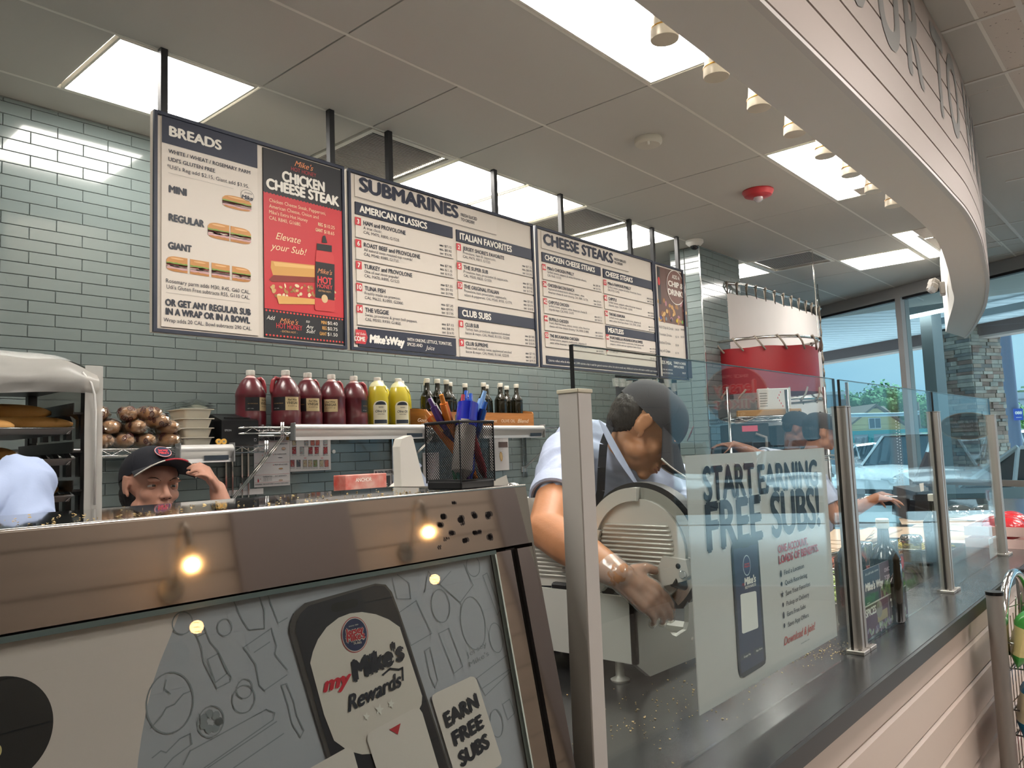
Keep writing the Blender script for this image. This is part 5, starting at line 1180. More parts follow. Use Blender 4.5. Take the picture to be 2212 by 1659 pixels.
# ---- instruction sheets taped to the tiles
def sheet(lab, x0, z0, x1, z1, draw, col='#d8d4d2'):
    t = thing('instruction_sheet', lab, 'sheet', ((x0+x1)/2, 3.80, z0), group='printed sheets taped to the tiles')
    obj('paper', MB().box(x0, 3.7985, z0, x1, 3.8000, z1), mat('sheet '+col, col, .5), t)
    B = Board((0, 3.7983, 0), (1, 0, 0), (0, 0, 1), (500, 780, 5.027)); B.lift = .0003; draw(B, x0, z0, x1, z1); B.build(t)
def d1(B, x0, z0, x1, z1):
    t = B.t; z = B.px
    a, b = z(268, 848); B.ell('#3a2a40', a, b, .010, .010, 2); t(TXT, 'GLUTEN FREE BREAD', 296, 862, 552, 34, bold=.03)
    B.rect('#b98b4a', x1-.022, z1-.022, x1-.004, z1-.004, 2)
    for y in (880, 1110, 1240, 1325): v = z(250, y)[1]; B.line('#b0444a', [(x0+.004, v), (x1-.004, v)], .0012)
    for x, y, s_, x2 in ((478, 905, 'CHANGE GLOVES', 606), (460, 1018, 'USE CLEAN KNIFE', 595), (465, 1132, 'WRAP WITH GF PAPER', 608), (340, 1262, 'SQUEEZE BOTTLES', 440), (475, 1255, 'PUT SANDWICH', 598), (255, 1350, 'REMEMBER, THE CUSTOMER IS ALWAYS WATCHING', 618)): t(TXT, s_, x, y, x2, 13, bold=.02)
    for x, y, w_, h_, c in ((470, 955, .022, .016, '#c2a58e'), (565, 950, .026, .016, '#c2a58e'), (530, 1047, .030, .003, '#2a2a30'), (535, 1168, .028, .009, '#b78b60'), (535, 1293, .026, .008, '#c9a58a'), (288, 970, .016, .012, '#a8a8a2')): a, b = z(x, y); B.ell(c, a, b, w_/2, h_/2, 2, 14); B.ell(TXT, a, b, w_/2, h_/2, 2.5, 14, ring=.0008)
    for x in (290, 315): a, b = z(x, 1300); B.rect('#b5343c' if x < 300 else '#e2dfdc', a-.004, b-.008, a+.004, b+.006, 3); B.ell('#8a2a30', a, b+.009, .0015, .004, 3, 8)
    for k in range(4): t('#8a8688', 'step by step', 345, 1275+10*k, 440, 8)
    for x, y in ((335, 1022), (452, 1017), (455, 1128)): a, b = z(x, y); B.ell(RED, a, b, .0025, .0025, 3, 8)
def d2(B, x0, z0, x1, z1):
    t = B.t; z = B.px; a, b = z(640, 820); B.ell('#3a2a40', a, b, .009, .009, 2); t(TXT, 'SUB BOWLS', 664, 836, 788, 26, bold=.03); rnd = random.Random(2)
    cols = ['#8f2d33', '#9aa0a0', '#7b8a5e', '#b86a5e', '#4c5158', '#9c4a48', '#b2a58a']
    for j, (y0, y1, xs) in enumerate(((855, 918, (680, 812, 880, 935, 1020)), (930, 1010, (680, 765, 858, 925, 1020)), (1072, 1150, (662, 728, 798, 855, 910, 978, 1032)))):
        for x in xs:
            a, b = z(x-22, y1); c, d = z(x+22, y0); B.rect('#3f4650', a, b, c, d, 2); B.rect(rnd.choice(cols), a+.002, b+.002, c-.002, d-.002, 3)
            for q in range(7): B.ell(rnd.choice(cols), rnd.uniform(a+.003, c-.003), rnd.uniform(b+.003, d-.003), .002, .003, 3.5+q*.05, 7, rnd.uniform(0, 3))
            t(TXT, 'ADD ITEM', x-26, y1+17, x+26, 8, bold=.02)
    for x in (800, 982): a, b = z(x, 1052); B.rect(RED, a-.008, b-.0015, a+.008, b+.0015, 3)
    v = z(640, 1040)[1]; B.line('#a9a5a2', [(x0+.004, v), (x1-.004, v)], .0008)
def d3(B, x0, z0, x1, z1):
    t = B.t; z = B.px; a, b = z(1568, 1208); B.ell('#3a2a40', a, b, .007, .007, 2); t(TXT, 'DIGITAL LINE SETUP', 1588, 1222, 1750, 28, bold=.03); t('#8a8688', 'PRODUCTS', 1760, 1212, 1812, 14)
    for x in (1645, 1740): a, b = z(x, 1370); c, d = z(x+78, 1242); B.rect('#3b3c3e', a, b, c, d, 2); [B.ell('#c9c5ba', a+.006+.013*(k % 3), b+.008+.012*(k//3), .004, .004, 3, 10) for k in range(6)]
    for k in range(5): t('#7a7678', 'item row text', 1556, 1265+18*k, 1630, 9)
def d4(B, x0, z0, x1, z1):
    for k in range(26): B.text('#6a6468' if k % 5 else '#b0444a', 'measure per portion', x0+.02, z1-.03-.0075*k, .003, .05+.02*((k*7) % 3))
    B.text(TXT, 'LINE RECIPES', x0+.012, z1-.016, .006, .08, bold=.02)
def d5(B, x0, z0, x1, z1):
    B.text(TXT, 'HOT HONEY', x0+.01, z1-.018, .010, .08, bold=.02)
    for k in range(12): B.text('#6a6468', 'step one text', x0+.01, z1-.035-.012*k, .004, .05); B.text('#6a6468', 'step two', x0+.09, z1-.035-.012*k, .004, .05)
    B.rect('#5b4a44', x0+.09, z1-.10, x1-.01, z1-.06, 3); B.ell('#c09a60', x0+.115, z0+.10, .016, .035, 4, 20, .1); B.ell('#dcbf8c', x0+.115, z0+.10, .010, .025, 5, 20, .1)
sheet('gluten free bread instruction sheet, left of the bowls sheet', 2.246, 1.282, 2.465, 1.553, d1); sheet('sub bowls picture sheet under the vinegar jugs', 2.467, 1.355, 2.738, 1.562, d2)
sheet('small digital line setup sheet low on the tiles', 3.052, 1.235, 3.285, 1.342, d3); sheet('tall text sheet left of the pen cup', 3.455, 1.221, 3.60, 1.436, d4); sheet('sheet with a honey pear picture right of the pens', 4.10, 1.290, 4.30, 1.555, d5)
o = obj('paper_sheet', MB().box(2.10, 3.7985, 1.245, 2.30, 3.80, 1.275), mat('sheet low', '#cfcbc9', .5)); tag(o, 'edge of a reference sheet just above the case top', 'sheet')
o = obj('round_sticker', MB().lathe([(.012, 0), (.001, .001)], 20, rotx(pi/2), (2.762, 3.80, 1.46)), mat('sticker white', '#d6d6d4', .5)); tag(o, 'small round white sticker right of the bowls sheet', 'sticker')
# red and pink carton and black tray just above the case top
t = thing('tissue_carton', 'pink and white patterned carton on the work table', 'box', (2.55, 3.1, 1.2))
cb = at(752, 1050, 3.9); obj('carton', MB().cbox((cb.x+.14, cb.y-.05, 1.245), (.26, .1, .09), None, .003), mat('pink carton', '#cfa295', .5, var=.4, vscale=14, scol='#c1473a'), t)
B = Board((0, cb.y-.1005, 0), (1, 0, 0), (0, 0, 1)); B.text(WHT, 'ANCHOR', cb.x+.07, 1.255, .018, .10, bold=.02); B.build(t); t.location = (cb.x+.08, cb.y-.05, 1.245)
t = thing('black_tray', 'black curved tray edge in front of the pink carton', 'tray', (cb.x-.02, cb.y-.2, 1.22))
obj('tray', MB().grid(lambda u, v: Vector((cb.x-.12+u*.30, cb.y-.3+v*.12, 1.232+.018*sin(pi*(.15+.8*u))*(.4+.6*v))), 12, 4), BLACK, t, smooth=True)
# work table under the shelves
tb = thing('work_table', 'steel work table along the tiled wall', 'table', (2.9, 3.4, 0))
obj('top', MB().box(1.3, 3.10, 1.205 if False else .88, 4.6, 3.78, .92), STEEL, tb)
for x in (1.35, 4.55):
    for y in (3.15, 3.72): obj('leg', MB().cyl((x, y, 0), (x, y, .88), .02), STEEL, tb)
bx = thing('storage_box', 'box on the work table holding up the pink carton', 'box', (cb.x+.08, cb.y-.1, .92))
obj('box', MB().cbox((cb.x+.10, cb.y-.12, .92+.14), (.36, .36, .279), None, .004), mat('grey tub', '#5c5f60', .5), bx)
# ============================================================ bread rack with clear cover at far left
RX0, RX1, RY0, RY1 = .30, 1.03, 2.72, 3.25
rk = thing('bread_rack', 'tall dark bread rack under a zipped clear cover at far left', 'rack', ((RX0+RX1)/2, 3.0, 0))
RKM = mat('dark rack metal', '#1c1a19', .4, 0); COVM = glassmat('woven clear cover', '#f4f2ef', 1.2, .25, white=.52, wcol='#d9d6d0')
for x in (RX0, RX1-.03):
    for y in (RY0, RY1): obj('upright', MB().box(x, y, .05, x+.03, y+.03, 1.70), RKM, rk)
obj('top_frame', MB().box(RX0, RY0, 1.69, RX1, RY1+.03, 1.71), RKM, rk)
for z_ in [1.60-.125*i for i in range(0, 9)]:
    for x in (RX0+.03, RX1-.06):
        obj('slide', MB().box(x, RY0+.01, z_-.006, x+.035, RY1, z_).box(x, RY0+.01, z_, x+.003, RY1, z_+.03), RKM, rk)
    for k in range(5):
        y = RY0+.05+.11*k; obj('side_loop', MB().prism([(RX1-.028, y, z_-.02), (RX1-.028, y+.028, z_-.02), (RX1-.028, y+.028, z_-.085), (RX1-.028, y, z_-.085)], (.018, 0, 0)).prism([(RX1-.045, y-.02, z_), (RX1-.045, y+.05, z_), (RX1-.028, y+.028, z_-.02), (RX1-.028, y, z_-.02)], (.018, 0, 0)), RKM, rk)
cv = MB(); nx, ny = 26, 12
def covtop(u, v):
    x = RX0-.05+(RX1-RX0+.06)*u; y = RY0-.03+(RY1-RY0+.08)*v; e = min(1, (1-u)*4.0)
    z_ = 1.725+.075*(1-(1-e)**2)*(.55+.45*math.sqrt(min(1, v*5)))+.010*noise.noise(Vector((x*9, y*7, 3))); return Vector((x, y, z_))
cv.grid(covtop, nx, ny)
def covfront(u, v):
    x = RX0-.05+(RX1-RX0+.045)*u; top = covtop(u, 0); zb = 1.655+.006*sin(u*9); return Vector((x, RY0-.034-.022*sin(pi*v)-.008*noise.noise(Vector((x*20, v*4, 0))), zb+(top.z-zb)*v))
cv.grid(covfront, nx, 8); obj('cover_roll', cv, COVM, rk, smooth=True)
obj('cover_side', MB().grid(lambda u, v: Vector((RX1+.010+.004*noise.noise(Vector((0, u*5, v*9))), RY0-.03+(RY1-RY0+.06)*u, .1+1.63*v)), 10, 30), COVM, rk, smooth=True)
obj('cover_strip', MB().grid(lambda u, v: Vector((RX1-.042+.055*u, RY0-.036+.003*noise.noise(Vector((u*4, 1, v*12))), .1+1.65*v)), 4, 30), COVM, rk, smooth=True)
obj('zipper', MB().tube([(RX1-.055, RY0-.05, 1.725), (RX1-.03, RY0-.055, 1.69), (RX1-.018, RY0-.05, 1.655), (RX1-.012, RY0-.045, 1.60), (RX1-.012, RY0-.042, 1.3)], .0035, 6), mat('white zip tape', '#d8d6d2', .6), rk, smooth=True)
obj('cover_peak', MB().add([(RX0+.20, 2.75, 1.79), (RX0+.30, 2.80, 1.85), (RX0+.40, 2.85, 1.86), (RX0+.50, 2.95, 1.79), (RX0+.30, 3.1, 1.79)], [(0, 1, 4), (1, 2, 4), (2, 3, 4), (0, 3, 2, 1)]), COVM, rk)
SHEETM = mat('aluminium sheet pan', '#8f8f90', .35, .9); LOAF = mat('golden loaf crust', '#b8813f', .65, var=.35, vscale=7, bump=.35, bscale=26, scol='#d9ad6c')
def pan(lab, z_):
    t = thing('sheet_pan', lab, 'tray', ((RX0+RX1)/2, 3.0, z_), group='sheet pans in the bread rack')
    x0, x1, y0, y1 = RX0+.04, RX1-.075, RY0-.02, RY1-.02
    obj('pan', MB().box(x0+.012, y0+.012, z_, x1-.012, y1, z_+.002).prism([(x0, y0+.012, z_), (x0, y0-.006, z_+.018), (x0, y0-.002, z_+.019), (x0, y0+.015, z_+.002)], (x1-x0, 0, 0)).prism([(x1-.014, y0, z_), (x1+.006, y0, z_+.018), (x1+.003, y0, z_+.02), (x1-.014, y0, z_+.002)], (0, y1-y0, 0)), SHEETM, t)
    obj('rim', MB().tube([(x0, y0-.006, z_+.019), (x1+.004, y0-.006, z_+.019), (x1+.006, y1, z_+.019)], .003, 6), CHROME, t, smooth=True)
def loaf(lab, c, r, L, yaw, sd):
    m_ = MB(); vs = []; n_, k_ = 20, 18
    for i in range(n_+1):
        s = i/n_; y = -L/2+L*s; e = max(.04, (1-abs(2*s-1)**2.6))**.5
        for j in range(k_): a = 2*pi*j/k_; d = 1+.06*noise.noise(Vector((cos(a)*2, sin(a)*2, y*15+sd*5))); vs.append(rotz(yaw) @ Vector((r*e*d*cos(a), y, max(-.72, sin(a))*r*.85*e*d)))
    m_.add([v+Vector((0, 0, 0)) for v in vs], [(i*k_+j, i*k_+(j+1) % k_, (i+1)*k_+(j+1) % k_, (i+1)*k_+j) for i in range(n_) for j in range(k_)]+[tuple(range(k_))[::-1], tuple(n_*k_+j for j in range(k_))])
    o = obj('bread_loaf', m_, LOAF, smooth=True); o.location = c; tag(o, lab, 'bread', 'loaves in the bread rack')
pan('sheet pan with loaves on the top runner of the rack', 1.528); pan('sheet pan low in the rack holding one round loaf', 1.36-.045); pan('sheet pan in the middle of the rack', 1.43)
loaf('long seeded loaf at the top left of the rack', (.80, 2.95, 1.605), .038, .34, 1.15, 1); loaf('long loaf lying lower on the top pan', (.85, 2.90, 1.566), .034, .34, 1.2, 2); loaf('short loaf end on the top pan, lowest left', (.72, 2.80, 1.556), .03, .2, 1.3, 3)
loaf('brown loaf on the middle pan, darker crust', (.76, 2.90, 1.466), .036, .2, 1.2, 5); loaf('round loaf on the lowest visible pan', (.90, 2.86, 1.352), .036, .14, 1.3, 4)
# ============================================================ meat slicer on the counter
SLB = mat('slicer cast aluminium', '#d2d0c9', .42, .35, bump=.03, bscale=60, rvar=.06, vscale=12)
SLW = mat('slicer pale housing', '#c6c6c0', .38, .2, bump=.01, bscale=40)
sl_ = thing('meat_slicer', 'silver meat slicer with ribbed round plate behind first guard glass', 'slicer', (1.6, 1.1, .9))
fy = .95
fp = [(1.466, .953), (1.519, .917), (1.731, .913), (1.760, 1.20), (1.722, 1.205), (1.702, 1.0), (1.690, .985), (1.640, .979), (1.625, .985), (1.482, 1.093), (1.466, 1.095)]
m_ = MB(); m_.prism([(x, fy, z_) for x, z_ in fp], (0, .012, 0)); obj('front_panel', m_, SLW, sl_)
m_ = MB(); m_.box(1.466, fy, .953, 1.478, 1.36, 1.095); obj('side_panel', m_, SLW, sl_)
obj('base_body', MB().box(1.478, fy+.012, .955, 1.70, 1.36, .975).box(1.62, 1.02, .975, 1.75, 1.30, 1.10), SLW, sl_)
obj('inner_wall', MB().box(1.69, fy+.01, .93, 1.745, 1.36, .99), SLW, sl_)
obj('rivet', MB().lathe([(.006, 0), (.004, .0025), (.001, .003)], 14, rotx(pi/2), (1.715, fy, .958)), SLB, sl_)
for x, y in ((1.505, 1.02), (1.505, 1.33), (1.70, 1.02), (1.70, 1.33)): obj('foot', MB().lathe([(.020, 0), (.022, .004), (.012, .009), (.010, .012), (.010, .056)], 20, None, (x, y, .9)), SLB, sl_, smooth=40)
PXl = 1.545; CC = onx(1384, 1190, PXl); RB = .142
def ring_yz(mb, r0, r1, a0, a1, x0, x1, n_=40, c=CC):
    vs = []
    for i in range(n_+1):
        a = a0+(a1-a0)*i/n_
        for r_, xx in ((r0, x0), (r1, x0), (r1, x1), (r0, x1)): vs.append((xx, c.y+r_*cos(a), c.z+r_*sin(a)))
    fs = [(i*4+k, i*4+(k+1) % 4, i*4+4+(k+1) % 4, i*4+4+k) for i in range(n_) for k in range(4)]+[(3, 2, 1, 0), (n_*4, n_*4+1, n_*4+2, n_*4+3)]
    return mb.add(vs, fs)
obj('ring_guard', ring_yz(MB(), .05, RB+.013, -.9, pi+.75, PXl+.004, PXl+.04), BLACKM, sl_, smooth=40)
obj('blade', ring_yz(MB(), .06, RB+.002, 1.3, pi+.9, PXl-.002, PXl+.001), mat('bright blade steel', '#c9c9c6', .15, 1), sl_, smooth=30)
obj('plate', ring_yz(MB(), .0005, RB*.83, 0, 2*pi, PXl-.008, PXl+.004), SLB, sl_, smooth=30)
obj('blade_cover', ring_yz(MB(), RB*.80, RB+.002, -.75, 1.62, PXl-.018, PXl+.002), SLB, sl_, smooth=30)
obj('cover_step', ring_yz(MB(), RB*.74, RB*.93, -.72, .42, PXl-.0205, PXl-.004), SLB, sl_, smooth=30)
for i in range(13):
    dz = .058-.0098*i; hw = math.sqrt(max(0, (RB*.76)**2-dz**2))*.97; y0, y1 = CC.y-hw*.9+.004*i*.2, CC.y+hw
    obj('ridge', MB().tube([(PXl-.007, y0, CC.z+dz), (PXl-.0105, y0+.006, CC.z+dz), (PXl-.0105, y1-.004, CC.z+dz), (PXl-.007, y1, CC.z+dz)], .0027, 8), SLB, sl_, smooth=True)
q = onx(1467, 1238, PXl-.014)
obj('cover_bracket', MB().prism([(PXl-.022, q.y+.035, q.z+.035), (PXl-.022, q.y-.022, q.z+.03), (PXl-.022, q.y-.028, q.z-.002), (PXl-.022, q.y-.012, q.z-.016), (PXl-.022, q.y+.055, q.z-.035), (PXl-.022, q.y+.062, q.z-.02)], (.018, 0, 0)), SLB, sl_)
obj('bracket_hole', MB().lathe([(.006, 0), (.001, .001)], 16, roty(-pi/2), (PXl-.0223, q.y-.003, q.z+.016)), BLACK, sl_)
obj('bracket_screw', MB().lathe([(.009, 0), (.009, .004), (.007, .006), (.001, .006)], 18, roty(-pi/2), (PXl-.022, q.y-.014, q.z-.001)), CHROME, sl_, smooth=30)
k1 = onx(1478, 1262, PXl+.01); k2 = onx(1470, 1282, PXl+.01)
obj('black_knob', MB().cyl((k1.x-.03, k1.y+.01, k1.z+.01), (k1.x+.01, k1.y-.015, k1.z-.008), .012, seg=16), BLACK, sl_, smooth=40)
obj('black_lever', MB().hull([(k2.x, k2.y+.06, k2.z-.04), (k2.x, k2.y+.02, k2.z+.02), (k2.x, k2.y-.02, k2.z-.01), (k2.x, k2.y-.005, k2.z-.032), (k2.x+.02, k2.y+.05, k2.z-.04), (k2.x+.02, k2.y+.02, k2.z+.02), (k2.x+.02, k2.y-.02, k2.z-.01)]), BLACK, sl_)
# the ribbed gauge plate on the left
gq = onx(1232, 1255, 1.50); gy0 = gq.y
m_ = MB(); m_.prism([(1.50, gy0-.006, gq.z-.012), (1.50, gy0-.008, gq.z+.03), (1.50, gy0+.03, gq.z+.125), (1.50, gy0+.30, gq.z+.14), (1.50, gy0+.30, gq.z-.03)], (.012, 0, 0)); obj('gauge_plate', m_, SLB, sl_)
for i in range(12):
    zz = gq.z+.118-.0098*i; obj('ridge', MB().tube([(1.501, gy0+.008+.0035*(11-i), zz), (1.4965, gy0+.014+.0035*(11-i), zz), (1.4965, gy0+.28, zz-.004)], .0027, 8), SLB, sl_, smooth=True)
q = onx(1215, 1262, 1.49); obj('black_stop', MB().cbox((1.485, q.y, q.z-.004), (.02, .05, .018), None, .005), BLACK, sl_)
obj('product_table', MB().box(1.56, 1.14, 1.12, 1.60, 1.46, 1.30), SLB, sl_)

# white second slicer showing above the case
ws = thing('meat_slicer', 'white upright slicer guard rising behind the case and pens', 'slicer', (1.40, 1.65, .9))
WHS = mat('white slicer enamel', '#d2cfc6', .4)
pw = lambda L, y: [tuple(ony(px_, py_, y)) for px_, py_ in L]
m_ = MB(); m_.prism(pw([(864, 965), (868, 948), (888, 940), (892, 945), (918, 1052), (918, 1075), (868, 1075)], 1.60), (0, .03, 0)); obj('upright_guard', m_, WHS, ws)
m_ = MB(); m_.prism(pw([(906, 1000), (912, 1006), (906, 1012), (935, 1056), (935, 1075), (900, 1075)], 1.64), (0, .06, 0)); obj('side_plate', m_, mat('blue grey slicer side', '#a9b4c8', .35, .2), ws)
m_ = MB(); m_.prism(pw([(845, 1056), (866, 1038), (866, 1075), (845, 1075)], 1.66), (0, .02, 0)); obj('rear_plate', m_, WHS, ws)
obj('base_body', MB().box(1.33, 1.56, .92, 1.55, 1.86, 1.30), WHS, ws)
for x in (1.36, 1.52):
    for y in (1.6, 1.82): obj('foot', MB().cyl((x, y, .9), (x, y, .92), .014), BLACK, ws)
pk = at(1078, 1042, 2.0)
t = thing('slicer_handle', 'white angled slicer part beside the cup with round metal knob', 'slicer part', (pk.x, pk.y, pk.z-.05))
m_ = MB(); m_.prism([tuple(at(a, b, 2.0)) for a, b in ((1066, 1038), (1094, 1026), (1098, 1042), (1110, 1056), (1066, 1062))], tuple(ray(1080, 1040)*.03)); obj('bracket', m_, WHS, t)
obj('knob', MB().ell(at(1108, 1050, 1.98), (.018, .018, .009)), CHROME, t, smooth=True)
obj('stem', MB().cyl(at(1090, 1055, 2.02), at(1092, 1300, 2.02), .012), STEEL, t)
# rear prep island carrying the white slicer
isl = thing('prep_island', 'low steel prep table behind the display case', 'table', (1.1, 1.7, 0))
obj('top', MB().box(.9, 1.5, .86, 1.85, 1.95, .90), STEEL, isl)
for x in (.94, 1.81):
    for y in (1.53, 1.92): obj('leg', MB().cyl((x, y, 0), (x, y, .86), .018), STEEL, isl)

# ============================================================ people
def blob(name, prims, vox, sm, mt, parent, fold=0, fscale=6, fst=(1, 1, 1), seed=0):
    mb = MB()
    for p in prims:
        if p[0] == 'c':
            _, a, ra, b, rb = p; a, b = Vector(a), Vector(b); d = b-a; L = d.length
            if L < 1e-5: mb.ell(a, (ra,)*3, None, 12, 8); continue
            q = d.to_track_quat('Z', 'Y').to_matrix().to_4x4(); prof = []
            for k in range(6): t_ = -pi/2+pi/2*k/5; prof.append((max(1e-4, ra*cos(t_)), ra*sin(t_)))
            for k in range(6): t_ = pi/2*k/5; prof.append((max(1e-4, rb*cos(t_)), L+rb*sin(t_)))
            mb.lathe(prof, 14, q, a)
        elif p[0] == 'e': mb.ell(p[1], p[2], p[3] if len(p) > 3 else None, 18, 12)
        elif p[0] == 'h': mb.hull(p[1])
    me = mesh('tmp', mb); o = bpy.data.objects.new('tmp', me); COL.objects.link(o)
    r = o.modifiers.new('r', 'REMESH'); r.mode = 'VOXEL'; r.voxel_size = vox; r.use_smooth_shade = True
    s = o.modifiers.new('s', 'SMOOTH'); s.factor = .5; s.iterations = sm
    dg = bpy.context.evaluated_depsgraph_get(); dg.update(); ev = o.evaluated_get(dg); m2 = bpy.data.meshes.new_from_object(ev)
    bpy.data.objects.remove(o); bpy.data.meshes.remove(me); m2.name = name; m2.materials.clear(); m2.materials.append(mt)
    if fold:
        m2.calc_loop_triangles(); ns = [v.normal.copy() for v in m2.vertices]
        for v, n_ in zip(m2.vertices, ns):
            q = Vector((v.co.x*fst[0], v.co.y*fst[1], v.co.z*fst[2]))*fscale+Vector((seed, 0, 0)); w_ = noise.noise(q+Vector((noise.noise(q*.7)*1.6,)*3)); v.co += n_*fold*(1-abs(w_)*2.6)
    m2.polygons.foreach_set('use_smooth', [True]*len(m2.polygons))
    return obj(name, m2, mt, parent)
def basis(F, U):
    F = Vector(F).normalized(); U = Vector(U); U = (U-F*U.dot(F)).normalized(); X = F.cross(U)
    return Matrix((X, F, U)).transposed()
def head_prims(c, M, ear=True):
    c = Vector(c); M4 = M.to_4x4(); L = lambda *p: c+M @ Vector(p)
    E = lambda p, r, R=None: ('e', L(*p), r, (M4 @ R) if R else M4)
    C = lambda a, ra, b, rb: ('c', L(*a), ra, L(*b), rb)
    P = [E((0, -.018, .030), (.073, .090, .080)), E((0, .028, .035), (.061, .056, .056)), E((0, .032, -.020), (.056, .053, .058)), E((0, .026, -.062), (.049, .052, .040)), E((0, .070, -.090), (.021, .018, .017)),
         E((.036, .056, -.022), (.023, .020, .021)), E((-.036, .056, -.022), (.023, .020, .021)), E((.045, .015, -.06), (.018, .03, .022)), E((-.045, .015, -.06), (.018, .03, .022)),
         E((.028, .078, .020), (.026, .011, .008)), E((-.028, .078, .020), (.026, .011, .008)), C((0, .082, .012), .008, (0, .106, -.024), .0115), E((0, .108, -.026), (.011, .010, .009)),
         E((.012, .097, -.030), (.008, .010, .007)), E((-.012, .097, -.030), (.008, .010, .007)), E((0, .086, -.052), (.024, .010, .012)), E((0, .090, -.056), (.021, .008, .0055)), E((0, .087, -.068), (.018, .009, .007))]
    if ear:
        for s in (-1, 1):
            P += [E((s*.076, -.008, .004), (.006, .019, .030), rotx(-.15)), C((s*.074, .004, -.014), .006, (s*.072, .004, -.026), .007), C((s*.079, -.022, .018), .005, (s*.081, -.010, .033), .0045), C((s*.081, -.010, .033), .0045, (s*.078, .008, .026), .0045), C((s*.079, -.022, .018), .005, (s*.078, -.018, -.008), .005)]
    return P
def face_parts(c, M, par, skin, lid=.5, brow='#2a1e18', lip='#a8605a', gaze=(0, 1, 0)):
    c = Vector(c); M4 = M.to_4x4(); L = lambda *p: c+M @ Vector(p)
    for s in (-1, 1):
        eb_ = obj('eyeball', MB().ell(L(s*.030, .066, .003), (.0125,)*3, M4, 16, 12), mat('eye white', '#d8d0c8', .2, coat=.6), par, smooth=True)
        g = Vector(gaze).normalized(); q = (M @ g).to_track_quat('Z', 'Y').to_matrix().to_4x4() @ Matrix.Scale(M.col[0].length, 4)
        obj('iris', MB().lathe([(.0062, .0108), (.0052, .0120), (.001, .0126)], 16, q, L(s*.030, .066, .003)), mat('dark iris', '#2a1c14', .15, coat=.8), eb_, smooth=True)
        R = M4 @ rotx(R_(42-75*lid)); obj('eyelid', MB().ell(L(s*.030, .066, .003), (.0142, .0138, .0138), R, 18, 8, z0=.05, z1=1), skin, par, smooth=True)
        obj('lower_lid', MB().ell(L(s*.030, .066, .003), (.0140, .0134, .0134), M4 @ rotx(R_(190)), 18, 8, z0=.35, z1=1), skin, par, smooth=True)
        pts = [L(s*(.014+.032*k/6), .0855-.010*(k/6)**2, .019+.008*sin(pi*k/6*.8)) for k in range(7)]
        obj('eyebrow', MB().tube(pts, .003, 6, rr=[.0014, .002, .0024, .0022, .0018, .0014, .0008]), mat('eyebrow '+brow, brow, .9), par, smooth=True)
    pts = [L(-.022+.044*k/8, .0955-.010*abs(k/4-1)**2, -.0575+.0015*cos(k*pi/4)) for k in range(9)]
    obj('upper_lip', MB().tube(pts, .003, 6, rr=[.001, .0024, .003, .0033, .003, .0033, .003, .0024, .001]), mat('lip '+lip, lip, .5), par, smooth=True)
    pts = [L(-.019+.038*k/8, .094-.010*abs(k/4-1)**2, -.0655-.001*cos((k-4)*.5)) for k in range(9)]
    obj('lower_lip', MB().tube(pts, .0035, 6, rr=[.001, .0028, .0036, .004, .0042, .004, .0036, .0028, .001]), mat('lip '+lip, lip, .5), par, smooth=True)
    for s in (-1, 1): obj('nostril', MB().ell(L(s*.0085, .104, -.0335), (.0035, .0042, .002), M4, 8, 6), mat('nostril dark', '#4a261e', .8), par, smooth=True)
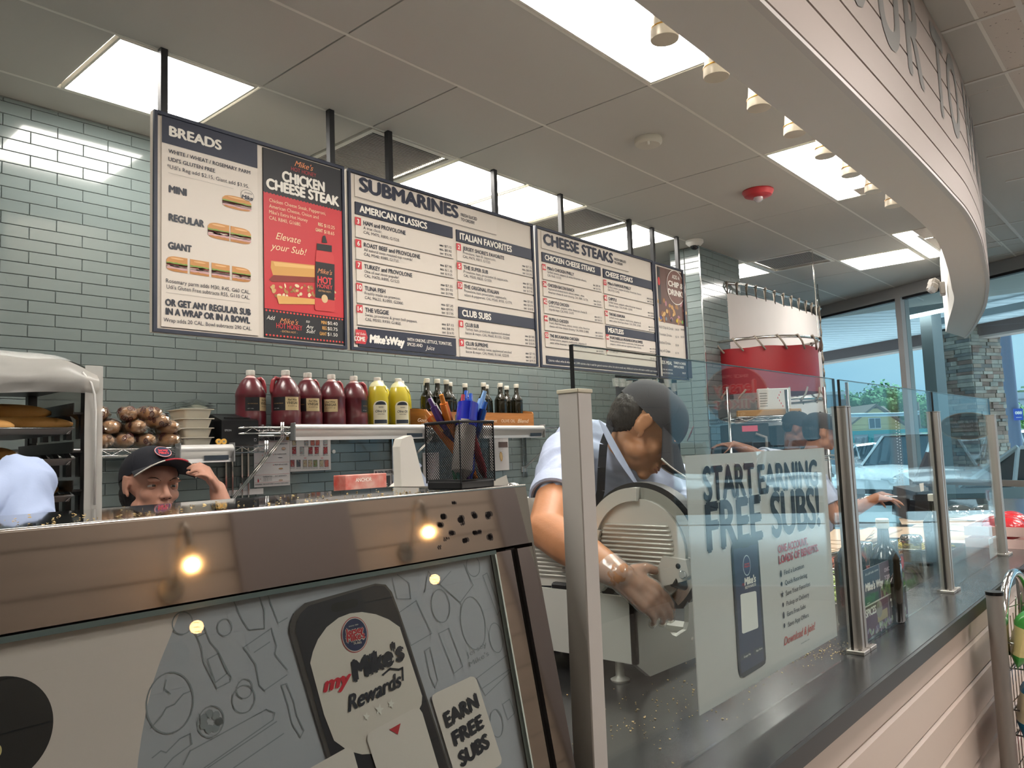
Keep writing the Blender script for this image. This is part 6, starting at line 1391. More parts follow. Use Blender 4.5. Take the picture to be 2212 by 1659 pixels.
def cap(c, M, par, col, droop=0, pipe='#cfcac2', logo=True, front='#a82c3a', tilt=.12):
    c = Vector(c); T = M @ Matrix.Rotation(tilt, 3, 'X'); L = lambda *p: c+T @ Vector(p); T4 = T.to_4x4(); cm = mat('cap cloth '+col, col, .85, bump=.08, bscale=300)
    ct_ = Vector((0, -.014, .044)); rx, ry, rz_ = .0815, .103, .083
    vs = []; fs = []; n_, k_ = 12, 36
    for j in range(n_+1):
        a = -.09+(pi/2+.09)*j/n_
        for i in range(k_):
            b = 2*pi*i/k_; e = max(1e-4, cos(a)) if a > 0 else 1.0; sq = sin(a)*rz_ if a > 0 else a*rz_*2
            if sin(b) > 0 and a > 0: sq *= 1+.04*sin(b)
            vs.append(L(ct_.x+rx*(e**.82)*cos(b), ct_.y+ry*(e**.82)*sin(b), ct_.z+sq))
    fs = [(j*k_+i, j*k_+(i+1) % k_, (j+1)*k_+(i+1) % k_, (j+1)*k_+i) for j in range(n_) for i in range(k_)]
    cc_ = obj('cap_crown', MB().add(vs, fs), cm, par, smooth=True)
    obj('cap_button', MB().ell(L(0, ct_.y, ct_.z+rz_+.002), (.007, .007, .004), T4), cm, cc_, smooth=True)
    def br(u, v, dz=0):
        a = (u-.5)*2.25; r0x, r0y = rx*.995*sin(a), ry*.995*cos(a); ext = .086*max(0, cos(a*.72))**.8 if abs(a) < 1.2 else .05
        dx, dy = sin(a)*.35, 1; x = r0x+dx*ext*v; y = r0y+dy*ext*v*cos(droop); return L(ct_.x+x, ct_.y+y, ct_.z-.006-.030*v*.35-ext*v*sin(droop)-2.6*(x*x)*(.25+v)+dz)
    cb_ = obj('cap_brim', MB().grid(lambda u, v: br(u, v, .0016), 24, 6).grid(lambda u, v: br(1-u, v, -.0016), 24, 6), cm, par, smooth=True)
    obj('brim_piping', MB().tube([br(i/24, 1.0) for i in range(25)], .0024, 6), mat('piping '+pipe, pipe, .6), cb_, smooth=True)
    if front: obj('brim_front_piping', MB().tube([br(.36+.28*i/10, 1.003) for i in range(11)], .0030, 6), mat('piping '+front, front, .6), cb_, smooth=True)
    for b in (.5, 1.57, 2.64):
        obj('seam', MB().tube([L(ct_.x+rx*1.004*(max(0, cos(a))**.82)*cos(b), ct_.y+ry*1.004*(max(0, cos(a))**.82)*sin(b), ct_.z+rz_*1.004*sin(a)) for a in [1.5*i/12 for i in range(13)]], .0008, 5), cm, cc_, smooth=True)
    if logo:
        lo = L(0, ct_.y+ry*.93, ct_.z+rz_*.42); Nn = (T @ Vector((0, .9, .38))).normalized(); Uu = (T @ Vector((-1, 0, 0))); Vv = Nn.cross(Uu); B = Board(lo+Nn*.009, Uu, Vv); B.lift = .0006
        if B.n.dot(Nn) < 0: B = Board(lo+Nn*.009, Uu, -Vv)
        B.lift = .0006; B.ell('#b3313b', 0, 0, .030, .025, 1); B.ell('#e5ddd5', 0, 0, .0285, .0235, 2); B.ell('#252c48', 0, 0, .027, .022, 3)
        B.text('#d8454e', 'Jersey', 0, .001, .010, .036, bold=.05, ctr=True, rot=.1, lay=5); B.text('#d8454e', "Mike's", 0, -.012, .010, .036, bold=.05, ctr=True, rot=.1, lay=5); B.build(cc_)
def hand(w_, d, pn, side, curl=(.3, .3, .3, .3), thumb=.5, sc_=1.0, spread=.06, tcurl=.2):
    """w_ wrist, d finger direction, pn palm normal, side: +1 thumb lies along d x pn"""
    w_ = Vector(w_); d = Vector(d).normalized(); pn = Vector(pn); pn = (pn-d*pn.dot(d)).normalized(); x = d.cross(pn)*side; P = []
    ks = []
    for i, (off, L, r_) in enumerate(((.030, .074, .0088), (.010, .082, .0090), (-.010, .077, .0086), (-.029, .062, .0078))):
        k = w_+d*(.088-.006*abs(i-1))*sc_+x*off*sc_; ks.append(k); P.append(('c', w_+d*.006+x*off*.55*sc_, .014*sc_, k, .0115*sc_)); a = curl[i]; p = k; dd = d+x*spread*(1.3-i*.85); dd.normalize()
        for j, fr in enumerate((.46, .30, .24)):
            ang = a*(.8 if j == 0 else 1.1)*(j+1)*.75; q = dd*cos(ang)+pn*sin(ang); n_ = p+q*L*fr*sc_; P.append(('c', p, r_*(1-.06*j)*sc_, n_, r_*(1-.06*(j+1))*sc_)); p = n_
    P.append(('c', w_+d*.045+x*.002+pn*.003, .021*sc_, w_+d*.02, .020*sc_)); b = w_+d*.022*sc_+x*.026*sc_+pn*.004; t1 = b+(d*.62+x*.75+pn*thumb).normalized()*.040*sc_; t2 = t1+(d*.85+x*.40+pn*(thumb+tcurl)).normalized()*.032*sc_; t3 = t2+(d*.95+x*.2+pn*(thumb+tcurl*1.5)).normalized()*.026*sc_
    P += [('c', b, .016*sc_, t1, .0118*sc_), ('c', t1, .0115*sc_, t2, .0102*sc_), ('c', t2, .0102*sc_, t3, .0085*sc_)]; return P
def person(name, label, base, J, skin, shirt, hairc, capc, vox=.006, hands=None, headM=None, apron=None, sleeve=.55, parts=True, cuff=True, pants='#17181c', fold=.006, hair=None, logo=True, glove=None, face=None, body_extra=(), shirt_extra=(), seed=0, front='#a82c3a', capt=.12, armk=1, droop=0):
    t = thing(name, label, 'person', base); V_ = {k: Vector(v) for k, v in J.items()}
    sk = mat('skin '+skin, skin, .5, var=.10, vscale=20, sss=.08, bump=.05, bscale=220); sh = mat('shirt '+shirt, shirt, .8, bump=.06, bscale=180, var=.05, vscale=5)
    P = head_prims(V_['head'], headM); hb = V_['head']+headM @ Vector((0, -.02, -.055))
    P += [('c', hb, .052, V_['neck'], .055), ('c', V_['neck'], .055, V_['chest'], .10)]
    for s in 'RL':
        P += [('c', V_['sh'+s], .050*armk, V_['el'+s], .041*armk), ('c', V_['el'+s], .042*armk, V_['el'+s].lerp(V_['wr'+s], .35), .045*armk), ('c', V_['el'+s].lerp(V_['wr'+s], .35), .045*armk, V_['wr'+s], .0275*armk)]
        P += [('c', V_['hip'+s], .085, V_['kn'+s], .055), ('c', V_['kn'+s], .055, V_['an'+s], .036), ('c', V_['an'+s]+Vector((0, 0, -.02)), .03, V_['an'+s]+Vector((0, -.12, -.035)), .028)]
    P += [('c', V_['chest'], .115, V_['pelvis'], .12)]
    for h in (hands or []): P += hand(**h)
    blob('body', P+list(body_extra), vox, 4, sk, t)
    S = [('c', V_['neck'].lerp(V_['chest'], .45), .075, V_['chest'], .125), ('c', V_['chest'], .135, V_['pelvis'], .145), ('c', V_['shR'], .066, V_['shL'], .066), ('c', V_['shR'], .062, V_['chest'], .11), ('c', V_['shL'], .062, V_['chest'], .11)]
    for s in 'RL': S += [('c', V_['sh'+s], .066, V_['sh'+s].lerp(V_['el'+s], sleeve), .062)]
    blob('shirt', S+list(shirt_extra), vox, 3, sh, t, fold, 9, (1, 1, .6), seed)
    if cuff:
        for s in 'RL':
            a, b = V_['sh'+s], V_['el'+s]; p = a.lerp(b, sleeve+.06); d = (b-a).normalized(); m_ = MB(); q = d.to_track_quat('Z', 'Y').to_matrix().to_4x4()
            obj('cuff', m_.lathe([(.058, -.030), (.0665, -.028), (.0685, .0), (.067, .022), (.061, .024), (.055, .020)], 28, q, p, cap=False), sh, t, smooth=40)
    T = [('c', V_['hip'+s], .105, V_['kn'+s], .075) for s in 'RL']+[('c', V_['kn'+s], .075, V_['an'+s], .06) for s in 'RL']+[('c', V_['pelvis'], .135, (V_['hipR']+V_['hipL'])/2, .13)]
    blob('trousers', T, max(vox, .012), 2, mat('trousers '+pants, pants, .85), t)
    for s in 'RL': obj('shoe', MB().ell(V_['an'+s]+Vector((0, -.06, -.045)), (.05, .14, .045), None, z0=-.75), BLACKM, t, smooth=True)
    if capc: cap(V_['head'], headM, t, capc, logo=logo, front=front, tilt=capt, droop=droop)
    H4 = headM.to_4x4()
    if hairc:
        hp = [('e', V_['head']+headM @ Vector((0, -.047, .020)), (.0765, .064, .068), H4)]+list(hair or [])
        blob('hair', hp, vox, 2, mat('hair '+hairc, hairc, .6, bump=.6, bscale=90, stretch=(1, 1, .2)), t, .0022, 90, seed=seed+3)
    if face is not None: face_parts(V_['head'], headM, t, sk, **face)
    return t, V_, sh, sk
def cvec(r, u, c): return CR*r+CU*u-CF*c
# ---- the man bending over the slicer
hM = basis(cvec(.76, -.60, .22), cvec(.42, .88, -.1))*1.08
hc = at(1390, 930, 2.25)
J = dict(head=hc, neck=at(1335, 990, 2.36), chest=at(1340, 1105, 2.5), shR=at(1222, 985, 2.2), elR=at(1180, 1145, 1.90), wrR=at(1337, 1243, 1.68), shL=at(1468, 1050, 2.52), elL=at(1500, 1180, 2.35), wrL=at(1540, 1230, 2.15),
         pelvis=(2.10, 1.78, .98), hipR=(2.0, 1.78, .92), hipL=(2.2, 1.78, .92), knR=(2.0, 1.76, .5), knL=(2.2, 1.78, .5), anR=(2.0, 1.80, .09), anL=(2.2, 1.82, .09))
hd = dict(w_=J['wrR'], d=at(1432, 1310, 1.68)-J['wrR'], pn=cvec(.25, -.75, -.6), side=1, curl=(.35, .4, .45, .5), thumb=.0, sc_=1.02, tcurl=.15, spread=.0)
hdL = dict(w_=J['wrL'], d=cvec(.5, -.5, .2), pn=cvec(0, -1, 0), side=1, curl=(.4, .4, .4, .4))
man, V_, shm, skm = person('person', 'man in light blue shirt and dark cap bending over the slicer', (2.1, 1.8, 0), J, '#b07a55', '#a9b4cc', '#17130f', '#2b2c31', vox=.0055, hands=[hd, hdL], headM=hM, sleeve=.50, fold=.0075, seed=2, front=None, capt=-.14, droop=.42, armk=1.13,
    hair=[('e', hc+hM @ Vector((0, -.06, -.01)), (.064, .042, .05), hM.to_4x4())],
    face=dict(lid=.85, gaze=(0, 1, -.4), lip='#8e5648'),
    shirt_extra=[('c', at(1255, 965, 2.32), .085, at(1400, 1010, 2.45), .09), ('c', at(1240, 1010, 2.3), .09, at(1260, 1120, 2.45), .10), ('c', at(1400, 1060, 2.5), .10, at(1450, 1110, 2.6), .10), ('c', J['shL'], .07, J['elL'], .06)])
DG = mat('navy apron cloth', '#12161f', .85, bump=.05, bscale=200)
obj('collar', MB().grid(lambda u, v: at(1292+18*v+(1375-1300)*u-8*sin(pi*u)*(1-v), 905+135*u+16*v, 2.16+.02*v), 10, 3), shm, man, smooth=True)
m_ = MB(); st_ = [at(1345, 900, 2.28), at(1318, 920, 2.20), at(1304, 960, 2.16), at(1300, 1010, 2.15), at(1298, 1060, 2.17), at(1285, 1110, 2.2)]
for a, b in zip(st_, st_[1:]):
    d = (b-a).normalized(); s = d.cross(CF).normalized()*.011; m_.prism([a-s, a+s, b+s, b-s], CF*.004)
obj('apron_strap', m_, DG, man)
blob('apron', [('c', at(1340, 1120, 2.42), .12, (2.02, 1.55, 1.05), .15), ('c', at(1300, 1110, 2.35), .08, at(1420, 1120, 2.42), .09)], .010, 3, DG, man)
# clear glove on the working hand
gv = [(p[0], p[1], p[2]+.0022, p[3], p[4]+.0022) for p in hand(**hd)]
blob('clear_glove', gv+[('c', J['wrR'], .030, J['wrR']+(at(1432, 1310, 1.68)-J['wrR'])*.1, .030)], .005, 2, glassmat('thin clear glove', '#fffaf4', 1.6, .2, white=.13), man, .0016, 70)
wd = (J['elR']-J['wrR']).normalized(); m_ = MB(); q = wd.to_track_quat('Z', 'Y').to_matrix().to_4x4(); vs = []
for j in range(5):
    for i in range(30): a = 2*pi*i/30; rr_ = .029+.0022*j+.003*noise.noise(Vector((cos(a)*3, sin(a)*3, j*.8))); vs.append(J['wrR']+q.to_3x3() @ Vector((rr_*cos(a), rr_*sin(a), -.006+.009*j+.006*noise.noise(Vector((cos(a)*2, sin(a)*2, 9))))))
obj('glove_cuff', m_.add(vs, [(j*30+i, j*30+(i+1) % 30, (j+1)*30+(i+1) % 30, (j+1)*30+i) for j in range(4) for i in range(30)]), glassmat('glove cuff film', '#fffaf4', 1.8, .2, white=.22), man, smooth=True)

# ---- the woman behind the case, hand raised to her cap
hc = at(328, 1052, 2.74); hM = basis((.0, -1, -.0), CU*1+CR*.17)*1.14
wrH = at(470, 1056, 2.70)
J = dict(head=hc, neck=hc+Vector((-.01, .05, -.15)), chest=hc+Vector((0, .06, -.34)), shR=hc+Vector((-.17, .05, -.24)), elR=hc+Vector((-.22, .0, -.50)), wrR=hc+Vector((-.15, -.2, -.48)), shL=hc+Vector((.17, .03, -.23)), elL=at(498, 1170, 2.72), wrL=wrH,
         pelvis=hc+Vector((0, .08, -.68)), hipR=(hc.x-.09, hc.y+.08, .72), hipL=(hc.x+.09, hc.y+.08, .72), knR=(hc.x-.09, hc.y+.02, .40), knL=(hc.x+.09, hc.y+.02, .40), anR=(hc.x-.09, hc.y+.1, .09), anL=(hc.x+.09, hc.y+.1, .09))
hd2 = dict(w_=wrH, d=at(436, 996, 2.62)-wrH, pn=cvec(-.75, -.2, .3), side=-1, curl=(.75, .7, .65, .55), thumb=.75, sc_=.92, tcurl=.3)
hd3 = dict(w_=J['wrR'], d=(.2, -1, 0), pn=(0, 0, -1), side=1)
wom, V2, shw, skw = person('person', 'woman in a navy cap looking over the case, hand at its brim', (hc.x, hc.y+.1, 0), J, '#b98975', '#b9c2d4', '#120f10', '#14161f', vox=.0055, hands=[hd2, hd3], headM=hM, sleeve=.5, seed=5, capt=.33,
    hair=[('e', hc+hM @ Vector((0, -.05, -.02)), (.072, .06, .07), hM.to_4x4()), ('c', hc+hM @ Vector((-.03, -.07, -.05)), .03, hc+hM @ Vector((-.05, -.08, -.16)), .018)], face=dict(lid=.34, gaze=(-.15, 1, .0), lip='#b8665e'))
# ---- worker whose shoulder shows at the far left
hc = Vector((.38, 2.22, 1.40)); hM = basis((-.2, -.9, -.5), (0, -.3, 1))
J = dict(head=hc, neck=(.42, 2.25, 1.34), chest=(.50, 2.27, 1.22), shR=(.40, 2.20, 1.27), elR=(.33, 2.02, 1.08), wrR=(.3, 1.85, 1.0), shL=at(45, 1065, 1.98), elL=at(45, 1230, 1.85), wrL=(.42, 1.75, 1.0),
         pelvis=(.50, 2.40, .92), hipR=(.42, 2.4, .88), hipL=(.60, 2.4, .88), knR=(.42, 2.38, .48), knL=(.60, 2.38, .48), anR=(.42, 2.42, .09), anL=(.60, 2.42, .09))
person('person', 'worker whose pale blue sleeve shows at the far left above the case', (.52, 2.4, 0), J, '#b98a6b', '#9daccb', '#1a1512', '#14161f', vox=.009, hands=[dict(w_=J['wrR'], d=(0, -1, -.2), pn=(0, 0, -1), side=1), dict(w_=J['wrL'], d=(0, -1, -.2), pn=(0, 0, -1), side=-1)], headM=hM, sleeve=.75, fold=.017, seed=9, cuff=False,
    shirt_extra=[('c', at(40, 1055, 2.0), .075, at(42, 1120, 1.95), .075)])
# ---- background workers at the prep line
hc = at(1772, 935, 4.9); hM = basis(CR*1-CF*.05-CU*.06, CU+CR*.10)
J = dict(head=hc, neck=at(1752, 985, 4.92), chest=at(1748, 1060, 4.95), shR=at(1752, 1025, 4.75), elR=at(1808, 1120, 4.65), wrR=at(1895, 1075, 4.55), shL=at(1750, 1015, 5.15), elL=at(1815, 1110, 5.1), wrL=at(1905, 1070, 4.95),
         pelvis=at(1745, 1180, 4.95), hipR=at(1748, 1200, 4.85), hipL=at(1748, 1200, 5.05), knR=at(1770, 1330, 4.85), knL=at(1770, 1330, 5.05), anR=at(1778, 1440, 4.85), anL=at(1778, 1440, 5.05))
b0 = J['anR'].copy(); b0.z = 0
for k in ('anR', 'anL'): J[k].z = .09
for k in ('knR', 'knL'): J[k].z = .46
person('person', 'worker in profile with black cap at the far prep line, facing right', tuple(b0), J, '#a5735a', '#9aa3b8', '#15110f', '#0f1016', vox=.009, hands=[dict(w_=J['wrR'], d=CR*1-CU*.1, pn=-CU, side=1), dict(w_=J['wrL'], d=CR*1-CU*.1, pn=-CU, side=-1)], headM=hM, fold=.006, logo=False, seed=4, face=dict(lid=.5), front=None, capt=-.05,
    hair=[('e', hc+hM @ Vector((0, -.045, -.01)), (.068, .06, .05), hM.to_4x4())])
hc = at(1722, 928, 5.5); hM = basis(CR*.5-CF*.1-CU*.35-Vector((0, .4, 0)), CU+CR*.15)
J = dict(head=hc, neck=at(1712, 975, 5.55), chest=at(1705, 1050, 5.6), shR=at(1670, 990, 5.5), elR=at(1640, 985, 5.35), wrR=at(1585, 960, 5.4), shL=at(1745, 1000, 5.6), elL=at(1760, 1080, 5.5), wrL=at(1790, 1100, 5.4),
         pelvis=at(1705, 1160, 5.6), hipR=at(1690, 1180, 5.6), hipL=at(1720, 1180, 5.6), knR=at(1692, 1290, 5.6), knL=at(1722, 1290, 5.6), anR=at(1695, 1400, 5.6), anL=at(1725, 1400, 5.6))
b0 = J['anR'].copy(); b0.z = 0
for k in ('anR', 'anL'): J[k].z = .09
for k in ('knR', 'knL'): J[k].z = .46
person('person', 'second background worker behind the wire rack, arm reaching left', tuple(b0), J, '#7e5644', '#aeb4c2', '#15110f', '#15161c', vox=.011, hands=[dict(w_=J['wrR'], d=-CR, pn=-CU, side=1), dict(w_=J['wrL'], d=CR, pn=-CU, side=-1)], headM=hM, fold=.004, logo=False, seed=6, face=dict(lid=.5), front=None)
# ============================================================ bottles, shakers and pans behind the guard glass
def GB(lab, p):
    return dup(bp, p, 0, lab, 'dark dressing bottles on the prep counter')
b1 = onz(1829, 1125, 1.19); GB('tall dark oil bottle behind the post after the first glass', (b1.x, b1.y, .9005))
p_ = onz(1905, 1120, 1.19); b2 = (p_.x, p_.y, .9005); GB('tall dark oil bottle behind the four picture card', b2)
p_ = onz(2014, 1067, 1.19); GB('tall dark oil bottle beside the post after the second glass', (p_.x, p_.y, .9005))
SHG = glassmat('shaker glass', '#dfe3df', 1.6, .05, white=.18, wcol='#8e8a80')
s0 = onz(1974, 1236, .901)
t = thing('spice_shaker', 'glass spice shaker with a metal lid left of the third bottle', 'shaker', (s0.x, s0.y, .9005))
obj('glass_jar', MB().lathe([(.001, 0), (.034, 0), (.036, .01), (.033, .05), (.034, .115), (.036, .12)], 20), SHG, t, smooth=40, local=True)
obj('contents', MB().lathe([(.001, .003), (.032, .003), (.031, .075), (.001, .08)], 20), mat('ground pepper', '#6e655a', .9, var=.4, vscale=200), t, smooth=40, local=True)
obj('lid', MB().lathe([(.037, .114), (.039, .118), (.039, .134), (.034, .142), (.001, .146)], 24), CHROME, t, smooth=35, local=True)
for i, (x, y, lb) in enumerate(((1873, 1226, 'small steel shaker left of the spice shaker, behind the post'), (1928, 1220, 'small steel shaker between dark bottle and glass shaker'))):
    s0 = onz(x, y, .901); t = thing('steel_shaker', lb, 'shaker', (s0.x, s0.y, .9005), group='small steel shakers')
    obj('body', MB().lathe([(.001, 0), (.026, 0), (.027, .004), (.027, .085)], 20, cap=False), STEEL, t, smooth=35, local=True); obj('lid', MB().lathe([(.028, .082), (.028, .096), (.024, .102), (.001, .103)], 20), CHROME, t, smooth=35, local=True)
PANM = mat('food pan steel', '#bab8b2', .25, 1, bump=.01, bscale=20)
foods = [('bacon', ['#8a3d2c', '#a8583c', '#6e2c20'], .012), ('grilled_onion', ['#b98a58', '#8d5a34', '#d0a874'], .008), ('lettuce', ['#9fb06a', '#c3cc92', '#7b9448'], .012), ('bacon', ['#8a3d2c', '#a8583c', '#6e2c20'], .012), ('pickle', ['#b5a03c', '#8f8a2c', '#cdb85c'], .010), ('tomato', ['#b5302c', '#c94a3c', '#8e2420'], .010)]
fx = 2.62; rnd = random.Random(17)
FP = [(2.60, .86, .26, .20, 2), (2.90, .98, .26, .30, 2), (3.28, 1.12, .30, .26, 0), (3.62, 1.10, .30, .30, 1), (3.96, 1.02, .30, .34, 4), (2.16, .95, .22, .25, 5)]
pos = ['with lettuce nearest the picture card', 'with shredded lettuce in the second place', 'with bacon beside the glass shaker', 'with browned onions behind third glass', 'with yellow pickles near the crate', 'with tomatoes behind the first post', 'with bacon at the far end']
for (x, y, w_, d_, fi), ps in zip(FP, pos):
    t = thing('food_pan', 'steel food pan '+ps, 'food pan', (x, y, .90), group='steel food pans on the prep counter'); r_ = .014
    for nm, q in (('rim', [(x-w_/2, y-d_/2), (x+w_/2, y-d_/2), (x+w_/2, y+d_/2), (x-w_/2, y+d_/2)]),):
        obj(nm, MB().tube([(a, b, .921) for a, b in q], .004, 6, closed=True), PANM, t, smooth=True)
    obj('walls', MB().box(x-w_/2, y-d_/2, .9005, x+w_/2, y-d_/2+.003, .921).box(x-w_/2, y+d_/2-.003, .9005, x+w_/2, y+d_/2, .921).box(x-w_/2, y-d_/2, .9005, x-w_/2+.003, y+d_/2, .921).box(x+w_/2-.003, y-d_/2, .9005, x+w_/2, y+d_/2, .921), PANM, t)
    nm, cols, s_ = foods[fi]
    for c in cols:
        m_ = MB()
        for k in range(26):
            a = rnd.uniform(0, 2*pi); cx_, cy_, cz_ = x+rnd.uniform(-.42, .42)*w_, y+rnd.uniform(-.42, .42)*d_, .912+rnd.uniform(0, .022)
            pts = [(cx_+(j-2)*s_*1.1*cos(a), cy_+(j-2)*s_*1.1*sin(a), cz_+.005*sin(j*1.7+k)) for j in range(5)]; m_.tube(pts, s_*.35, 5, rr=[s_*.15, s_*.4, s_*.35, s_*.42, s_*.12])
        obj(nm, m_, mat('food '+c, c, .5, coat=.3), t, kind='stuff')
# parchment sheets and boards on the worktop beyond the pans
t = thing('cutting_board', 'pale cutting board with stacked brown paper behind the pans', 'board', (4.0, 1.33, .90))
obj('board', MB().cbox((3.95, 1.36, .91), (1.5, .18, .02), None, .003), mat('pale board', '#b9aa98', .5), t)
for k in range(5): obj('paper_sheet', MB().cbox((3.7+.12*k, 1.35+.01*k, .922+.003*k), (.5, .20, .002), rotz(.1*k-.2)), mat('butcher paper', '#b8a089', .7), t)
t = thing('paper_sheets', 'spread sheets of brown and white sandwich paper on the prep line', 'paper', (4.8, 1.1, .90))
for k in range(7): obj('paper_sheet', MB().grid(lambda u, v: Vector((4.22+.17*k, .82+.09*(k % 3), .9005+.0025*k))+(rotz(.25*(k % 3)-.2) @ Vector((u*.42, v*.36, .002+.006*abs(noise.noise(Vector((u*4, v*4, k))))))), 6, 6), mat('butcher paper' if k % 3 else 'white deli paper', '#b8a089' if k % 3 else '#ded7d2', .7), t, smooth=True)
# black point of sale screen and bin
q = at(1995, 1030, 4.74)
t = thing('order_screen', 'black tilted order screen on a stand near the windows', 'screen', (q.x, q.y, .95))
m_ = MB(); sp = [at(*p, 4.74) for p in ((1976, 1046), (2005, 977), (2040, 980), (2018, 1052))]; m_.prism(sp, CF*.03); obj('screen', m_, mat('screen back', '#3a3536', .45), t)
obj('arm', MB().cyl(at(2010, 1045, 4.78), at(2012, 1062, 4.78), .015), BLACKM, t); obj('receipt', MB().prism([at(*p, 4.70) for p in ((1986, 1045), (1995, 1043), (1996, 1060), (1989, 1062))], CF*.002), WHITEP, t)
m_ = MB(); sp = [at(*p, 4.74) for p in ((1978, 1063), (2032, 1060), (2036, 1127), (1975, 1127))]; m_.prism(sp, CF*.28); obj('terminal_box', m_, mat('black terminal', '#15161a', .4), t)
tb0 = thing('back_counter', 'long steel back counter catching blue window light', 'counter', (5.4, 1.9, 0))
obj('top', MB().box(5.2, .62, .86, 7.4, 2.2, .90).box(4.91, .62, .86, 5.2, 1.50, .90), mat('blue lit steel top', '#b9bcc0', .18, 1), tb0)
for x in (4.95, 7.35):
    for y in (.68, 1.44): obj('leg', MB().cyl((x, y, 0), (x, y, .86), .02), STEEL, tb0)
obj('undershelf', MB().box(4.95, .68, .28, 7.3, 1.44, .31), STEEL, tb0)
q = at(1880, 1062, 4.9)
t = thing('curved_sink_rail', 'bent steel rail over a dark basin on the back counter', 'rail', (q.x, q.y, .9))
obj('rail', MB().tube([at(1858, 1100, 4.9), at(1860, 1080, 4.9), at(1872, 1074, 4.9), at(1945, 1074, 4.9), at(1962, 1082, 4.9), at(1967, 1100, 4.9)], .012, 8), CHROME, t, smooth=True); obj('basin', MB().prism([at(*p, 4.95) for p in ((1880, 1078), (1945, 1078), (1938, 1092), (1876, 1092))], CF*.1), BLACKM, t)
# reflected lights by the window, shaped as rows of bright beads
t = thing('reflected_dots', 'string of small bright beads hanging in front of the windows', 'bead string', tuple(at(1935, 905, 5.6)))
for c_ in (0, 1):
    m_ = MB()
    for k in range(24): m_.ell(at(1935+6*c_+.45*k, 910+6.3*k+2*c_, 5.6), (.0035,)*3, None, 8, 6)
    obj('beads', m_, mat('bright beads', '#eef6ff', .1, coat=1), t, smooth=True, kind='stuff')
# white crate with red bags at the counter end
CW = mat('whitewashed crate wood', '#cbb0a8', .6, var=.2, vscale=6)
c0 = onz(2168, 1188, .901); X0, Y0 = c0.x+.06, .60
t = thing('white_crate', 'whitewashed slatted crate at the far end of the counter', 'crate', (X0+.22, Y0+.13, .9))
for z_ in (.9005, .955): obj('slat', MB().box(X0, Y0, z_, X0+.44, Y0+.010, z_+.042), CW, t); obj('slat', MB().box(X0, Y0+.25, z_, X0+.44, Y0+.26, z_+.042), CW, t); obj('slat', MB().box(X0-.008, Y0, z_, X0, Y0+.26, z_+.042), CW, t); obj('slat', MB().box(X0+.44, Y0, z_, X0+.448, Y0+.26, z_+.042), CW, t)
obj('base', MB().box(X0, Y0+.01, .9005, X0+.44, Y0+.25, .908), CW, t)
for i in range(4):
    b_ = MB().ell((X0+.06+.105*i, Y0+.11+.02*(i % 2), .985), (.05, .09, .055), rotz(.3*i) @ roty(.3), 14, 10); o = obj('snack_bag', b_, mat('glossy red bag', '#b01f27', .25, coat=.6, bump=.5, bscale=30), smooth=True); tag(o, ('red snack bag at the near end of the white crate', 'second red snack bag in the white crate', 'third red snack bag in the white crate', 'red snack bag at the far end of the white crate')[i], 'snack bag', 'red snack bags')
for i in range(2):
    a = at((2128, 2072)[i], 1102, 5.0+.1*i); t = thing('cake_dome', ('right', 'left')[i]+' clear pastry dome seen through the third glass', 'dome', (a.x, a.y, a.z-.08), group='clear pastry domes'); obj('dome', MB().ell((a.x, a.y, a.z-.03), (.10, .10, .07), z0=-.0, z1=1), glassmat('pastry dome', '#f0f4f4', 2, .05, white=.06), t, smooth=True); obj('plate', MB().lathe([(.11, 0), (.115, .012), (.001, .012)], 24, None, (a.x, a.y, a.z-.045)), WHITEP, t)
    obj('stand', MB().cyl((a.x, a.y, .9), (a.x, a.y, a.z-.045), .02), WHITEP, t)
# ------------------------------------------------------------ chip rack in front of the counter
RX, RY = 2.83, .515
ck = thing('chip_rack', 'grey post snack rack with chrome arch against the counter', 'rack', (2.75, .42, 0))
PM = mat('grey rack post', '#8f8a86', .4, .3)
for x in (RX, RX+.52):
    obj('post', MB().lathe([(.024, 0), (.024, .925)], 20, None, (x, RY, 0)), PM, ck, smooth=40); obj('post_cap', MB().lathe([(.025, .925), (.025, .935), (.001, .936)], 20, None, (x, RY, 0)), BLACK, ck)
ar = [(RX+.03+.46*(.5-.5*cos(pi*k/16)), RY-.01, .74+.215*max(0, sin(pi*k/16))**.7) for k in range(17)]
obj('arch', MB().tube(ar, .014, 12), CHROME, ck, smooth=True)
m_ = MB()
for k in range(10): m_.cyl((RX+.03+.05*k, RY-.015, .1), (RX+.03+.05*k, RY-.015, .84), .0015, seg=5)
for k in range(9): m_.cyl((RX+.02, RY-.015, .12+.095*k), (RX+.50, RY-.015, .12+.088*k), .0015, seg=5)
obj('back_grid', m_, CHROME, ck, kind='stuff')
for bz in (.70, .50, .30, .10):
    m_ = MB()
    for z_, e in ((bz, .0), (bz+.075, .01)):
        m_.tube([(RX+.03, RY-.02, z_), (RX+.02, RY-.12-e, z_), (RX+.50, RY-.12-e, z_), (RX+.49, RY-.02, z_)], .003, 6, closed=True)
    for k in range(7): m_.tube([(RX+.03+.075*k, RY-.02, bz), (RX+.03+.075*k, RY-.12, bz), (RX+.03+.075*k, RY-.13, bz+.075)], .0022, 5)
    obj('basket', m_, CHROME, ck, smooth=True)
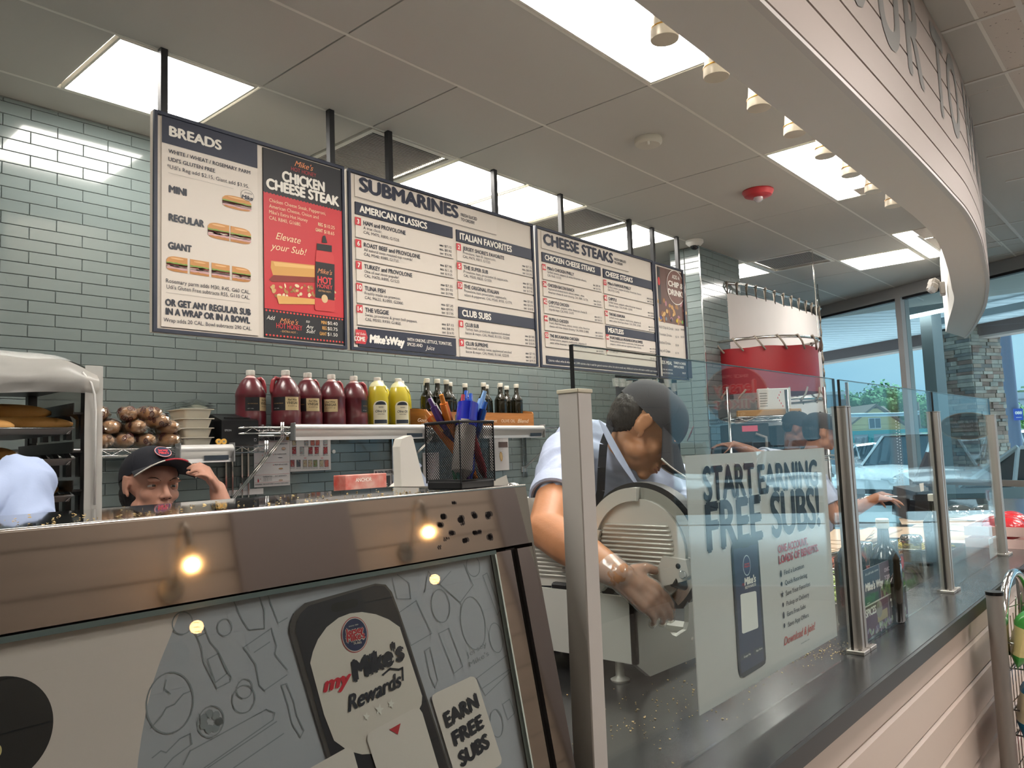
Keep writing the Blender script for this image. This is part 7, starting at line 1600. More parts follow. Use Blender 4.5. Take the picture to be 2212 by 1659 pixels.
def bag(lab, c, cols, tilt, grp, txt):
    t = thing('chip_bag', lab, 'chip bag', c, rot=(tilt, 0, .12), group=grp)
    W_, H_, D_ = .115, .175, .028; ms = []
    def f(u, v, s):
        e = (1-abs(2*u-1)**3)*(1-abs(2*v-1)**4); return Vector(((u-.5)*W_*(1+.05*noise.noise(Vector((v*4, c[0]*9, 0)))), s*D_*e*(1+.25*noise.noise(Vector((u*5, v*5, c[0]*7)))), v*H_))
    for v0, v1, col in ((0, .22, cols[0]), (.22, .72, cols[1]), (.72, 1, cols[0])):
        m_ = MB(); m_.grid(lambda u, v: f(u, v0+(v1-v0)*v, -1), 10, 6); m_.grid(lambda u, v: f(1-u, v0+(v1-v0)*v, 1), 10, 6); obj('bag_band', m_, mat('bag '+col, col, .3, coat=.4, bump=.3, bscale=40), t, smooth=True, local=True)
    v_, f_, xa, xb = text_mesh(txt, .02, .3); obj('lettering', MB().add([((p.x-xa)/(xb-xa)*.08-.04, -D_*1.16-.001, .088+p.y*.042) for p in v_], f_), flat('#1d1d20'), t, local=True)
BT = [('top', .703, ('#3f8f3c', '#d8c98c'), "Miss"), ('middle', .503, ('#1f6f96', '#d9cfae'), "Miss"), ('bottom', .303, ('#b3263c', '#cdbf9a'), "Miss")]
for tier, z_, cols, tx in BT:
    for i in range(5): bag('%s and cream chip bag in the %s basket, %s' % ({'#3f8f3c': 'green', '#1f6f96': 'blue', '#b3263c': 'red'}[cols[0]], tier, ('nearest', 'second', 'third', 'fourth', 'farthest')[i]), (RX+.062+.095*i, RY-.035-.012*(i % 2), z_), cols, .22-.04*i, 'chip bags in the %s basket' % tier, tx)
for i in range(2):
    o = obj('wire_hook', MB().tube([(RX+.12+.10*i, RY-.03, .835), (RX+.12+.10*i, RY-.035, .895), (RX+.127+.10*i, RY-.035, .902), (RX+.134+.10*i, RY-.035, .895), (RX+.134+.1*i, RY-.03, .835)], .0013, 5), CHROME, ck, smooth=True)

# ============================================================ beyond the pillar: laced banner and red drum, wire rack
ROPE = mat('grey rope', '#8b8176', .8)
dc = at(1642, 790, 6.78); dr = .49
z1_, z0_ = at(1645, 725, 6.3).z-.06, at(1645, 850, 6.3).z-.02
t = thing('red_drum_banner', 'red banner laced on round pipe rings beyond the tiled pillar', 'banner', (dc.x, dc.y, z0_))
def circ(r_, z_, n_=40, ph=0): return [Vector((dc.x+r_*cos(ph+2*pi*k/n_), dc.y+r_*sin(ph+2*pi*k/n_), z_)) for k in range(n_)]
m_ = MB(); n_ = 48; vs = []
for k in range(n_):
    a = 2*pi*k/n_; vs += [(dc.x+dr*.97*cos(a), dc.y+dr*.97*sin(a), z0_+.03), (dc.x+dr*.97*cos(a), dc.y+dr*.97*sin(a), z1_-.02+.004*sin(a*9))]
obj('red_cloth', m_.add(vs, [(2*k, 2*((k+1) % n_), 2*((k+1) % n_)+1, 2*k+1) for k in range(n_)]), mat('red vinyl banner', '#8c1d24', .4, var=.1, vscale=3), t, smooth=True)
for z_ in (z1_+.05, z0_-.03): obj('pipe_ring', MB().tube(circ(dr, z_), .013, 8, closed=True), STEEL, t, smooth=True)
for k in range(18):
    a = 2*pi*k/18; a2 = a+.16
    for zz, zc in ((z1_+.05, z1_-.05), (z0_-.03, z0_+.06)):
        P1 = Vector((dc.x+(dr+.018)*cos(a), dc.y+(dr+.018)*sin(a), zz+.012*(1 if zz > zc else -1))); P2 = Vector((dc.x+(dr+.004)*cos(a2), dc.y+(dr+.004)*sin(a2), zc)); P3 = Vector((dc.x+(dr-.018)*cos(a-.06), dc.y+(dr-.018)*sin(a-.06), zz))
        obj('lacing', MB().tube([P3, P1, (P1+P2)/2+Vector((cos(a), sin(a), 0))*.012, P2], .008, 6), ROPE, t, smooth=True)
for a in (2.6, 5.2): obj('hanger', MB().cyl((dc.x+dr*cos(a), dc.y+dr*sin(a), z1_+.05), (dc.x+dr*cos(a), dc.y+dr*sin(a), CZ), .004), STEEL, t)
# white curtain banner
t = thing('white_banner', 'tall white banner laced to a curved ceiling rail by the window', 'banner', tuple(at(1690, 700, 7.2)))
rp_ = [at(1560, 612, 7.7), at(1600, 614, 7.5), at(1640, 621, 7.3), at(1680, 633, 7.15), at(1715, 644, 7.05), at(1745, 654, 7.0), at(1768, 664, 6.98), at(1775, 672, 7.05)]
zz = sum(p.z for p in rp_)/len(rp_)
rp_ = smoothpath([tuple(onz(*p, 2.80))[:2] for p in ((1560, 611), (1600, 615), (1640, 622), (1680, 634), (1715, 645), (1745, 655), (1764, 663), (1772, 667))], 4); rp3 = [Vector((p.x, p.y, 2.80)) for p in rp_]; 
obj('rail', MB().tube(rp3, .014, 8), STEEL, t, smooth=True)
m_ = MB(); vs = []; nr = len(rp3)
zb = .9
for i, p in enumerate(rp3[:-3]): vs += [(p.x, p.y, 2.71+.006*sin(i*1.3)), (p.x+.01*sin(i*.8), p.y, 1.7), (p.x, p.y, zb)]
nn2 = len(rp3)-3
obj('white_cloth', m_.add(vs, [(3*i+k, 3*i+3+k, 3*i+4+k, 3*i+1+k) for i in range(nn2-1) for k in (0, 1)]), mat('white banner cloth', '#cfc8c4', .7, var=.06, vscale=2, bump=.1, bscale=4), t, smooth=True)
for i in range(1, nr-3, 2):
    p = rp3[i]; obj('lacing', MB().tube([p+Vector((0, -.016, .012)), p+Vector((-.02, -.02, -.03)), Vector((p.x+.02, p.y, 2.695)), p+Vector((.03, .012, 0))], .008, 6), ROPE, t, smooth=True)
e_ = rp3[-4]
for k in range(12): obj('side_lacing', MB().tube([Vector((e_.x+.03, e_.y, 2.72-.14*k)), Vector((e_.x-.01, e_.y-.02, 2.68-.14*k)), Vector((e_.x+.035, e_.y, 2.64-.14*k))], .009, 6), ROPE, t, smooth=True)
obj('side_pole', MB().cyl((e_.x+.035, e_.y, 2.78), (e_.x+.035, e_.y, .9), .006), ROPE, t)
hk = rp3[-3]; obj('hook', MB().tube([(hk.x, hk.y, CZ), (hk.x, hk.y, 2.96), (hk.x-.03, hk.y, 2.93), (hk.x-.04, hk.y, 2.84), (hk.x, hk.y, 2.80), (hk.x+.04, hk.y, 2.84), (hk.x, hk.y, 2.95)], .005, 6), STEEL, t, smooth=True)
# chrome wire rack with boxes, partly behind the background workers
r0 = at(1700, 930, 6.0); wx, wy = r0.x, r0.y
t = thing('wire_rack', 'chrome wire rack with paper sheets and boxes behind the workers', 'rack', (wx, wy, 0))
axx = Vector((.656, -.755, 0))*.46; ayy = Vector((.755, .656, 0))*.45
o_ = Vector((wx, wy, 0))-axx*.95
cn = [o_, o_+axx*2, o_+axx*2+ayy, o_+ayy]
for c in cn: obj('post', MB().cyl(c, c+Vector((0, 0, 1.86)), .012), CHROME, t, smooth=True)
obj('post', MB().cyl(o_+axx*.98, o_+axx*.98+Vector((0, 0, 1.82)), .014), CHROME, t, smooth=True)
for z_ in (.3, .9, 1.30, 1.62):
    m_ = MB()
    for a, b in zip(cn, cn[1:]+cn[:1]): m_.cyl(a+Vector((0, 0, z_)), b+Vector((0, 0, z_)), .005, seg=6); m_.cyl(a+Vector((0, 0, z_-.03)), b+Vector((0, 0, z_-.03)), .004, seg=6); n3 = 14; m_.tube([a.lerp(b, k/n3)+Vector((0, 0, z_-(.004 if k % 2 else .028))) for k in range(n3+1)], .002, 4)
    for k in range(12): m_.cyl(cn[0].lerp(cn[1], k/11)+Vector((0, 0, z_)), cn[3].lerp(cn[2], k/11)+Vector((0, 0, z_)), .002, seg=4)
    obj('shelf', m_, CHROME, t, smooth=True)
def rbox(lab, name, a, h, z_, w_, d_, m__, cat='box', rz=-.855):
    p = o_+axx*a+ayy*.4; t = thing(name, lab, cat, (p.x, p.y, z_), rz); obj('body', MB().cbox((0, 0, h/2), (w_, d_, h), None, .006), m__, t, local=True); return t
KD = mat('dark appliance', '#1c1d20', .4); KW = mat('paper box white', '#c9c6c2', .6); KB = mat('brown carton', '#9a7448', .7)
rbox('brown carton lying flat on the wire rack shelf', 'carton', .7, .05, 1.624, .5, .3, KB); t2 = rbox('white sheet holder with dashed red line on the wire rack', 'sheet_holder', .90, .17, 1.676, .26, .04, KW, 'sheet')
for k in range(6): obj('text_line', MB().box(-.12, -.0215, .03+.02*k, -.06, -.0208, .034+.02*k), flat('#3a3a3c'), t2, local=True); obj('red_dash', MB().box(.02+.012*abs(k-3), -.0215, .02+.022*k, .026+.012*abs(k-3), -.0208, .034+.022*k), flat(RED), t2, local=True)
rbox('grey plastic tub on the wire rack, left of the sheets', 'tub', .25, .14, 1.624, .24, .25, mat('grey tub', '#5c5f60', .5), 'tub')
t3 = rbox('black coffee brewer with a pink sign under the rack shelf', 'brewer', .35, .26, 1.31, .3, .3, KD, 'appliance'); obj('pink_sign', MB().box(-.06, -.156, .2, .06, -.151, .245), mat('pink sign', '#c2475a', .5), t3, local=True); obj('handle', MB().tube([(.08, -.16, .05), (.11, -.19, .06), (.11, -.19, .15), (.04, -.16, .18)], .012), mat('grey handle', '#77706a', .4), t3, smooth=True, local=True)
rbox('black fryer cabinet standing on the wire rack', 'appliance', 1.2, .24, 1.31, .38, .3, KD, 'appliance'); rbox('dark storage bin low on the wire rack', 'storage_bin', .7, .32, .904, .7, .3, KD, 'bin')
# back kitchen shelves with foil and stock, right of the tiled wall
t = thing('stock_rack', 'dark wire stock rack in the gap beside the tiled pillar', 'rack', (6.3, 4.6, 0))
for x in (5.75, 7.3):
    for y in (4.3, 4.8): obj('post', MB().cyl((x, y, 0), (x, y, 2.5), .014), CHROME, t)
for z_ in (.5, 1.0, 1.5, 1.85, 2.15, 2.45):
    m_ = MB()
    for y in (4.3, 4.8): m_.cyl((5.75, y, z_), (7.3, y, z_), .007, seg=6).cyl((5.75, y, z_-.035), (7.3, y, z_-.035), .006, seg=6)
    for k in range(16): m_.cyl((5.77+.1*k, 4.3, z_), (5.77+.1*k, 4.8, z_), .003, seg=4)
    obj('shelf', m_, CHROME, t)
rnd = random.Random(31)
for i, (x, z_, w_, h_, c, lb) in enumerate(((6.0, 1.51, .3, .24, '#3a3f45', 'dark tub on the stock rack, lower shelf'), (6.45, 1.51, .35, .2, '#7a4a3a', 'reddish carton on the stock rack'), (6.9, 1.51, .3, .26, '#8b8f90', 'grey carton on the stock rack'), (6.1, 1.86, .4, .2, '#9a9c98', 'pale carton on the middle stock shelf'), (6.7, 1.86, .4, .22, '#2b2d30', 'black tub on the middle stock shelf'), (6.2, 2.16, .5, .22, '#a9a89c', 'crumpled foil bag on the upper stock shelf'), (6.8, 2.16, .4, .2, '#4a4c4e', 'dark carton on the upper stock shelf'))):
    t = thing('stock_box', lb, 'box', (x, 4.5, z_)); obj('carton', MB().cbox((x, 4.5, z_+h_/2), (w_, .35, h_), None, .01), mat('stock '+c, c, .45, bump=.2 if 'foil' in lb else 0, bscale=20), t)
t = thing('hanging_ladles', 'row of clear cups hanging under the menu board end', 'cups', tuple(at(1370, 830, 6.6)))
m_ = MB()
for k in range(10): p = at(1330+14*k, 822+rnd.uniform(-5, 10), 6.6); m_.lathe([(.035, 0), (.028, -.07), (.001, -.072)], 12, None, p)
obj('cups', m_, glassmat('clear cups', '#f0f0ea', 2.5, .05, white=.2), t, smooth=30)
# ============================================================ outside
def fl_(u_, n_, z_): return FM @ Vector((u_, n_, z_))
ASPH = mat('asphalt', '#80868c', .8, var=.2, vscale=1.5, bump=.1, bscale=80); CONC = mat('concrete walk', '#b9bfc2', .8, var=.1, vscale=2)
struct('ground', MB().add([fl_(-120, 8.9, -.16), fl_(160, 8.9, -.16), fl_(160, 260, -.16), fl_(-120, 260, -.16)], [(3, 2, 1, 0)]), ASPH)
sw = struct('floor_walkway', fbox(MB(), -60, 60, .08, 6.9, -.2, -.02), mat('dark walkway', '#c9cdd0', .6, var=.08, vscale=2))
struct('trim_kerb', fbox(MB(), -60, 60, 6.9, 8.9, -.2, .0), CONC)
for i in range(-9, 12): o = obj('bay_line', fbox(MB(), i*2.75-.05, i*2.75+.05, 9.6, 14.5, -.158, -.152), mat('white road paint', '#c9cdd0', .7)); o['kind'] = 'structure'
# canopy: sloping metal soffit boards, brown beam, grey post, stone pillar
cnp = thing('canopy', 'white ribbed metal canopy roof over the walkway outside', 'canopy', tuple(fl_(1, 3, 3.2)))
SOF = mat('white canopy soffit metal', '#dbe2e5', .45)
for i in range(64):
    u0 = -9.2+.32*i; m_ = MB(); pts = [fl_(u0+.012, .1, 3.13), fl_(u0+.295, .1, 3.13), fl_(u0+.295, 6.25, 3.43), fl_(u0+.012, 6.25, 3.43)]; m_.prism(pts, (0, 0, .02)); obj('soffit_board', m_, SOF, cnp)
obj('deck', MB().prism([fl_(-9.2, .1, 3.165), fl_(11.4, .1, 3.165), fl_(11.4, 6.3, 3.47), fl_(-9.2, 6.3, 3.47)], (0, 0, .04)), mat('dark gap', '#4a4f52', .7), cnp)
BRN = mat('brown canopy beam', '#6b5550', .6)
obj('beam', fbox(MB(), -9.2, 11.4, 6.0, 6.22, 3.20, 3.47), BRN, cnp); obj('beam_lip', fbox(MB(), -9.2, 11.4, 6.0, 6.3, 3.16, 3.20), mat('pale beam lip', '#b09a90', .6), cnp)
obj('conduit_beam', fbox(MB(), -6, 2.9, 3.3, 3.42, 3.10, 3.2), mat('pale channel', '#b9c2c6', .5), cnp)
for u_, lb in ((.9, 'lit tube light under the canopy beyond the bulkhead tip'),):
    t = thing('tube_light', lb, 'light', tuple(fl_(u_+.6, 1.85, 3.05)), group='tube lights under the canopy'); obj('tube', fbox(MB(), u_, u_+1.22, 1.82, 1.88, 3.02, 3.06), mat('lit tube', (.95, .98, 1), .5, emit=9), t); obj('housing', fbox(MB(), u_-.02, u_+1.24, 1.80, 1.90, 3.06, 3.21), mat('tube housing', '#c9ced0', .5), t)
ol = thing('canopy_post', 'grey square steel post under the canopy just outside the window', 'post', tuple(fl_(1.81, 2.05, 0)))
obj('post', fbox(MB(), 1.72, 1.90, 1.96, 2.14, -.02, 3.2), mat('grey post paint', '#a3a9ab', .5), ol); obj('top_plate', fbox(MB(), 1.60, 2.02, 1.88, 2.22, 3.16, 3.185), mat('grey post paint', '#6f7678', .5), ol)
sp_ = thing('stone_pillar', 'ledgestone clad pillar carrying the canopy outside', 'pillar', tuple(fl_(4.5, 6.2, 0)))
u0, u1, n0, n1 = 4.20, 4.80, 5.80, 6.55
obj('core', fbox(MB(), u0, u1, n0, n1, -.02, 3.40), mat('mortar dark', '#4a4540', .9), sp_)
STC = [mat('ledge stone %d' % i, c, .85, bump=.5, bscale=30, var=.25, vscale=9) for i, c in enumerate(('#8c867c', '#7d7870', '#8d7a6c', '#7c655a', '#989084', '#6e6a66'))]
rnd = random.Random(12); ns = 0; rest = [MB() for _ in STC]; z_ = .0
while z_ < 3.36:
    h_ = rnd.uniform(.045, .085); 
    for face in range(2):
        a = 0; L_ = (u1-u0) if face == 0 else (n1-n0)
        while a < L_-.02:
            w_ = min(rnd.uniform(.12, .32), L_-a); pr_ = rnd.uniform(.015, .05); si = rnd.randrange(6) if z_ > 2.2 or rnd.random() < .6 else rnd.choice((2, 3, 2))
            mb_ = MB()
            if face == 0: fbox(mb_, u0+a+.003-(.03 if a == 0 else 0), u0+a+w_-.003, n0-pr_, n0, z_+.002, z_+h_-.003)
            else: fbox(mb_, u0-pr_, u0, n0+a+.003, n0+a+w_-.003, z_+.002, z_+h_-.003)
            if z_ > .6 and ns < 298: obj('stone', mb_, STC[si], sp_); ns += 1
            else: rest[si].add(mb_.v, mb_.f)
            a += w_
    z_ += h_
for r__, m__ in zip(rest, STC):
    if r__.v: obj('stones', r__, m__, sp_, kind='stuff')
# ------------------------------------------------------------ cars
def make_car(name, lab, col, kind='suv'):
    t = thing(name, lab, 'car', group=None); L, W, H = (4.6, 1.84, 1.68) if kind == 'suv' else (4.6, 1.80, 1.45)
    pm = mat('car paint '+col, col, .25, .2, coat=1); gm = mat('car dark glass', '#2a3a44', .08, spec=.9, coat=1)
    hl = .95 if kind == 'suv' else .88
    st = [(-L/2, .45, hl-.12, .82), (-L/2+.08, .32, hl-.02, .92), (-L/2+.9, .28, hl+.02, 1), (0, .26, hl, 1), (L/2-1.2, .28, hl-.05, 1), (L/2-.15, .32, hl-.22, .93), (L/2, .42, hl-.34, .80)]
    vs = []
    for x, zb, zt, ws in st:
        w_ = W/2*ws; vs += [(x, -w_*.94, zb), (x, -w_, (zb+zt)/2), (x, -w_*.93, zt), (x, 0, zt+.035), (x, w_*.93, zt), (x, w_, (zb+zt)/2), (x, w_*.94, zb)]
    n_ = 7; fs = [(i*n_+k, i*n_+(k+1) % n_, (i+1)*n_+(k+1) % n_, (i+1)*n_+k) for i in range(len(st)-1) for k in range(n_)]+[tuple(range(n_))[::-1], tuple((len(st)-1)*n_+k for k in range(n_))]
    obj('body', MB().add(vs, fs), pm, t, smooth=35, local=True)
    xr0, xr1 = (-L/2+.12, L/2-1.25) if kind == 'suv' else (-L/2+.55, L/2-1.35)
    roof = [(xr0+.05, hl-.02, .90), (xr0+(.30 if kind == 'suv' else .65), H-.06, .70), ((xr0+xr1)/2, H, .72), (xr1-.75, H-.05, .70), (xr1, hl-.02, .86)]
    def sec(x, z_, ws, k=1): w_ = W/2*ws; return [(x, -w_, z_), (x, w_, z_)]
    v2 = []
    for x, z_, ws in roof: v2 += sec(x, z_, ws)
    base = [(x, -W/2*.90, hl-.01) for x, _, _ in roof]; m_ = MB(); vs = []
    for (x, z_, ws) in roof: w_ = W/2*ws; vs += [(x, -W/2*.90, hl-.03), (x, -w_, z_-.03), (x, w_, z_-.03), (x, W/2*.90, hl-.03)]
    obj('windows', m_.add(vs, [(i*4+k, i*4+k+1, i*4+5+k, i*4+4+k) for i in range(4) for k in range(3)]+[(0, 1, 2, 3), (16, 17, 18, 19)]), gm, t, smooth=25, local=True)
    m_ = MB(); vs = []
    for (x, z_, ws) in roof[1:4]: w_ = W/2*(ws+.015); vs += [(x, -w_, z_-.04), (x, -w_*.9, z_+.012), (x, w_*.9, z_+.012), (x, w_, z_-.04)]
    m_.add(vs, [(i*4+k, i*4+k+1, i*4+5+k, i*4+4+k) for i in range(2) for k in range(3)])
    for i, (x, z_, ws) in enumerate(roof):
        for s in (-1, 1):
            w_ = W/2*(ws+.012)*s
            if 0 < i < 4: m_.cyl((x, w_, z_-.02), (x+(.12 if i == 1 else 0), W/2*.915*s, hl-.02), .03, seg=5)
    for i in (0, 3):
        for s in (-1, 1): a, b = roof[i], roof[i+1]; m_.cyl((a[0], W/2*(a[2]+.01)*s, a[1]), (b[0], W/2*(b[2]+.01)*s, b[1]-.02), .035, seg=5)
    obj('roof', m_, pm, t, smooth=30, local=True)
    for x in (-L/2+.85, L/2-.90):
        for s in (-1, 1):
            ty = obj('wheel', MB().lathe([(.20, -.10), (.33, -.10), (.345, -.07), (.345, .07), (.33, .10), (.20, .10)], 24, rotx(pi/2), (x, s*(W/2-.10), .345)), mat('tyre rubber', '#17181a', .8), t, smooth=35, local=True)
            obj('hub', MB().lathe([(.21, 0), (.20, .02), (.05, .035), (.001, .035)], 16, rotx(-pi/2*s), (x, s*(W/2-.01), .345)), mat('alloy hub', '#8f9498', .3, .9), ty, local=True)
    for s in (-1, 1):
        obj('tail_light', MB().cbox((-L/2+.04, s*W*.40, hl-.17), (.10, .20, .16), None, .02), mat('tail light red', '#b3202a', .2, coat=1), t, local=True)
        obj('headlight', MB().cbox((L/2-.10, s*W*.36, hl-.33), (.16, .32, .12), None, .02), mat('headlight clear', '#d5dce0', .1, coat=1), t, local=True)
        obj('mirror', MB().cbox((xr1-.25, s*(W/2+.06), hl+.06), (.12, .2, .13), None, .03), gm if kind == 'suv' else pm, t, local=True)
    obj('bumper_dark', MB().box(-L/2-.005, -W*.42, .30, -L/2+.1, W*.42, .44).box(L/2-.1, -W*.42, .30, L/2+.005, W*.42, .40), mat('bumper plastic', '#24272a', .6), t, local=True)
    obj('plate', MB().box(-L/2-.01, -.18, .62, -L/2+.0, .18, .74), mat('plate yellow', '#c9a24a', .5), t, local=True)
    return t
protos = {}
FA = math.atan2(FU.y, FU.x)
cc = ['#c9cdd0', '#aeb4b8', '#d6d9db', '#8b9298', '#c9cdd0', '#3b4248', '#b9bec2', '#a32a30', '#d6d9db', '#5d6a78', '#cfd3d6', '#9aa1a6']
cn_ = {'#c9cdd0': 'white', '#aeb4b8': 'silver', '#d6d9db': 'bright white', '#8b9298': 'grey', '#3b4248': 'black', '#b9bec2': 'pale silver', '#a32a30': 'red', '#5d6a78': 'slate blue', '#cfd3d6': 'off white', '#9aa1a6': 'mid grey'}
def car(pos, ang, col, kind, lab, grp='parked cars outside'):
    key = (col, kind)
    if key not in protos: protos[key] = t = make_car('car', lab, col, kind); t.location = pos; t.rotation_euler = (0, 0, ang); t['group'] = grp
    else: dup(protos[key], pos, ang, lab, grp)
ordn = ['first', 'second', 'third', 'fourth', 'fifth', 'sixth', 'seventh', 'eighth', 'ninth', 'tenth', 'eleventh', 'twelfth', 'thirteenth', 'fourteenth', 'fifteenth', 'sixteenth', 'seventeenth', 'eighteenth']
rnd = random.Random(44); out_a = math.atan2(FN.y, FN.x)
row_n = ['front row', 'second row', 'third row', 'fourth row', 'farthest row']
for ri, (nn_, u0_, u1_, st_, flip) in enumerate(((12.2, -19, 15, 2.75, 0), (24, -26, 26, 2.8, pi), (31, -30, 34, 3.0, 0), (46, -20, 50, 3.4, pi), (58, 0, 66, 4.2, 0))):
    k = 0; u_ = u0_
    while u_ < u1_ and k < 18:
        pq = pj(fl_(u_, nn_, .6))[0]
        if not (ri == 0 and (k == 2 or 1800 < pq < 2150)):
            c = cc[(k*5+ri*3) % 12]; kd = 'suv' if (k+ri) % 3 else 'sedan'; P3 = fl_(u_, nn_+rnd.uniform(-.3, .3), -.16)
            if c == '#a32a30' and ri == 0: c = '#c9cdd0'
            car(tuple(P3), out_a+(pi if not flip else 0)+rnd.uniform(-.03, .03), c, kd, '%s %s in the %s of the car park, %s from the right' % (cn_[c], 'suv' if kd == 'suv' else 'sedan', row_n[ri], ordn[k]))
        u_ += st_; k += 1
q = at(1985, 1075, 19.5); car((q.x, q.y, -.16), math.atan2(-CR.y, -CR.x)+.55, '#d6d9db', 'suv', 'bright white suv standing side on just behind the third guard glass, nearest in view')
q = at(1840, 1060, 24); car((q.x, q.y, -.16), math.atan2(-CR.y, -CR.x)+.2, '#c9cdd0', 'sedan', 'white sedan side on behind the second guard glass, left of the white suv')
q = at(2300, 1090, 10.6); car((q.x, q.y, -.16), FA+.15, '#c9cdd0', 'sedan', 'white sedan passing close behind the stone pillar at right edge')
# ------------------------------------------------------------ trees, houses, poles
LEAF = [mat('leaves %s' % c, c, .8, var=.3, vscale=.6) for c in ('#3f7a44', '#2f5f3a', '#5a8f4a')]
BARK = mat('bark', '#4a4038', .9)
def tree(lab, p, r_, h_, sd, mi=0, trunk=1.6, nl=2600):
    t = thing('tree', lab, 'tree', (p.x, p.y, -.16), group='trees beyond the car park'); rnd = random.Random(sd); base = Vector((p.x, p.y, -.16))
    obj('trunk', MB().tube([base, base+Vector((.1, 0, h_*.3)), base+Vector((0, .2, h_*.6))], .3, 7, rr=[.3, .22, .1]), BARK, t, smooth=True)
    lumps = [(base+Vector((rnd.uniform(-.6, .6)*r_, rnd.uniform(-.6, .6)*r_, trunk*.55+(h_-trunk*.55-r_*.4)*rnd.uniform(.1, 1))), r_*rnd.uniform(.32, .5)) for _ in range(13)]
    m_ = MB()
    for k in range(nl):
        c, lr = rnd.choice(lumps); d = Vector((rnd.gauss(0, 1), rnd.gauss(0, 1), rnd.gauss(0, .9))).normalized(); p_ = c+d*lr*rnd.uniform(.8, 1.25); s = r_*.042*rnd.uniform(.7, 1.5)
        a = d.orthogonal().normalized()*s; b = d.cross(a).normalized()*s*.8; tw = rnd.uniform(-.6, .6); m_.add([p_-a, p_-b+d*s*tw, p_+a, p_+b-d*s*tw], [(0, 1, 2, 3)])
    for c, lr in lumps: m_.ell(c, (lr*.7,)*3, None, 10, 7)
    obj('foliage', m_, LEAF[mi], t)
TR = [(1760, 58, 4.5, 850, 1), (1862, 60, 2.6, 838, 0), (1895, 62, 3.0, 812, 0), (1930, 58, 2.4, 828, 0), (1960, 55, 2.0, 840, 2), (2025, 52, 2.0, 812, 2), (2050, 56, 2.2, 822, 2), (2085, 70, 3, 862, 1), (2125, 75, 3.4, 878, 1), (2190, 34, 1.2, 872, 2), (2205, 80, 3.2, 852, 1), (2240, 85, 5, 842, 1), (2300, 80, 6, 840, 1), (1700, 70, 5, 862, 1), (1630, 66, 5, 850, 0)]
for i, (px_, d, r_, yt, mi) in enumerate(TR):
    h_ = 1.6+(943-yt)*d/FPX
    tree(['tree beyond the car park, far left of the house', 'broad green tree rising left of the yellow house roof', 'tall tree straight behind the yellow house', 'tree right of the yellow house, behind the mullion', 'dim tree seen just left of the canopy post', 'bright green tree right of the canopy post', 'bright tree touching the stone pillar, left side', 'dark evergreen tree behind the red sign', 'low dark trees right of the red sign', 'small young tree in front of the white van', 'dark tree behind the blue street sign', 'dark tree at the right edge of view', 'tree outside the frame at right', 'low tree behind the pale warehouse', 'tree seen under the red banner'][i], at(px_, 940, d), r_, h_, 50+i, mi)
# yellow gabled house and teal trimmed shop
def wallbox(t, name, pts, depth, z0, z1, m__): pass
hx = at(1893, 940, 46); AX = Vector((CR.x, CR.y, 0)).normalized(); AY = Vector((CF.x, CF.y, 0)).normalized(); HM = Matrix((AX, AY, Vector((0, 0, 1)))).transposed().to_4x4()
def hm(px_, d): q = at(px_, 940, d); M_ = HM.copy(); M_.translation = Vector((q.x, q.y, -.16)); return M_
M_ = hm(1893, 46)
t = thing('house', 'yellow gabled house with brown roof beyond the car park', 'house', tuple(M_.translation))
YEL = mat('yellow siding', '#c9bb84', .7); RF = mat('brown shingle roof', '#6b5c50', .8)
obj('walls', MB().prism([M_ @ Vector(p) for p in ((-1.8, 0, 0), (1.8, 0, 0), (1.8, 0, 2.2), (.2, 0, 3.35), (-.2, 0, 3.35), (-1.8, 0, 2.2))], AY*6), YEL, t)
for s in (-1, 1): obj('roof_slope', MB().prism([M_ @ Vector(p) for p in ((s*2.15, -.3, 1.98), (s*2.15, -.3, 2.10), (0, -.3, 3.62), (0, -.3, 3.48))], AY*6.6), RF, t)
obj('cross_roof', MB().prism([M_ @ Vector(p) for p in ((-2.9, 1.5, 2.1), (2.7, 1.5, 2.1), (2.0, 3.0, 3.6), (-2.2, 3.0, 3.6))], AY*.2), RF, t)
obj('window', MB().box(-.42, -.05, 2.15, .30, .02, 2.8, M_), mat('white window frame', '#cdd0d0', .5), t)
for k in range(2): obj('window_pane', MB().box(-.36+.34*k, -.08, 2.2, -.08+.34*k, -.05, 2.75, M_), mat('house window glass', '#4a5a66', .1), t)
obj('chimney', MB().box(-.75, 2.8, 3.3, -.45, 3.1, 4.1, M_), BRN, t)
for k in range(7): obj('siding_line', MB().box(-1.75, -.02, .9+.25*k-.01, 1.75, 0, .9+.25*k+.01, M_), mat('siding shadow line', '#a89c6c', .8), t)
M_ = hm(1920, 40)
t = thing('shop_building', 'low grey shop with a bright teal fascia below the house', 'building', tuple(M_.translation))
obj('walls', MB().box(-1.9, 0, 0, 4.5, 5, 1.5, M_), mat('grey shop wall', '#9a9ea6', .7), t); obj('fascia', MB().box(-2.2, -.3, 1.25, 4.7, 0, 1.95, M_), mat('fascia grey', '#a2a8ae', .6), t)
TEAL = mat('teal trim', '#3fa8a8', .5)
obj('trim_band', MB().box(-2.2, -.34, 1.80, 4.7, -.30, 2.0, M_), TEAL, t)
for x in (-2.2, -1.2): obj('teal_panel', MB().box(x, -.33, 1.2, x+.28, -.30, 1.85, M_), TEAL, t)
for x in (-.4, 1.0, 2.2, 3.3): obj('shop_window', MB().box(x, -.04, .3, x+.7, .0, 1.15, M_), mat('house window glass', '#4a5a66', .1), t)
M_ = hm(1852, 42)
t = thing('white_annex', 'white flat building left of the teal trimmed shop', 'building', tuple(M_.translation)); obj('walls', MB().box(-1.3, 0, 0, 1.4, 4, 1.75, M_), mat('white rendered wall', '#c3cbcf', .7), t); obj('roof_slab', MB().box(-1.5, -.2, 1.7, 1.5, 4.2, 1.95, M_), mat('pale slab', '#d0d5d8', .6), t)
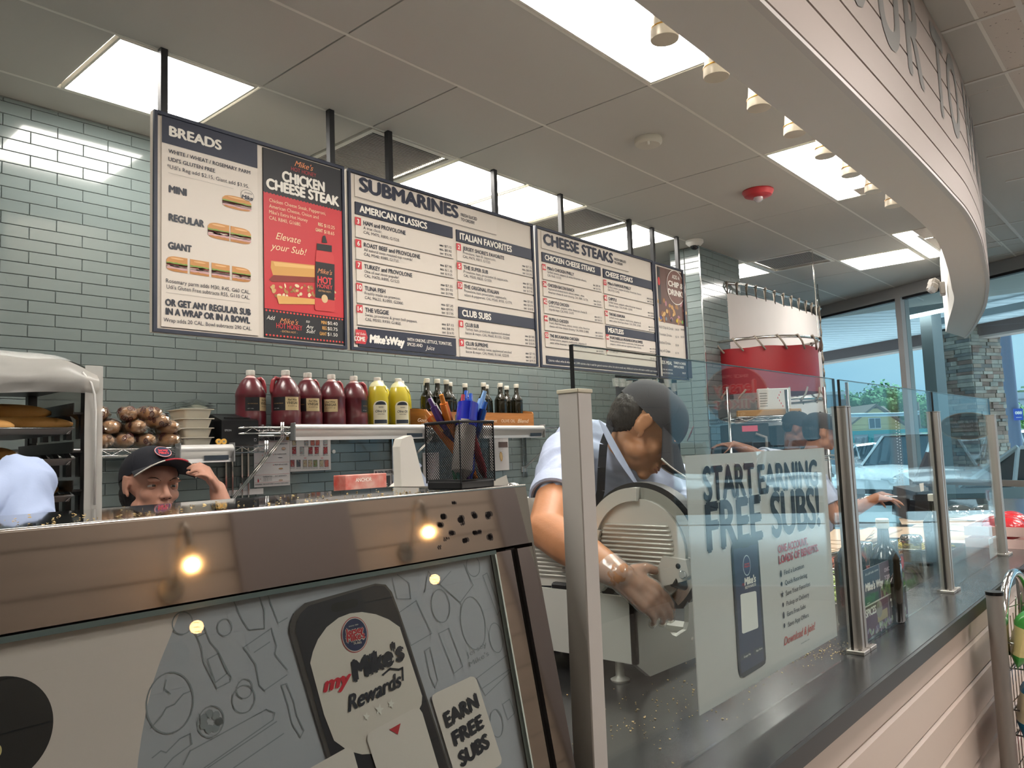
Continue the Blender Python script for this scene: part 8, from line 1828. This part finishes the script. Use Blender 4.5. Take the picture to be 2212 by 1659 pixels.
for x in (-.8, .3): obj('garage_door', MB().box(x, -.04, 0, x+.7, 0, 1.3, M_), mat('garage door', '#aab2b6', .6), t)
M_ = hm(1745, 52)
t = thing('warehouse', 'large pale box warehouse beyond the car park at left', 'building', tuple(M_.translation)); obj('walls', MB().box(-2.6, 0, 0, 2.6, 8, 4.6, M_), mat('warehouse cladding', '#9fb0ba', .6), t); obj('roof_edge', MB().box(-2.7, -.1, 4.6, 2.7, 8.1, 4.8, M_), mat('pale slab', '#d0d5d8', .6), t)
obj('low_wing', MB().box(-7.5, -2, 0, 3.6, 0, 2.3, M_), mat('wing wall', '#b9c0c3', .6), t)
for x in [-7+1.5*k for k in range(7)]: obj('wing_window', MB().box(x, -2.04, .6, x+.9, -2.0, 1.7, M_), mat('house window glass', '#4a5a66', .1), t)
M_ = hm(2245, 48)
t = thing('white_store', 'white flat roofed store behind the lamp pole at right', 'building', tuple(M_.translation)); obj('walls', MB().box(-2.4, 0, 0, 9, 9, 4.1, M_), mat('white rendered wall', '#c3cbcf', .7), t)
for k in range(5): obj('wall_band', MB().box(-2.4, -.05, .6+.75*k, 9, 0, .7+.75*k, M_), mat('band grey', '#8f979c', .6), t)
M_ = hm(2113, 44)
t = thing('red_sign', 'red rectangular sign board on a thin pole beyond the cars', 'sign', tuple(M_.translation)); obj('board', MB().box(-.15, 0, 2.35, 1.35, .15, 3.1, M_), mat('sign red', '#b3303c', .5), t); obj('roundel', MB().lathe([(.28, 0), (.001, .01)], 20, HM @ rotx(pi/2), M_ @ Vector((.35, -.01, 2.72))), mat('roundel white', '#d5d5d8', .5), t); obj('pole', MB().cyl(M_ @ Vector((.2, .07, 0)), M_ @ Vector((.2, .07, 5.2)), .06), mat('sign pole', '#9aa0a4', .5), t); obj('cross_arm', MB().cyl(M_ @ Vector((-1.2, .07, 4.8)), M_ @ Vector((.2, .07, 5.0)), .05), mat('sign pole', '#9aa0a4', .5), t)
pl = at(2190, 940, 17); t = thing('lamp_pole', 'blue grey lamp pole carrying a blue number sign', 'pole', (pl.x, pl.y, -.16))
obj('pole', MB().cyl((pl.x, pl.y, -.16), (pl.x, pl.y, 6.5), .16, .10, 14), mat('blue grey pole', '#5d6b80', .5), t, smooth=40)
M_ = HM.copy(); M_.translation = pl+Vector((0, 0, 0))-AY*.22; zs = [at(0, y, 17).z for y in (0,)]; z1s, z0s = at(2190, 890, 17).z, at(2190, 910, 17).z
obj('sign_board', MB().box(-.09*1, 0, z0s-pl.z, .09*1, .01, z1s-pl.z, M_), mat('sign blue', '#1f4fae', .5), t) if False else obj('sign_board', MB().box(-.10, 0, 1.70-pl.z, .10, .01, 1.95-pl.z, M_), mat('sign blue', '#1f4fae', .5), t)
B = Board(M_ @ Vector((0, -.004, 0)), AX, (0, 0, 1)); B.lift = .001; B.text(WHT, '088', -.075, 1.83-pl.z, .06, .15, bold=.05); B.text(WHT, 'BAY LOT', -.07, 1.75-pl.z, .025, .14) if False else B.rect(WHT, -.06, 1.755-pl.z, .06, 1.765-pl.z); B.build(t)
for x_, wh in ((1834, 'left of the yellow house'), (1987, 'behind the canopy post')):
    q = at(x_, 940, 40); up = thing('utility_pole', 'thin wooden utility pole '+wh, 'pole', (q.x, q.y, -.16), group='utility poles'); obj('pole', MB().cyl((q.x, q.y, -.16), (q.x, q.y, 3.2), .09, seg=8), BARK, up, smooth=True)
t = thing('overhead_wires', 'pair of pale overhead wires crossing before the house', 'wires', tuple(at(1890, 890, 40)))
for y0, y1 in ((893, 889), (897, 894)): obj('wire', MB().tube([at(1835, y0+2, 40), at(1890, y0+1, 40), at(1940, y0, 40), at(1985, y1, 40)], .05, 5), mat('pale wire', '#c9d6de', .5), t)
# printed ovals and hours on the window panes, read from the dining side
def decal(lab, name, uc, zc, draw):
    t = thing(name, lab, 'decal', tuple(fl_(uc, -.01, zc)), group='ovals stuck on the window panes')
    B = Board(fl_(uc, -.0065, zc), -FU if False else FU, (0, 0, 1))
    if B.n.dot(-FN) < 0: B = Board(fl_(uc, -.0065, zc), -FU, (0, 0, 1))
    B.lift = .0006; draw(B); B.build(t)
def dj(B):
    B.ell('#d8d2cc', 0, 0, .29, .27, 1, 48); B.ell('#232a46', 0, 0, .28, .26, 2, 48); B.text(WHT, 'SINCE 1956', 0, .16, .03, .24, ctr=True)
    B.text('#e9e2dc', 'Jersey', 0, .015, .12, .42, bold=.08, ctr=True, lay=3); B.text('#e9e2dc', "Mike's", 0, -.13, .12, .42, bold=.08, ctr=True, lay=3); B.text('#c9303a', 'Jersey', 0, .015, .12, .42, bold=.02, ctr=True, lay=5); B.text('#c9303a', "Mike's", 0, -.13, .12, .42, bold=.02, ctr=True, lay=5); B.text(WHT, 'SUBS', 0, -.21, .04, .14, ctr=True, bold=.02)
def dt(B):
    B.ell('#a08a6c', 0, 0, .225, .12, 1, 40); B.ell('#1c2230', 0, 0, .218, .114, 2, 40)
    for s_, y, w_ in (('Thanks For Stopping', .025, .36), ('Hope You Enjoyed', -.01, .26), ('Your Experience!', -.045, .24), ('Dir. In', -.08, .08)): B.text('#a9acb0', s_, 0, y, .024 if y > -.07 else .012, w_, ctr=True, shear=.2)
decal('dark round shop oval on the window pane, mirrored in guard glass', 'window_decal', -4.30, 1.88, dj); decal('small dark oval thanking customers, on the door pane', 'window_decal', -2.36, 1.50, dt)
t = thing('hours_sign', 'opening hours lettering on the door pane', 'sign', tuple(fl_(-2.3, -.01, 1.32)))
B = Board(fl_(-2.3, .0065, 1.32), FU, (0, 0, 1)) 
if B.n.dot(FN) < 0: B = Board(fl_(-2.3, .0065, 1.32), -FU, (0, 0, 1))
B.lift = .0006; B.text('#3a4048', 'Mon - Sun 10:00 am - 9:00 pm', -.3, 0, .022, .58, bold=.02); B.text('#3a4048', 'HOURS', -.06, .045, .022, .12, bold=.02); B.build(t)
